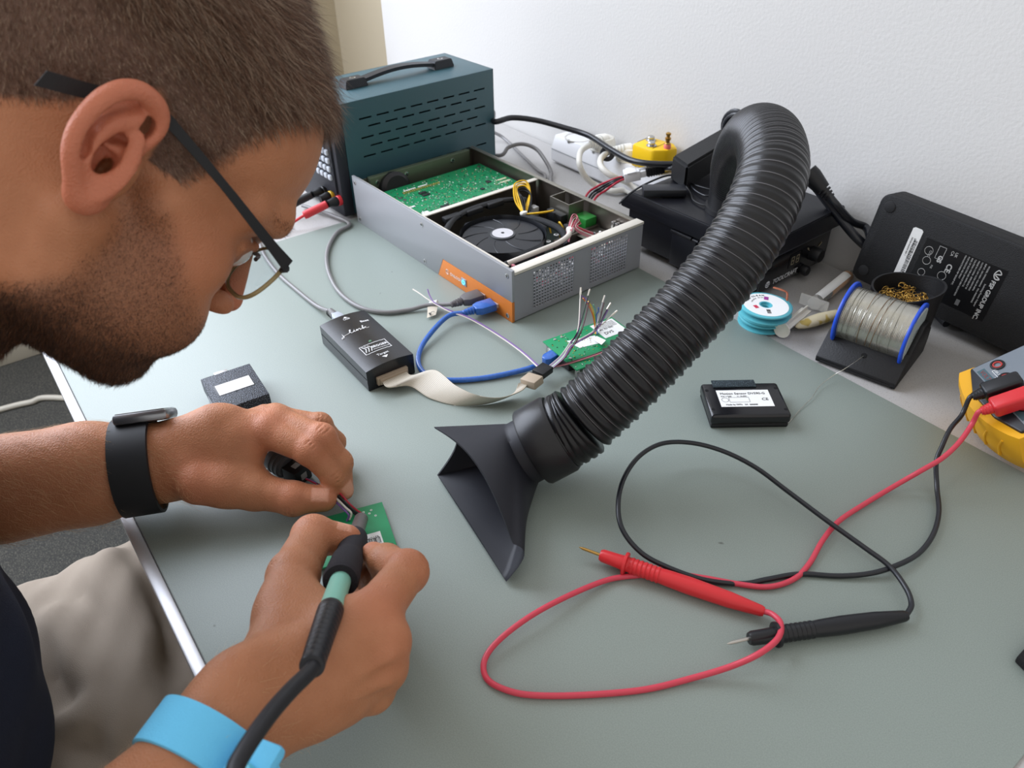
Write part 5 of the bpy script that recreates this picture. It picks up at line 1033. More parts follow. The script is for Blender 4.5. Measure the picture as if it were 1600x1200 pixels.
b = MB().lathe([(0.0060, 0), (0.0060, 0.006), (0.0050, 0.0075), (0.0001, 0.0078)], BLK(), 24, (0.0074, 0.088, 0.010), (1, 0, 0)); b.build('power_switch', fpn)
b = MB().lathe([(0.0300, 0.0745), (0.0300, 0.0800), (0.0275, 0.0805), (0.0275, 0.1010), (0.0255, 0.1010)], BLK(), 48, (-0.0640, 0.0350, 0)); b.build('hose_port', fe)
vt = MB()
for i in range(12): vt.box((-0.060+i*0.0045, 0.010, 0.0742), (-0.0582+i*0.0045, 0.060, 0.0752), ink)
vt.build('top_vent', fe)
# small black box on top of it
bx = thing('small_black_case', 'small flat black case lying on top of the fume extractor', 'case', tuple(P(1037, 303, 0.0765)), math.radians(52))
MB().box((-0.0250, -0.0095, 0.0), (0.0250, 0.0095, 0.0085), mat('slate_black_plastic', (24, 26, 32), 0.4), 0.0012).build('case_body', bx)
# ------------------------------------------------------------------ cables on the bench
def lead(name, label, cat, pts, r, m, n=10, k=8, extra=None):
    pts = [Vector(p) for p in pts]; o = pts[len(pts)//2]; t = thing(name, label, cat, tuple(o)); b = MB(); b.T = Matrix.Translation(-o); b.tube(cr(pts, k), r, m, n); b.build('sheath', t, 60); return t, Matrix.Translation(-o)
gcb = mat('grey_cable_pvc', (128, 126, 126), 0.35); gdk = mat('dark_grey_plug', (96, 92, 92), 0.5); blu = mat('translucent_blue_cable', (48, 106, 196), 0.25, trans=0.2, coat=0.4, var=0.25, vscale=350)
def usb_plug(t, T0, tip, dr, up, m, boot, L=0.026, w=0.0165, h=0.0085):
    b = MB(); b.T = T0 @ basis(tip, dr, Vector(up).cross(Vector(dr))); b.box((-0.0025, -0.006, -0.00225), (0.0060, 0.006, 0.00225), mat('usb_plug_metal')); b.build('metal_tongue', t)
    b = MB(); b.T = T0 @ basis(tip, dr, Vector(up).cross(Vector(dr))); b.prism([(-0.0022, -w/2), (-0.0022, w/2), (-L*0.75, w/2), (-L, w*0.30), (-L, -w*0.30), (-L*0.75, -w/2)], -h/2, h/2, m, 0.0012)
    b.build('plug_body', t)
    b = MB(); b.T = T0 @ basis(tip, dr, Vector(up).cross(Vector(dr)))
    b.lathe(sum([[(0.0030, -L-0.0010-i*0.0032), (0.0046-i*0.0004, -L-0.0014-i*0.0032), (0.0046-i*0.0004, -L-0.0032-i*0.0032), (0.0030, -L-0.0036-i*0.0032)] for i in range(4)], []), boot, 16, (0, 0, 0), (1, 0, 0)); b.build('strain_relief', t)
u1 = Vector((-0.9016+0.2780, 0.4095+0.0085, 0.0115)); u2 = Vector((-0.9016+0.3015, 0.4095+0.0092, 0.0105))
d1 = Vector((0.10, 1, 0.02)).normalized(); d2 = Vector((0.16, 1, 0.02)).normalized()
pe = u1-d1*0.036
t, T0 = lead('usb_cable', 'grey usb cable with white tag plugged into the orange front strip', 'cable', [u1-d1*0.026, pe, P(668, 477, .006), P(640, 484, .003), P(600, 488, .003), P(560, 479, .003), P(528, 454, .003), P(512, 420, .003), P(512, 390, .003), P(526, 364, .003), P(546, 350, .003), (-0.935, 0.388, .003), (-0.99, 0.37, .003)], 0.0025, gcb)
usb_plug(t, T0, u1, d1, (0, 0, 1), gdk, gdk)
b = MB(); b.T = T0; a = P(672, 476, .0058); c = P(684, 473, .0085); b.tube([a, c], 0.0033, wlab, 12); b.quadstrip([P(668, 480, .0055), P(668, 487, .004), P(667, 497, .0025)], [P(684, 477, .0075), P(683, 484, .005), P(681, 492, .003)], mat('cable_tag_paper', (214, 204, 186), 0.6), 0.0004); b.build('cable_tag', t)
b = MB(); b.T = T0 @ basis(P(669, 494, .0034), (P(683, 485, .0052)-P(669, 490, .0034)), (P(668, 480, .0055)-P(668, 492, .003))); b.tube([(0.006+0.0022*math.cos(q), 0.002+0.0022*math.sin(q), 0.0003) for q in np.linspace(0.3, 3.6, 12)], 0.0003, ink, 4); b.box((0.002, 0.000, 0.0003), (0.0035, 0.004, 0.0004), ink); b.build('tag_print', t)
t, T0 = lead('usb_cable', 'glossy blue usb cable from the orange strip to the green board', 'cable', [u2-d2*0.026, u2-d2*0.037, P(700, 494, .010), P(672, 522, .007), P(656, 548, .0035), P(655, 572, .003), P(674, 590, .003), P(712, 594, .003), P(760, 590, .003), P(810, 580, .0035), P(838, 572, .005)], 0.0027, blu)
usb_plug(t, T0, u2, d2, (0, 0, 1), blu, blu)
b = MB(); b.T = T0; e = P(866, 555, .0068); f_ = P(838, 572, .005); b.T = T0 @ basis(e, (e-f_), (0.7, 0.3, 0)); b.prism([(0.001, -0.0055), (0.001, 0.0055), (-0.010, 0.0055), (-0.014, 0.003), (-0.014, -0.003), (-0.010, -0.0055)], -0.004, 0.004, blu, 0.001); b.build('mini_plug', t)
# grey usb cable into the debugger
e = jw(-0.0005, 0.0265, 0.0120); dj = Vector((1, -0.05, 0)).normalized()
t, T0 = lead('usb_cable', 'thin grey usb cable coming from behind the glasses into the black debugger box', 'cable', [e-dj*0.026, e-dj*0.034, P(495, 478, .004), P(462, 452, .0025), P(435, 428, .0025), P(414, 400, .0025), P(404, 375, .0025), P(400, 350, .0025), (-1.05, 0.36, .0025)], 0.0023, gcb)
usb_plug(t, T0, e, dj, (0, 0, 1), mat('light_grey_plug', (172, 178, 186), 0.45), gcb, L=0.024, w=0.012, h=0.0105)
b = MB(); b.T = T0; q0 = e-dj*0.034
for i in range(5): b.tube([q0+Vector((0.002*i-0.004, 0.0042*math.cos(w), 0.0042*math.sin(w)-0.002)) for w in np.linspace(0, 2*PI, 13)[:-1]], 0.0004, mat('twist_wire_black', (40, 44, 50), 0.4), 4, closed=True)
b.build('twist_tie', t)
bkc = mat('black_power_cord', (20, 22, 28), 0.32, spec=0.6)
lead('power_cable', 'thick black power cord arcing from the teal power supply over the white strip', 'cable', [(-1.02, 0.672, 0.05), (-0.985, 0.690, 0.070), P(772, 190, .078), P(800, 184, .080), P(838, 188, .075), P(880, 199, .070), P(920, 212, .066), P(955, 234, .066), P(985, 250, .066), P(1020, 256, .068), P(1070, 256, .070), P(1120, 254, .075), P(1150, 258, .078)], 0.0040, bkc, 12)
lead('signal_cable', 'thin grey cable running straight down behind the open computer', 'cable', [(-1.10, 0.70, 0.03), P(772, 207, .012), P(792, 220, .004), P(815, 242, .0028), P(840, 266, .0028), P(852, 278, .0028), (-0.80, 0.625, .0028)], 0.0026, gcb)
lead('signal_cable', 'thin grey cable forming a raised loop behind the open computer', 'cable', [(-1.05, 0.66, 0.012), P(776, 243, .012), P(795, 230, .022), P(816, 225, .026), P(838, 233, .022), P(854, 254, .012), P(861, 270, .004), P(860, 280, .003), (-0.80, 0.66, .003)], 0.0030, gcb)

# ------------------------------------------------------------------ white power strip with two plugs
wp = mat('white_abs', (226, 226, 228), 0.35); wp2 = mat('ivory_rubber', (224, 222, 214), 0.45)
ps = thing('power_strip', 'white power strip lying against the wall with two white plugs in it', 'power strip', (-0.9085, 0.7470, 0), math.radians(0.6))
b = MB(); prof = [(0.0, 0.004), (0.004, 0.0), (0.047, 0.0), (0.051, 0.004), (0.051, 0.022), (0.043, 0.0405), (0.008, 0.0405), (0.0, 0.022)]
b.prism(prof, -0.001, 0.245, wp, 0.0012, axis='x'); b.build('body', ps)
MB().box((0.0, -0.0004, 0.0205), (0.243, 0.0002, 0.0215), mat('seam_grey', (168, 170, 174), 0.6)).build('seam', ps)
for i in range(4):
    x = 0.032+i*0.055; b = MB(); b.lathe([(0.0205, 0.0400), (0.0205, 0.0410), (0.0190, 0.0411), (0.0180, 0.0360), (0.0001, 0.0360)], wp2 if i else mat('socket_shade_white', (206, 204, 196), 0.45), 40, (x, 0.0255, 0)); sk = b.build('socket', ps)
    b = MB(); b.box((x-0.002, 0.0055, 0.0362), (x+0.002, 0.008, 0.0412), tin, 0.0004); b.box((x-0.002, 0.0430, 0.0362), (x+0.002, 0.0455, 0.0412), tin, 0.0004); b.build('earth_clip', sk)
    b = MB(); b.lathe([(0.0024, 0.0360), (0.0024, 0.0363)], ink, 12, (x-0.0095, 0.0255, 0)); b.lathe([(0.0024, 0.0360), (0.0024, 0.0363)], ink, 12, (x+0.0095, 0.0255, 0)); b.build('contact_holes', sk)
for i, (x, lab, cpts) in enumerate(((0.088, 'white mains plug nearer the empty socket, cord sagging furthest left', [P(922, 226, .052), P(908, 236, .048), P(905, 254, .042), P(913, 274, .024), P(930, 289, .007), P(955, 298, .005), P(985, 300, .005), (-0.66, 0.72, .005)]),
                                (0.140, 'white mains plug with a black cable grommet, beside the yellow grounding plug', [P(951, 237, .052), P(940, 246, .049), P(938, 257, .047), P(946, 268, .042), P(962, 278, .034), P(985, 288, .018), (-0.67, 0.74, .005)]))):
    o = Vector((-0.9085+x, 0.7725, 0.0)); t = thing('mains_plug', lab, 'plug', tuple(o)); T0 = Matrix.Translation(-o); b = MB(); b.T = T0
    b.lathe([(0.0175, 0.037), (0.0178, 0.050), (0.0150, 0.0560), (0.0070, 0.0590), (0.0001, 0.0595)], wp2, 32, o); b.build('plug_body', t)
    hd = Vector(cpts[0]); h0 = o+Vector((0.004, 0.0, 0.0520)); b = MB(); b.T = T0; dd = (hd-h0); b.tube([h0, h0+dd*0.5, hd], [0.0105, 0.0085, 0.0052], wp2, 16)
    b.build('plug_neck', t)
    b = MB(); b.T = T0
    for j in range(5): q = h0+dd*(0.35+0.13*j); b.lathe([(0.0098-j*0.0009, -0.0007), (0.0098-j*0.0009, 0.0007)], mat('groove_grey', (196, 196, 190), 0.5), 16, q, dd)
    b.build('grip_ribs', t)
    b = MB(); b.T = T0; b.tube(cr(cpts, 8), 0.0042, wp2, 12); b.build('cord', t)
    if i: b = MB(); b.T = T0; b.lathe([(0.0045, -0.0022), (0.0095, -0.0022), (0.0108, 0), (0.0095, 0.0022), (0.0045, 0.0022)], mat('black_grommet_rubber', (24, 25, 30), 0.5), 28, P(949, 240, .0515), (0.55, -0.70, 0.40), cap=False); b.build('grommet', t)

# ------------------------------------------------------------------ yellow grounding plug
yl = mat('yellow_abs', (236, 192, 24), 0.38); o = P(1003, 262, 0.030)
o = Vector((-0.7230, 0.7640, 0)); gp_ = thing('grounding_plug', 'bright yellow grounding plug with two snap studs, on the power strip', 'grounding plug', tuple(o), math.radians(8))
gp_.scale = (1.12, 1.10, 1.07)
b = MB(); b.prism([(-0.016, -0.012), (0.016, -0.014), (0.028, -0.002), (0.034, 0.012), (0.020, 0.024), (-0.016, 0.024)], 0.041, 0.0700, yl, 0.003); b.prism([(-0.014, -0.008), (0.014, -0.010), (0.020, 0.010), (0.010, 0.020), (-0.014, 0.020)], 0.030, 0.042, yl, 0.002); b.build('plug_body', gp_)
for x, y in ((-0.006, 0.012), (0.006, -0.003)): MB().lathe([(0.0062, 0.0695), (0.0062, 0.0710), (0.0040, 0.0715), (0.0046, 0.0745), (0.0036, 0.0755), (0.0001, 0.0757)], tin, 24, (x, y, 0)).build('snap_stud', gp_)
b = MB().box((-0.0145, -0.004, 0.0699), (-0.0140, 0.020, 0.0702), ink); b.box((0.0125, -0.010, 0.0699), (0.0130, 0.016, 0.0702), ink); b.build('print_lines', gp_)
b = MB(); b.lathe([(0.0030, 0.069), (0.0038, 0.076), (0.0026, 0.077), (0.0026, 0.080), (0.0036, 0.0805), (0.0036, 0.083), (0.0022, 0.0835), (0.0022, 0.086), (0.0032, 0.0865), (0.0032, 0.0885), (0.0015, 0.0895)], mat('brass_pin', (190, 150, 80), 0.3, 0.9), 16, (0.024, 0.004, 0)); b.build('banana_pin', gp_)
b = MB(); b.lathe([(0.0044, 0.0695), (0.0044, 0.0740), (0.0034, 0.0755)], mat('pink_insulator', (226, 120, 110), 0.4), 16, (0.024, 0.004, 0)); b.build('insulator', gp_)
lead('ground_wire', 'short dark wire dropping from the yellow plug to the black adapter', 'cable', [P(1044, 222, .078), P(1047, 234, .068), P(1052, 248, .056), P(1056, 262, .040)], 0.0013, bkc)

# ------------------------------------------------------------------ molex connector, black plug and cords near the extractor
mo = P(990, 272, 0.052); t = thing('wire_connector', 'white plastic connector joining red and black wires to a ribbed black plug', 'connector', tuple(mo)); T0 = Matrix.Translation(-mo)
da = (P(1030, 264, .060)-P(975, 276, .050)).normalized()
b = MB(); b.T = T0 @ basis(mo, da, (-da.y, da.x, 0)); b.box((-0.013, -0.009, -0.007), (0.008, 0.009, 0.006), wp, 0.0012); b.box((0.006, -0.007, -0.005), (0.016, 0.007, 0.004), wp, 0.001); b.box((-0.009, -0.010, 0.005), (0.004, 0.010, 0.0068), wp, 0.0006); b.box((0.002, -0.0025, 0.004), (0.018, 0.0025, 0.0062), wp, 0.0006); b.build('housing', t)
b = MB(); b.T = T0 @ basis(mo, da, (-da.y, da.x, 0)); b.box((0.016, -0.0075, -0.0055), (0.040, 0.0075, 0.0055), BLK(), 0.0015)
for i in range(6): b.box((0.018+i*0.0033, -0.0079, -0.0058), (0.0195+i*0.0033, 0.0079, 0.0060), BLK(), 0.0003)
b.build('ribbed_plug', t)
for i, (dx, m_) in enumerate(((-6, redw), (-1, bkw), (3, bkw), (8, redw))):
    b = MB(); b.T = T0; b.tube(cr([mo-da*0.012+Vector((0, -0.004+i*0.0026, -0.001*i)), P(958+dx*.4, 281+i*2, .045), P(938+dx, 292+i*2, .032), P(922+dx, 306+i*1.5, .022), (-0.665+0.003*i, 0.585, .030)], 8), 0.0016, m_, 8); b.build('wire', t)
b = MB(); b.T = T0; b.tube(cr([mo+da*0.038, P(1052, 262, .066), P(1085, 256, .072), P(1125, 247, .076), P(1160, 250, .078)], 8), 0.0034, bkc, 10); b.build('cable_tail', t)
lead('twin_lead', 'thin glossy black twin lead crossing the left rim of the fume extractor', 'cable', [P(968, 318, .074), P(985, 302, .080), P(1012, 286, .082), P(1045, 274, .080), P(1068, 280, .079), P(1090, 300, .078), P(1110, 306, .079), P(1145, 296, .080)], 0.0012, bkc, 8)
lead('twin_lead', 'thin black lead with a bright highlight beside the hose port', 'cable', [P(1052, 276, .080), P(1075, 284, .080), P(1095, 292, .080), P(1120, 298, .080), P(1155, 300, .080)], 0.0012, bkc, 8)
lead('twin_lead', 'thin black lead lying limp over the extractor vent', 'cable', [P(1062, 276, .080), P(1078, 300, .078), P(1085, 314, .077), P(1110, 322, .0775), P(1150, 314, .0775)], 0.0010, mat('matte_black_wire', (20, 20, 22), 0.6), 8)
o = P(1090, 228, 0.085); ab = thing('power_brick', 'long black power brick leaning on the wall behind the yellow plug', 'power adapter', (-0.640, 0.780, 0)); 
b = MB(); b.T = Matrix.Translation((0.640, -0.780, 0)); c0 = [P(1050, 243, .104), P(1128, 199, .118), P(1150, 214, .118), P(1074, 260, .104)]
for q in c0: q.y = min(q.y, 0.796)
bm = bmesh.new(); hi = [bm.verts.new(q) for q in c0]; lo = [bm.verts.new(q-Vector((0, 0, 0.030))) for q in c0]; bm.faces.new(hi); bm.faces.new(lo[::-1])
for i in range(4): bm.faces.new((hi[i], lo[i], lo[(i+1) % 4], hi[(i+1) % 4]))
bmesh.ops.recalc_face_normals(bm, faces=list(bm.faces)); bmesh.ops.bevel(bm, geom=list(bm.edges), offset=0.003, segments=2, affect='EDGES'); b.addbm(bm, mat('matte_black_brick', (15, 15, 17), 0.5, bump=0.1, bscale=900)); b.build('brick_case', ab)
for i, rr_ in enumerate((0, 0.004, 0.008)):
    c0 = P(1150, 196+i*3, .118); q = [c0+Vector((math.cos(w)*(0.022-rr_*0.5)*0.9, 0.2*math.cos(w)*0.01, math.sin(w)*(0.022-rr_*0.6))) for w in np.linspace(0, 2*PI, 25)[:-1]]
    if i == 0: cl = thing('coiled_cord', 'coil of glossy black cord showing left of the hose bend', 'cable', tuple(c0)); T0 = Matrix.Translation(-c0)
    b = MB(); b.T = T0; b.tube(q, 0.0036, bkc, 10, closed=True); b.build('coil_turn', cl)
t, T0 = lead('power_cable', 'black cord with ribbed socket end, left of the hose, on the black brick', 'cable', [P(1064, 268, .078), P(1072, 262, .082), P(1090, 255, .086), P(1118, 246, .090), P(1150, 240, .090)], 0.0030, bkc)
b = MB(); b.T = T0; a, c = P(1100, 240, .094), P(1128, 232, .100); b.tube([a, a+(c-a)*0.2, c], [0.0085, 0.0105, 0.0115], BLK(), 16)
for i in range(3): q = a+(c-a)*(0.15+0.25*i); b.lathe([(0.0112, -0.001), (0.0112, 0.001)], ink, 16, q, c-a)
b.build('socket_end', t)

# ------------------------------------------------------------------ large laptop-type adapter on its edge
AD = thing('power_adapter', 'large black power adapter with printed label, standing on edge against the wall', 'power adapter', (-0.395, 0.757, 0.018))
u_ = Vector((1, 0, -0.045)).normalized(); v_ = Vector((0.045, 0.015/0.098*1.0, 1)).normalized()
B_ = Matrix.Identity(4); bb_ = basis((0, 0, 0), u_, v_); AM = bb_
ag = mat('grained_black_plastic', (17, 17, 19), 0.6, bump=0.6, bscale=1400); ae = mat('adapter_side_grey', (44, 44, 47), 0.6, bump=0.5, bscale=1400)
b = MB(); b.T = AM; pts = []
for cx, cy, a0 in ((0.011, 0.011, PI), (0.209, 0.011, 1.5*PI), (0.209, 0.087, 0), (0.011, 0.087, 0.5*PI)):
    for i in range(7): a = a0+i*PI/12; pts.append((cx+0.011*math.cos(a), cy+0.011*math.sin(a)))
b.prism(pts, -0.0300, 0.0, ag, 0.0022); b.build('case', AD)
b = MB(); b.T = AM; o2 = [(0.110+(x-0.110)*1.0007, 0.049+(y-0.049)*1.0015) for x, y in pts]; b.prism(o2, -0.0160, -0.0154, ink); b.build('case_seam', AD)
for x, y in ((0.0125, 0.0855), (0.0125, 0.0125), (0.208, 0.0855), (0.208, 0.0125)):
    b = MB(); b.T = AM; b.lathe([(0.0058, 0.0), (0.0058, 0.0006), (0.0050, 0.0010), (0.0001, 0.0010)], mat('rubber_foot', (36, 36, 38), 0.8), 24, (x, y, 0)); b.build('rubber_foot', AD)
b = MB(); b.T = AM; b.prism([(0.044, 0.019), (0.0550, 0.019), (0.0550, 0.0750), (0.0530, 0.0765), (0.0460, 0.0765), (0.044, 0.0750)], 0.0, 0.0003, wlab); sl = b.build('barcode_sticker', AD)
b = MB(); b.T = AM; random.seed(2); y = 0.0220
while y < 0.064: h = rnd(0.0003, 0.0010); b.box((0.0500, y, 0.0003), (0.0540, y+h, 0.0004), ink); y += h+rnd(0.0003, 0.0009)
b.T = AM @ TR(0.0495, 0.066, 0.0004, rz=-PI/2); b.text('S/N H8C0100096511', 0.0028, ink); b.T = AM @ TR(0.0465, 0.066, 0.0004, rz=-PI/2); b.text('FSP330-AAAN3 REV 1', 0.0022, ink); b.build('barcode_print', sl)
b = MB(); b.T = AM; b.box((0.0610, 0.0170, 0.0), (0.1440, 0.0715, 0.0002), mat('label_black_gloss', (12, 12, 14), 0.35)); pl2 = b.build('rating_label', AD)
gi = mat('grey_white_print', (176, 176, 174), 0.6); b = MB(); R90 = -PI/2
def at_(x, y, s, sz, **k): b.T = AM @ TR(x, y, 0.0004, rz=R90); b.text(s, sz, gi, **k)
at_(0.1345, 0.0580, 'FSP GROUP INC.', 0.0058, bold=0.00015); at_(0.1300, 0.0520, 'Switching Power Adapter', 0.0024); at_(0.1262, 0.0690, 'MODEL: FSP330-AAAN3   P/N: 9NA3300405', 0.0021)
for i in range(7): at_(0.1225-i*0.0034, 0.0700, ['INPUT: 100-240V~ 4.3A 50-60Hz', 'OUTPUT: 24V 13.75A 330W MAX', 'MADE IN CHINA  EFFICIENCY VI', 'CAUTION: FOR USE WITH I.T.E.', 'RISK OF ELECTRIC SHOCK DRY LOCATION', 'FOR INDOOR USE ONLY', 'MANUFACTURER FSP GROUP INC.'][i], 0.0021)
at_(0.0905, 0.0560, 'CE', 0.0075, bold=0.0002); at_(0.0930, 0.0690, 'UK', 0.0038); at_(0.0890, 0.0690, 'CA', 0.0038); at_(0.0795, 0.0600, 'GS', 0.0060, bold=0.0003); at_(0.0690, 0.0610, 'CCC', 0.0032); at_(0.0760, 0.0480, 'PSE', 0.0026)
b.T = AM
for (x, y, r) in ((0.0680, 0.0600, 0.0042), (0.0700, 0.0500, 0.0040), (0.0700, 0.0370, 0.0036), (0.0900, 0.0420, 0.0042)): b.tube([(x+r*math.cos(w), y+r*math.sin(w), 0.0004) for w in np.linspace(0, 2*PI, 21)[:-1]], 0.00025, gi, 4, closed=True)
for (x0, y0, x1, y1) in ((0.0760, 0.0555, 0.0835, 0.0690), (0.0790, 0.0270, 0.0860, 0.0360)):
    for q in ((x0, y0, x1, y0+.0004), (x0, y1-.0004, x1, y1), (x0, y0, x0+.0004, y1), (x1-.0004, y0, x1, y1)): b.box((q[0], q[1], .0003), (q[2], q[3], .0004), gi)
b.tube([(0.0660, 0.0260, .0004), (0.0740, 0.0260, .0004), (0.0700, 0.0330, .0004)], 0.00025, gi, 4, closed=True)
b.tube(cr([(0.1365, 0.0690, .0004), (0.1400, 0.0660, .0004), (0.1350, 0.0640, .0004), (0.1400, 0.0610, .0004), (0.1365, 0.0600, .0004), (0.1340, 0.0640, .0004)], 6, closed=True), 0.0006, gi, 5, closed=True)
for i in range(9):
    x = 0.1010-i*0.0008; b.box((0.0955+i*0.0000, 0.0200, .0003), (0.0957, 0.0240, .0004), gi)
b.box((0.1130, 0.0210, .0003), (0.1170, 0.0270, .0004), mat('dim_grey_print', (96, 96, 96), 0.6)); b.build('label_print', pl2)
# cords to the adapter and under it
t, T0 = lead('power_cable', 'thick black cord sagging from behind the hose down behind the brass wool cup', 'cable', [P(1240, 262, .120), P(1268, 285, .100), P(1300, 325, .078), P(1335, 368, .058), P(1370, 400, .040), P(1408, 436, .024), P(1436, 462, .010), P(1480, 505, .006)], 0.0050, bkc, 12)
t, T0 = lead('adapter_cord', 'black cord with a ribbed plug running from the hose into the adapter end', 'cable', [P(1225, 250, .130), P(1262, 272, .115), P(1290, 300, .100), P(1305, 318, .090), P(1330, 345, .070), P(1352, 355, .062), (-0.392, 0.772, .062)], 0.0042, bkc, 12)
b = MB(); b.T = T0; a, c = P(1262, 268, .118), P(1286, 296, .102); b.tube([a, a+(c-a)*0.3, c], [0.0100, 0.0105, 0.0080], BLK(), 16)
for i in range(3): q = c+(c-a).normalized()*(0.003+0.004*i); b.lathe([(0.0072-i*.0008, -0.0011), (0.0072-i*.0008, 0.0011)], BLK(), 16, q, c-a)
b.build('ribbed_plug', t)
for i, (lab, z, y1) in enumerate((('upper black cord lying along the foot of the large adapter', 0.0085, 0.0), ('lower black cord on the desk at the foot of the large adapter', 0.0045, 6.0))):
    lead('power_cable', lab, 'cable', [P(1400, 455+y1*1.5, .006), P(1440, 470+y1*1.5, .0075+i*-.003), P(1475, 478+y1*1.6, z), P(1510, 497+y1, z), P(1545, 517+y1, z), P(1585, 535+y1, z), P(1640, 560+y1, z)], 0.0042, bkc, 12)

# ------------------------------------------------------------------ desoldering wick spools, syringe, eraser
tq = mat('turquoise_plastic', (92, 178, 190), 0.4)
for i, (c, z0, tl, lab) in enumerate(((P(1192, 503, 0.0), 0.0, 0.03, 'lowest turquoise desoldering wick spool in the small stack by the hose'), (P(1196, 491, 0.010), 0.0105, 0.05, 'middle turquoise desoldering wick spool in the small stack by the hose'), (P(1196, 477, 0.030), 0.0212, -0.03, 'topmost turquoise wick spool with barcode label and copper braid end'))):
    t = thing('solder_wick_spool', lab, 'wick spool', (c.x, c.y, z0), rot=(tl, -tl*0.6, 0), group='stack of turquoise wick spools')
    b = MB(); R = 0.0262; b.lathe([(0.0055, 0.0), (R-0.001, 0.0), (R, 0.0006), (R, 0.0016), (R-0.0015, 0.0022), (0.0165, 0.0026), (0.0165, 0.0064), (R-0.0015, 0.0068), (R, 0.0074), (R, 0.0088), (R-0.001, 0.0094), (0.0055, 0.0094), (0.0055, 0.0070), (0.0040, 0.0066), (0.0040, 0.0)], tq, 64, cap=False); b.build('spool_body', t)
    b = MB(); b.lathe([(0.0068, 0.0093), (0.0068, 0.0096), (0.0228, 0.0096), (0.0228, 0.0093)], wlab, 64, cap=False); lb = b.build('round_label', t)
    b = MB(); ma = mat('magenta_print', (150, 60, 140), 0.6); rd = mat('red_print', (196, 50, 80), 0.6)
    b.T = TR(0, 0, 0.0097, rz=2.2); b.box((0.010, -0.002, 0), (0.0165, 0.0025, 0.0001), ma) if i != 1 else None
    b.T = TR(0, 0, 0.0097, rz=-1.9); b.box((0.010, -0.002, 0), (0.0140, 0.0035, 0.0001), rd)
    b.T = TR(0, 0, 0.0097, rz=-0.7)
    for q in range(9): b.box((0.0100+q*0.0009, -0.0018, 0), (0.0100+q*0.0009+rnd(.0002, .0005), 0.0022, 0.0001), ink)
    for q, chh in enumerate('NO-CLEAN'): b.T = TR(0, 0, 0.0097, rz=3.6-q*0.16) @ TR(0.0175, 0, 0, rz=-PI/2); b.text(chh, 0.0032, ink, bold=0.0001)
    for q, chh in enumerate('SOLDER WICK'): b.T = TR(0, 0, 0.0097, rz=3.7-q*0.12) @ TR(0.0135, 0, 0, rz=-PI/2); b.text(chh, 0.0020, ink)
    b.build('label_print', lb)
    if i == 2: b = MB(); b.T = Matrix.Translation(-Vector((c.x, c.y, z0))); b.tube(cr([P(1229, 470, .026), P(1230, 457, .030), P(1222, 452, .032), P(1208, 448, .031)], 6), 0.0011, mat('copper_braid', (184, 112, 84), 0.4, 0.6, bump=0.8, bscale=2500), 8, flat=0.4); b.build('copper_braid', t)
o = P(1221, 516, 0.0085); sy = thing('flux_syringe', 'white syringe half full of amber flux lying next to the wick spools', 'syringe', tuple(o)); T0 = Matrix.Translation(-o)
e = P(1327, 429, 0.0085); dv = (e-o).normalized(); LS = (e-o).length
clr = mat('clear_syringe_plastic', (240, 238, 230), 0.12, ior=1.4, alpha=0.28); amb = mat('amber_flux', (206, 134, 44), 0.3)
plm = mat('plunger_white', (228, 224, 212), 0.4)
b = MB(); b.T = T0; b.lathe([(0.0085, 0), (0.0088, 0.0006), (0.0088, 0.0016), (0.0080, 0.0020)], plm, 36, o, dv); b.build('thumb_rest', sy)
b = MB(); b.T = T0 @ basis(o, dv, (-dv.y, dv.x, 0)); b.box((0.001, -0.0055, -0.0008), (0.055, 0.0055, 0.0008), plm, 0.0004); b.box((0.001, -0.0008, -0.0055), (0.055, 0.0008, 0.0055), plm, 0.0004); b.build('plunger', sy)
b = MB(); b.T = T0; x0 = LS*0.45; b.lathe([(0.0072, x0), (0.0072, LS-0.004), (0.0050, LS), (0.0025, LS+0.001), (0.0022, LS+0.006)], clr, 36, o, dv); b.build('barrel', sy)
b = MB(); b.T = T0; b.lathe([(0.0064, LS*0.66), (0.0064, LS-0.0045), (0.0044, LS-0.001)], amb, 32, o, dv); b.build('flux', sy)
b = MB(); b.T = T0; b.lathe([(0.0065, LS*0.59), (0.0065, LS*0.635), (0.0058, LS*0.655)], BLK(), 32, o, dv); b.build('piston', sy)
b = MB(); b.T = T0 @ basis(o+dv*x0, dv, (-dv.y, dv.x, 0)); b.box((-0.0012, -0.0160, -0.0055), (0.0012, 0.0160, 0.0075), clr, 0.0008); b.build('finger_flange', sy)
b = MB(); b.T = T0 @ basis(o, dv, (-dv.y, dv.x, 0)); pp_ = [(0.0075*math.cos(w), 0.0075*math.sin(w)) for w in np.linspace(math.radians(60), math.radians(140), 8)]
b.quadstrip([(LS*0.50, y, z) for y, z in pp_], [(LS*0.93, y, z) for y, z in pp_], wlab, 0.0002); b.build('paper_label', sy)
b = MB(); b.T = T0; b.lathe([(0.0022, LS+0.005), (0.0026, LS+0.007), (0.0008, LS+0.009), (0.0006, LS+0.014), (0.0016, LS+0.0145), (0.0012, LS+0.018)], BLK(), 12, o, dv); b.build('needle_cap', sy)
o = P(1243, 511, 0.0055); e = P(1320, 485, 0.0055); er = thing('spudger', 'cream pointed plastic pick with faint yellow stains, beside the syringe', 'tool', tuple(o)); T0 = Matrix.Translation(-o); dv = (e-o).normalized(); LS = (e-o).length
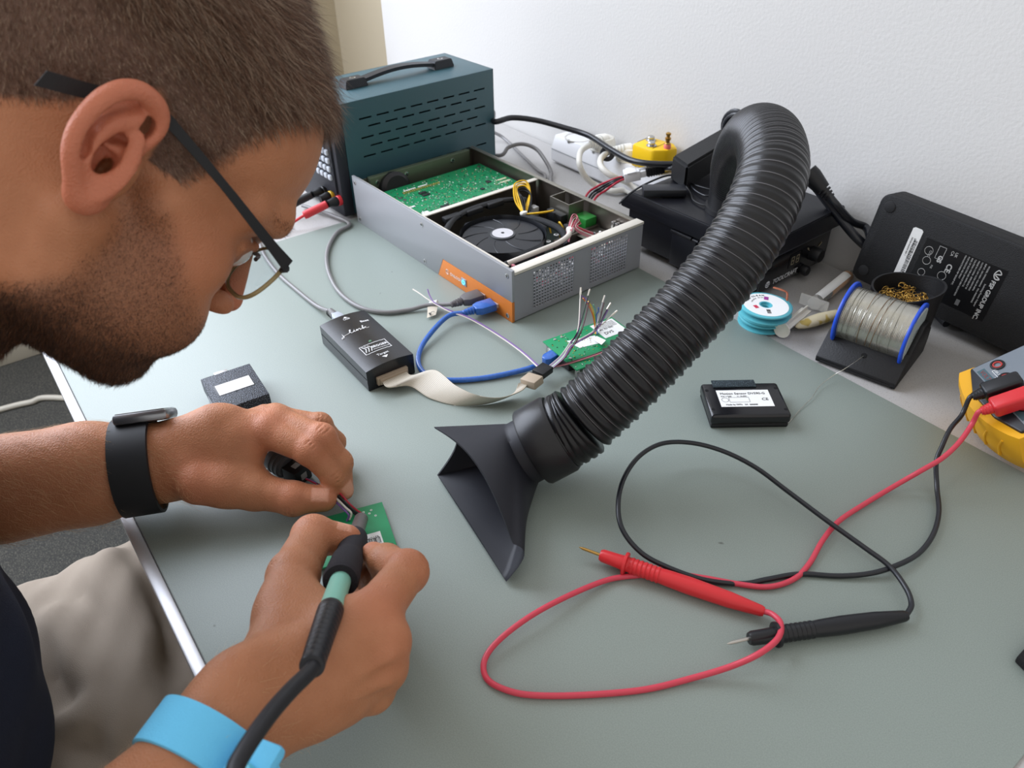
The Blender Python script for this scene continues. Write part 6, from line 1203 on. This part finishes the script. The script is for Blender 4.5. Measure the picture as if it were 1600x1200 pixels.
b = MB(); b.T = T0 @ basis(o, dv, (-dv.y, dv.x, 0)) @ Matrix.Diagonal((1, 1, 0.62, 1)); pr_ = [(0.0002, 0), (0.0030, 0.002), (0.0058, 0.009), (0.0076, 0.022), (0.0078, 0.036), (0.0060, 0.050), (0.0040, LS), (0.0002, LS+0.004)]; b.lathe(pr_, mat('cream_plastic_stained', (222, 210, 176), 0.5, speck=((196, 170, 90), 90, 0.55)), 28, (0, 0, 0), (1, 0, 0)); b.build('blade', er, 180)

# ------------------------------------------------------------------ solder spool in black holder with brass wool cup
SH = thing('solder_spool_holder', 'black printed holder carrying the blue-rimmed solder spool, wool cup behind', 'spool holder', (-0.3313, 0.6129, 0), math.radians(12.9))
hm_ = mat('black_printed_plastic', (14, 14, 17), 0.55, bump=0.25, bscale=700)
SP = [(0.0, 0.0), (0.082, 0.0), (0.084, 0.016), (0.080, 0.030), (0.060, 0.046), (0.048, 0.046), (0.006, 0.009), (0.0, 0.005)]
for x0, x1 in ((0.0, 0.005), (0.072, 0.077)):
    b = MB(); b.prism(SP, x0, x1, hm_, 0.001, axis='x'); b.build('side_cheek', SH)
b = MB(); b.box((0.0, 0.0, 0.0), (0.077, 0.082, 0.003), hm_, 0.001); b.prism([(0.0, 0.003), (0.0, 0.006), (0.0225, 0.0265), (0.0245, 0.0245), (0.006, 0.003)], 0.0, 0.077, hm_, 0.0008, axis='x'); b.build('base_tray', SH)
b = MB(); b.lathe([(0.0025, 0.0), (0.0025, 0.0008)], mat('deep_black_hole'), 20, (0.040, 0.0120, 0.0165), (0, -0.68, 0.73)); b.build('wire_hole', SH)
cc = (0.046, 0.077, 0); b = MB(); b.lathe([(0.0290, 0.0), (0.0300, 0.020), (0.0310, 0.045), (0.0325, 0.062), (0.0305, 0.062), (0.0285, 0.046), (0.0001, 0.044)], hm_, 56, cc)
vsx = [list(v) for v in b.v]
for v in vsx:
    if v[2] > 0.044: v[2] += 0.010*max(0, (v[0]-cc[0])/0.032)+0.002*max(0, (v[1]-cc[1])/0.03)
b.v = [tuple(v) for v in vsx]; b.build('wool_cup', SH, 50)
C0 = Vector((0.0385, 0.0400, 0.0385)); so = Matrix.Translation((-0.3313, 0.6129, 0)) @ Matrix.Rotation(math.radians(12.9), 4, 'Z'); oc = so @ C0
sp = thing('solder_spool', 'large spool of silvery solder wire with blue rims in the black holder', 'solder spool', tuple(oc), math.radians(12.9))
bl_ = mat('blue_spool_plastic', (30, 76, 196), 0.38)
for x, s_ in ((-0.0335, -1), (0.0305, 1)):
    b = MB(); b.lathe([(0.0260, 0.0), (0.0312, 0.0), (0.0318, 0.0010), (0.0318, 0.0022), (0.0312, 0.0030), (0.0260, 0.0030)], bl_, 64, (x, 0, 0), (1, 0, 0), cap=False); b.lathe([(0.0262, 0.0004), (0.0262, 0.0026), (0.006, 0.0026), (0.006, 0.0004)], bl_, 64, (x, 0, 0), (1, 0, 0), cap=False); b.build('rim', sp, label='blue rim')
b = MB(); b.lathe([(0.0275, 0.0034), (0.0275, 0.0037), (0.0070, 0.0037)], mat('pale_side_label', (196, 206, 206), 0.6), 56, (0.0300, 0, 0), (1, 0, 0), cap=False)
for i in range(22): b.box((0.0337, -0.024, -0.024+i*0.0022), (0.0339, math.sqrt(max(0, .026**2-(-.024+i*.0022)**2))*0.95, -0.0232+i*0.0022), mat('grey_label_lines', (150, 162, 164), 0.6))
b.build('side_label', sp)
wm = mat('solder_wire', (186, 184, 174), 0.27, 0.85); pr_ = []; nW = 46
for i in range(nW):
    for q in range(3): a = PI*q/3; x = -0.0305+0.061*(i+q/3)/nW; pr_.append((0.0268+0.0003*math.sin(a+0.3)+0.00008*math.sin(i*1.7), x))
b = MB(); b.lathe(pr_, wm, 80, (0, 0, 0), (1, 0, 0)); wd_ = b.build('wound_wire', sp, 180)
random.seed(12)
for i in range(12):
    xa = rnd(-0.029, 0.028); xb = xa+rnd(-0.014, 0.018) if i < 6 else xa+rnd(-0.003, 0.003); ws = np.linspace(math.radians(-30), math.radians(190), 26)
    b = MB(); b.tube([(min(.0295, max(-.0295, xa+(xb-xa)*j/25)), -0.0276*math.cos(w), 0.0276*math.sin(w)) for j, w in enumerate(ws)], 0.0003, mat('tarnished_wire', (140, 116, 92), 0.35, 0.6) if i % 5 == 0 else wm, 5); b.build('loose_turn', wd_)
# loose solder end across the mat
lead('solder_wire_end', 'thin solder wire end trailing from the holder hole towards the motion sensor', 'wire', [so @ Vector((0.040, 0.0120, 0.0165)), P(1322, 575, .014), P(1300, 588, .006), P(1280, 604, .003), P(1268, 622, .002), P(1250, 640, .001), P(1240, 652, .001), P(1229, 664, .001)], 0.0003, mat('solder_wire'), 6)
random.seed(4); wl = MB(); bw = mat('brass_wool_wire', (206, 164, 84), 0.28, 0.95)
for i in range(150):
    a = rnd(0, 2*PI); r = 0.024*math.sqrt(random.random()); c = Vector((r*math.cos(a), r*math.sin(a), rnd(-0.004, 0.006))); q0 = rnd(0, 6); rad = rnd(0.002, 0.0045); ax1 = Vector((rnd(-1, 1), rnd(-1, 1), rnd(-1, 1))).normalized(); ax2 = ax1.cross(Vector((0, 0, 1))).normalized()
    wl.tube([c+ax1*rad*math.cos(q0+w)+ax2*rad*math.sin(q0+w)+Vector((0, 0, w*0.0004)) for w in np.linspace(0, 5, 12)], 0.00035, bw, 4)
wo = so @ Vector((cc[0], cc[1], 0.049)); wl.tube([(-0.002, 0, 0.006), (-0.001, 0.001, 0.014), (0.002, 0.001, 0.016), (0.001, 0, 0.018)], 0.0004, bw, 5)
wlo = wl.build('brass_wool', None, 180, kind='stuff'); wlo.location = wo; wlo['label'] = 'curly golden brass wool filling the black cup behind the solder spool'; wlo['category'] = 'brass wool'

# ------------------------------------------------------------------ multimeter with yellow holster
MMO = Vector((-0.2010, 0.6505, 0.0066)); MMT = math.radians(30); MMY = math.radians(-33)
MMw = Matrix.Translation(MMO) @ Matrix.Rotation(MMY, 4, 'Z') @ Matrix.Rotation(MMT, 4, 'X')
MM = thing('multimeter', 'multimeter in yellow rubber holster with red and black leads plugged in', 'multimeter', tuple(MMO), rot=(MMT, 0, MMY))
yh = mat('yellow_rubber_holster', (232, 170, 24), 0.45, bump=0.1, bscale=500); mg = mat('meter_face_grey', (112, 120, 128), 0.4, bump=0.1, bscale=900); md = mat('meter_dark_edge', (34, 36, 42), 0.35)
# local: x across the bottom end (0..0.09), y up the meter (0..0.19), end curves outward
endc = [(x, -0.012*math.sin(PI*x/0.092)**0.8) for x in np.linspace(0, 0.092, 13)]
out = endc+[(0.094, 0.05), (0.090, 0.185), (0.009, 0.185), (0.008, 0.030), (0.001, 0.012)]
b = MB(); bm = bmesh.new(); vs_ = []
lay = [(0.0, 0.90), (0.006, 0.97), (0.020, 1.0), (0.036, 0.985), (0.043, 0.955)]; cx_, cy_ = 0.046, 0.08
for z, sc_ in lay: vs_.append([bm.verts.new((cx_+(x-cx_)*sc_, cy_+(y-cy_)*(1-(1-sc_)*0.55), z)) for x, y in out])
k = len(out)
for r in range(len(lay)-1):
    for i in range(k): bm.faces.new((vs_[r][i], vs_[r][(i+1) % k], vs_[r+1][(i+1) % k], vs_[r+1][i]))
bm.faces.new(vs_[0][::-1]); bm.faces.new(vs_[-1]); bmesh.ops.recalc_face_normals(bm, faces=list(bm.faces)); b.addbm(bm, yh)
for i in range(5): x = 0.014+i*0.015; yy = lambda q: -0.012*math.sin(PI*max(0.01, min(.99, q/0.092)))**0.8; b.tube(cr([(x+0.004, yy(x+.004)*0.96+0.0012, 0.034), (x, yy(x)+0.0004, 0.024), (x-0.002, yy(x-.002)+0.0004, 0.012)], 5), 0.0013, yh, 8)
b.build('holster', MM, 45)
b = MB(); b.prism([(0.0050, 0.010), (0.030, -0.0015), (0.062, -0.0015), (0.0865, 0.006), (0.0875, 0.18), (0.0035, 0.18)], 0.008, 0.0455, md, 0.0015); b.build('case_rim', MM)
b = MB(); b.prism([(0.0065, 0.0110), (0.084, 0.0110), (0.0850, 0.178), (0.0055, 0.178)], 0.0452, 0.0462, mg, 0.0006); mf = b.build('face_plate', MM)
b = MB(); b.box((0.012, 0.012, 0.0461), (0.078, 0.0185, 0.04625), mat('petrol_stripe', (66, 92, 100), 0.4)); b.build('lower_stripe', mf)
b = MB()
rp_ = mat('dull_red_print', (138, 62, 62), 0.6)
b.T = TR(0.0135, 0.0135, 0.0463, rz=0); b.text('VOLTCRAFT', 0.0050, rp_)
b.T = TR(0.018, 0.0225, 0.0463); b.text('10A MAX  mA', 0.0032, wink); b.T = TR(0.052, 0.040, 0.0463); b.text('COM', 0.0048, wink); b.T = TR(0.052, 0.0300, 0.0463, rz=0); b.text('V', 0.004, wink); b.T = TR(0.028, 0.066, 0.0463); b.text('CE', 0.0068, wink, bold=0.0002); b.T = TR(0.042, 0.055, 0.0463); b.text('mCxmA', 0.0034, wink); b.T = TR(0.040, 0.073, 0.0463); b.text('A~  10A  200mA', 0.0035, wink); b.T = TR(0.052, 0.062, 0.0463); b.text('20  F  200nF', 0.0035, wink)
b.T = Matrix.Identity(4)
for q in ((0.018, 0.0212, 0.044, 0.0216), (0.018, 0.0212, 0.0184, 0.0250), (0.026, 0.0195, 0.050, 0.0199)): b.box((q[0], q[1], 0.0462), (q[2], q[3], 0.04635), wink)
b.build('face_print', mf)
b = MB(); yt = mat('yellow_triangle_print', (190, 180, 70), 0.6)
for x, y in ((0.0285, 0.0310), (0.0245, 0.064)): b.add([(x, y, 0.0464), (x+0.005, y, 0.0464), (x+0.0025, y+0.0045, 0.0464)], [(0, 1, 2)], yt)
b.build('warning_triangles', mf)
for x, y in ((0.0145, 0.0280), (0.0310, 0.0255), (0.0475, 0.0225), (0.0650, 0.0200)):
    b = MB(); b.lathe([(0.0056, 0.0462), (0.0056, 0.0470), (0.0042, 0.0472), (0.0042, 0.0440)], BLK(), 28, (x, y, 0), cap=False); jk = b.build('input_jack', mf); MB().tube([(x+0.0032*math.cos(w), y+0.0032*math.sin(w), 0.0466) for w in np.linspace(0, 2*PI, 21)[:-1]], 0.0008, mat('red_jack_ring', (176, 60, 56), 0.4), 6, closed=True).build('jack_ring', jk)
b = MB(); b.box((0.034, 0.050, 0.0462), (0.053, 0.0565, 0.0467), BLK(), 0.0004); b.box((0.0352, 0.0512, 0.0466), (0.0428, 0.0553, 0.0468), mat('deep_black_hole')); b.box((0.0442, 0.0512, 0.0466), (0.0518, 0.0553, 0.0468), mat('deep_black_hole')); b.build('component_socket', mf)
b = MB(); b.lathe([(0.0240, 0.0462), (0.0235, 0.0500), (0.0200, 0.0520), (0.0001, 0.0520)], md, 48, (0.046, 0.112, 0)); b.box((0.0425, 0.092, 0.052), (0.0495, 0.132, 0.060), md, 0.002); b.build('range_dial', mf)
b = MB(); b.box((0.016, 0.145, 0.0460), (0.076, 0.175, 0.0474), mat('lcd_grey_green', (150, 160, 140), 0.2), 0.001); b.build('lcd', mf)

# ------------------------------------------------------------------ test leads
rr_ = mat('red_silicone_lead', (206, 66, 84), 0.38); rpb = mat('red_probe_plastic', (208, 44, 50), 0.35); bl2 = mat('black_lead_pvc', (24, 26, 32), 0.32, spec=0.6); bpb = mat('black_probe_plastic', (22, 23, 27), 0.35)
def testlead(name, lab, j, bend, path, ppts, r_, m_, mp_, tipm):
    """j: jack point; bend: where the boot ends; path: lead points; ppts: tip, body front, body rear"""
    o = Vector(path[len(path)//2]); t = thing(name, lab, 'test lead', tuple(o)); T0 = Matrix.Translation(-o); j = Vector(j); bend = Vector(bend); dr = MDN.copy()
    b = MB(); b.T = T0; jt1 = j+MUP*0.010; b.tube([j, jt1-MUP*0.002], 0.0050, mp_, 16); b.T = T0 @ basis(jt1, dr, MUP.cross(dr)); b.box((-0.0075, -0.0070, -0.0065), (0.0215, 0.0070, 0.0062), mp_, 0.0026, 3); b.build('angled_plug', t)
    b = MB(); b.T = T0; s0 = jt1+dr*0.0215; b.tube([s0, s0+dr*0.003, s0+dr*0.008], [0.0048, 0.0042, 0.0030], mp_, 14)
    for i in range(3): b.lathe([(0.0046-i*.0004, -0.0008), (0.0046-i*.0004, 0.0008)], mp_, 14, s0+dr*(0.0015+i*0.0022), dr)
    b.build('strain_relief', t)
    T_, F_, E_ = [Vector(q) for q in ppts]; dp = (F_-T_).normalized(); de = (E_-F_).normalized(); LB = (E_-F_).length
    b = MB(); b.T = T0; b.tube(cr([s0+dr*0.005, s0+dr*0.010]+[Vector(q) for q in path]+[E_-de*0.002], 10), r_, m_, 12); b.build('lead_wire', t)
    b = MB(); b.T = T0; prof = [(0.0038, 0.0), (0.0047, 0.002), (0.0050, 0.012), (0.0054, 0.0175), (0.0054, 0.0215)]
    for i in range(7): prof += [(0.0054, 0.0225+i*0.0032), (0.0059, 0.0235+i*0.0032), (0.0059, 0.0245+i*0.0032), (0.0054, 0.0250+i*0.0032)]
    prof += [(0.0058, 0.050), (0.0062, 0.065), (0.0056, LB*0.8), (0.0038, LB-0.002), (0.0030, LB)]; b.lathe(prof, mp_, 24, F_, de); b.build('probe_handle', t, 30)
    b = MB(); b.T = T0; b.lathe([(0.0052, 0.0175), (0.0082, 0.0180), (0.0084, 0.0190), (0.0082, 0.0200), (0.0052, 0.0205)], mp_, 28, F_, de); b.build('finger_guard', t)
    b = MB(); b.T = T0; LT = (F_-T_).length; b.tube([F_+dp*0.002, F_-dp*(LT-0.003), T_], [0.0012, 0.0011, 0.0003], tipm, 12); b.build('probe_tip', t); return t
jb = MMw @ Vector((0.0475, 0.0225, 0.0462)); jr = MMw @ Vector((0.0650, 0.0200, 0.0462)); MUP = (MMw.to_3x3() @ Vector((0, 0, 1))); MDN = (MMw.to_3x3() @ Vector((-0.12, -1, 0))).normalized()
stb = MB(); stb.box((0.030, 0.150, -0.085), (0.062, 0.154, 0.0), yh, 0.001); stb.build('tilt_stand', MM)
testlead('test_lead', 'red test lead with red pointed probe looping across the mat', jr, P(1535, 655, .050), [P(1518, 664, .038), P(1498, 692, .031), P(1472, 716, .024), P(1440, 735, .018), P(1400, 758, .006), P(1350, 788, .003), P(1310, 815, .005), P(1285, 845, .0045), P(1265, 880, .0025), P(1240, 905, .0025), P(1200, 917, .0025), P(1150, 912, .0025), P(1100, 903, .0022), P(1050, 897, .0022), P(1000, 899, .0025), P(950, 906, .003), P(890, 930, .006), P(830, 962, .008), P(780, 1000, .006), P(757, 1032, .004), P(762, 1062, .0025), P(800, 1081, .0025), P(850, 1087, .0022), P(930, 1085, .0022), P(1010, 1077, .0022), P(1080, 1060, .003), P(1140, 1042, .008), P(1185, 1022, .016), P(1215, 998, .016), P(1220, 975, .012), P(1207, 960, .009)],
         [P(905, 855, .0095), P(938, 867, .0085), P(1194, 956, .0068)], 0.0020, rr_, rpb, mat('gold_probe_tip', (190, 150, 84), 0.3, 0.9))
testlead('test_lead', 'black test lead with black probe, its cable arching in a wide loop', jb, P(1512, 632, .052), [P(1503, 648, .038), P(1485, 670, .034), P(1472, 697, .026), P(1463, 722, .018), P(1464, 762, .006), P(1467, 800, .004), P(1458, 835, .004), P(1435, 865, .004), P(1400, 884, .006), P(1360, 896, .004), P(1310, 900, .0022), P(1250, 897, .0022), P(1200, 905, .0022), P(1160, 912, .0022), P(1100, 906, .004), P(1040, 885, .006), P(1000, 862, .009), P(972, 826, .016), P(966, 785, .022), P(976, 745, .025), P(1000, 712, .025), P(1035, 693, .022), P(1080, 692, .020), P(1130, 705, .018), P(1180, 730, .016), P(1230, 767, .013), P(1290, 812, .011), P(1350, 855, .009), P(1390, 885, .008), P(1415, 918, .007), P(1424, 942, .0065), P(1420, 955, .0065)],
         [P(1136, 1006, .0085), P(1170, 998, .0080), P(1417, 962, .0065)], 0.0019, bl2, bpb, mat('steel_probe_tip', (190, 188, 180), 0.3, 0.8))

# ------------------------------------------------------------------ soldering iron in the right hand, board and wires under it
pts = [P(566, 806, .0075), P(563, 826, .018), P(553, 846, .030), P(530, 900, .058), P(518, 944, .074), P(514, 958, .078), P(488, 1040, .101)]
a_, z_ = Vector(pts[0]), Vector(pts[-1])
a_ = Vector(P(567, 803, .0070)); z_ = Vector(P(487, 1042, .138)); dI = (z_-a_).normalized(); LI = (z_-a_).length
ir = thing('soldering_iron', 'slim soldering iron with black foam grip and mint green shaft held in the right hand', 'soldering iron', tuple((a_+z_)/2)); T0 = Matrix.Translation(-(a_+z_)/2)
def fr_(px, py):   # length along the iron axis whose image is nearest to the pixel
    best = min(np.linspace(0, LI, 300), key=lambda s: (lambda c: (800-FPX*c[0]/c[2]-px)**2+(600+FPX*c[1]/c[2]-py)**2)(CR @ (np.array(a_+dI*s)-CAM))); return float(best)
s1, s2, s3, s4, s5 = fr_(563, 824), fr_(557, 842), fr_(531, 908), fr_(516, 952), LI
b = MB(); b.T = T0; b.lathe([(0.0004, 0.0), (0.0016, 0.006), (0.0018, s1*0.5)], tin, 16, a_, dI); b.build('tip', ir)
b = MB(); b.T = T0; b.lathe([(0.0030, s1*0.35), (0.0052, s1*0.42), (0.0054, s2+0.002), (0.0050, s2+0.004)], mat('worn_steel_sleeve', (112, 104, 102), 0.4, 0.6, var=0.2, vscale=300), 24, a_, dI); b.build('heater_sleeve', ir)
b = MB(); b.T = T0; fo = mat('black_foam', (40, 38, 44), 0.95, bump=1.0, bscale=1800); b.lathe([(0.0060, s2-0.002), (0.0088, s2), (0.0092, s2+0.006), (0.0086, (s2+s3)/2-0.004), (0.0100, (s2+s3)/2+0.006), (0.0108, s3-0.004), (0.0100, s3), (0.0060, s3)], fo, 36, a_, dI); b.build('foam_grip', ir)
b = MB(); b.T = T0; b.lathe([(0.0062, s3-0.004), (0.0064, s4)], mat('mint_green_plastic', (134, 196, 178), 0.4), 32, a_, dI); b.build('green_shaft', ir)
b = MB(); b.T = T0; pr_ = [(0.0062, s4-0.001), (0.0070, s4+0.001)]
n_ = 11
for i in range(n_): s = s4+0.004+i*(s5-s4-0.006)/n_; r = 0.0070-0.0014*i/n_; pr_ += [(r, s), (r-0.0004, s+0.0008), (r, s+0.0016)]
pr_ += [(0.0058, s5-0.001), (0.0054, s5), (0.0030, s5+0.0008)]; b.lathe(pr_, mat('black_rubber_boot', (24, 25, 30), 0.4), 32, a_, dI); b.build('strain_relief', ir, 25)
b = MB(); b.T = T0; b.tube(cr([z_-dI*0.004, z_+dI*0.004, P(455, 1078, .148), P(425, 1112, .154), P(397, 1150, .158), P(372, 1190, .160), P(345, 1240, .160), (-0.190, -0.030, .150), (-0.150, -0.055, .125), (-0.095, -0.045, .075), (-0.050, 0.020, .020), (0.010, 0.060, .0042), (0.100, 0.110, .0042)], 10), 0.0036, mat('black_silicone_cord', (28, 28, 32), 0.5), 14); b.build('iron_cord', ir)

pA, pB = P(597, 785, .0040), P(621, 855, .0040); ub = (pB-pA).normalized(); wb = Vector((ub.y, -ub.x, 0)); wb = wb if (P(500, 820, .004)-pA).dot(wb) > 0 else -wb
sb = thing('small_circuit_board', 'small green circuit board with barcode sticker being soldered between both hands', 'circuit board', (pA.x, pA.y, 0)); T0 = basis((0, 0, 0.004), ub, wb); flip = 1 if T0[2][2] > 0 else -1
b = MB(); b.T = T0; BLn = (pB-pA).length; b.box((0, 0, -0.0008), (BLn, 0.060, 0.0008), pcbg, 0.0003); brd = b.build('board', sb)
zt_ = 0.0009*flip
def flat(b, x0, y0, x1, y1, m, h=0.00012, z=None): z = zt_ if z is None else z; b.box((x0, y0, min(z, z+h*flip)), (x1, y1, max(z, z+h*flip)), m)
b = MB(); b.T = T0; flat(b, 0.030, 0.0085, 0.0425, 0.0300, wlab); stk = b.build('barcode_sticker', sb)
b = MB(); b.T = T0; random.seed(9); y = 0.0100
while y < 0.027: h = rnd(.0003, .0009); flat(b, 0.0355, y, 0.0415, y+h, ink, z=zt_+0.00013*flip); y += h+rnd(.0003, .0008)
tm = T0 @ TR(0.0340, 0.0105, zt_+0.0002*flip) @ (Matrix.Rotation(PI/2, 4, 'Z') if flip > 0 else Matrix.Rotation(PI, 4, 'X') @ Matrix.Rotation(-PI/2, 4, 'Z'))
b.T = tm; b.text('ESTOMES3', 0.0030, ink); b.build('barcode_print', stk)
b = MB(); b.T = T0
for x, y in ((0.006, 0.010), (0.009, 0.012), (0.013, 0.008), (0.006, 0.016), (0.010, 0.017), (0.012, 0.0150), (0.016, 0.020), (0.022, 0.032), (0.026, 0.036), (0.019, 0.040), (0.030, 0.044)): b.tube([(x+0.0007*math.cos(w), y+0.0007*math.sin(w), zt_) for w in np.linspace(0, 2*PI, 11)[:-1]], 0.0003, wlab, 4, closed=True)
b.lathe([(0.0016, -0.00095), (0.0016, 0.00095)], ink, 16, (0.0465, 0.0035, 0)); random.seed(10)
for _ in range(45): x, y = rnd(0.008, 0.035), rnd(0.026, 0.055); s_ = rnd(0.0006, 0.0014); b.box((x, y, min(zt_, zt_+.0008*flip)), (x+s_, y+s_*.7, max(zt_, zt_+.0008*flip)), random.choice([tin, chipm, chipm]))
b.build('pads_and_components', sb)
for x, y in ((0.004, 0.004), (BLn-0.004, 0.004), (0.004, 0.055), (BLn-0.004, 0.055)):
    b = MB(); b.T = T0; b.lathe([(0.0020, -0.0032*1), (0.0020, 0.0)] if flip > 0 else [(0.0020, 0.0), (0.0020, 0.0032)], tin, 10, (x, y, 0)); b.build('solder_leg', sb)
fo_ = P(520, 770, .0185); wb_ = thing('held_wires', 'red, black, white and purple wires pinched by the left fingertips above the board', 'wires', tuple(fo_)); T0 = Matrix.Translation(-fo_)
for i, (m_, pp) in enumerate(((redw, [(512, 762, .020), (528, 768, .019), (545, 786, .014), (556, 796, .009), (565, 802, .006)]), (bkw, [(510, 766, .020), (524, 771, .018), (540, 786, .013), (553, 798, .008), (560, 803, .005)]), (bkw, [(508, 768, .019), (522, 774, .017), (537, 787, .012), (550, 799, .008), (556, 804, .005)]), (whw, [(508, 770, .019), (524, 778, .018), (540, 793, .014), (549, 802, .011), (546, 812, .006)]), (pur, [(506, 772, .018), (520, 780, .016), (536, 795, .013), (545, 805, .010), (542, 814, .005)]))):
    b = MB(); b.T = T0; b.tube(cr([P(478, 748, .022), P(495, 756, .021)]+[P(*q) for q in pp], 6), 0.0008, m_, 8); b.build('wire', wb_)
# plug and grey sleeve seen through the finger gap
o = P(464, 738, .008); pg = thing('cable_plug', 'small square black plug on the mat in the gap between thumb and index finger', 'plug', tuple(o)); T0 = Matrix.Translation(-o)
dq = (P(478, 748, .010)-P(450, 734, .010)).normalized(); b = MB(); b.T = T0 @ basis(o, dq, (-dq.y, dq.x, 0)); b.box((-0.008, -0.0085, -0.0075), (0.008, 0.0085, 0.0075), BLK(), 0.0012); b.box((0.0075, -0.003, -0.003), (0.0083, 0.003, 0.003), mat('grey_connector'), 0.0003); b.box((-0.0025, -0.003, 0.0072), (0.0030, 0.003, 0.0078), mat('grey_connector'), 0.0003); b.build('plug_shell', pg)
b = MB(); b.T = T0; e1 = P(450, 730, .010); e0 = P(426, 716, .011); b.tube([e0, e0+(e1-e0)*0.6, e1], [0.0095, 0.0100, 0.0085], mat('grey_rubber_sleeve', (92, 94, 98), 0.45), 24)
for i in range(3): b.lathe([(0.0106, -0.0008), (0.0106, 0.0008)], mat('grey_rubber_sleeve'), 24, e0+(e1-e0)*(0.3+0.25*i), e1-e0)
b.build('grey_sleeve', pg)
# black pouch at the right edge of the mat, mostly out of frame
pc_ = thing('black_pouch', 'corner of a black fabric pouch entering at the right edge of the photo', 'pouch', tuple(P(1584, 1034, 0)))
q0 = P(1583, 1035, 0); q1 = P(1604, 1012, 0); q2 = P(1610, 1062, 0); b = MB(); d1_ = (q1-q0); d2_ = (q2-q0); d1_.normalize(); d2_.normalize()
A0 = Vector((0, 0, 0)); b.prism([(0, 0), (d1_.x*0.10, d1_.y*0.10), (d1_.x*0.10+d2_.x*0.07, d1_.y*0.10+d2_.y*0.07), (d2_.x*0.07, d2_.y*0.07)], 0.0, 0.006, mat('black_pouch_fabric', (14, 14, 15), 0.9, bump=0.6, bscale=900), 0.0012); b.build('pouch_body', pc_)
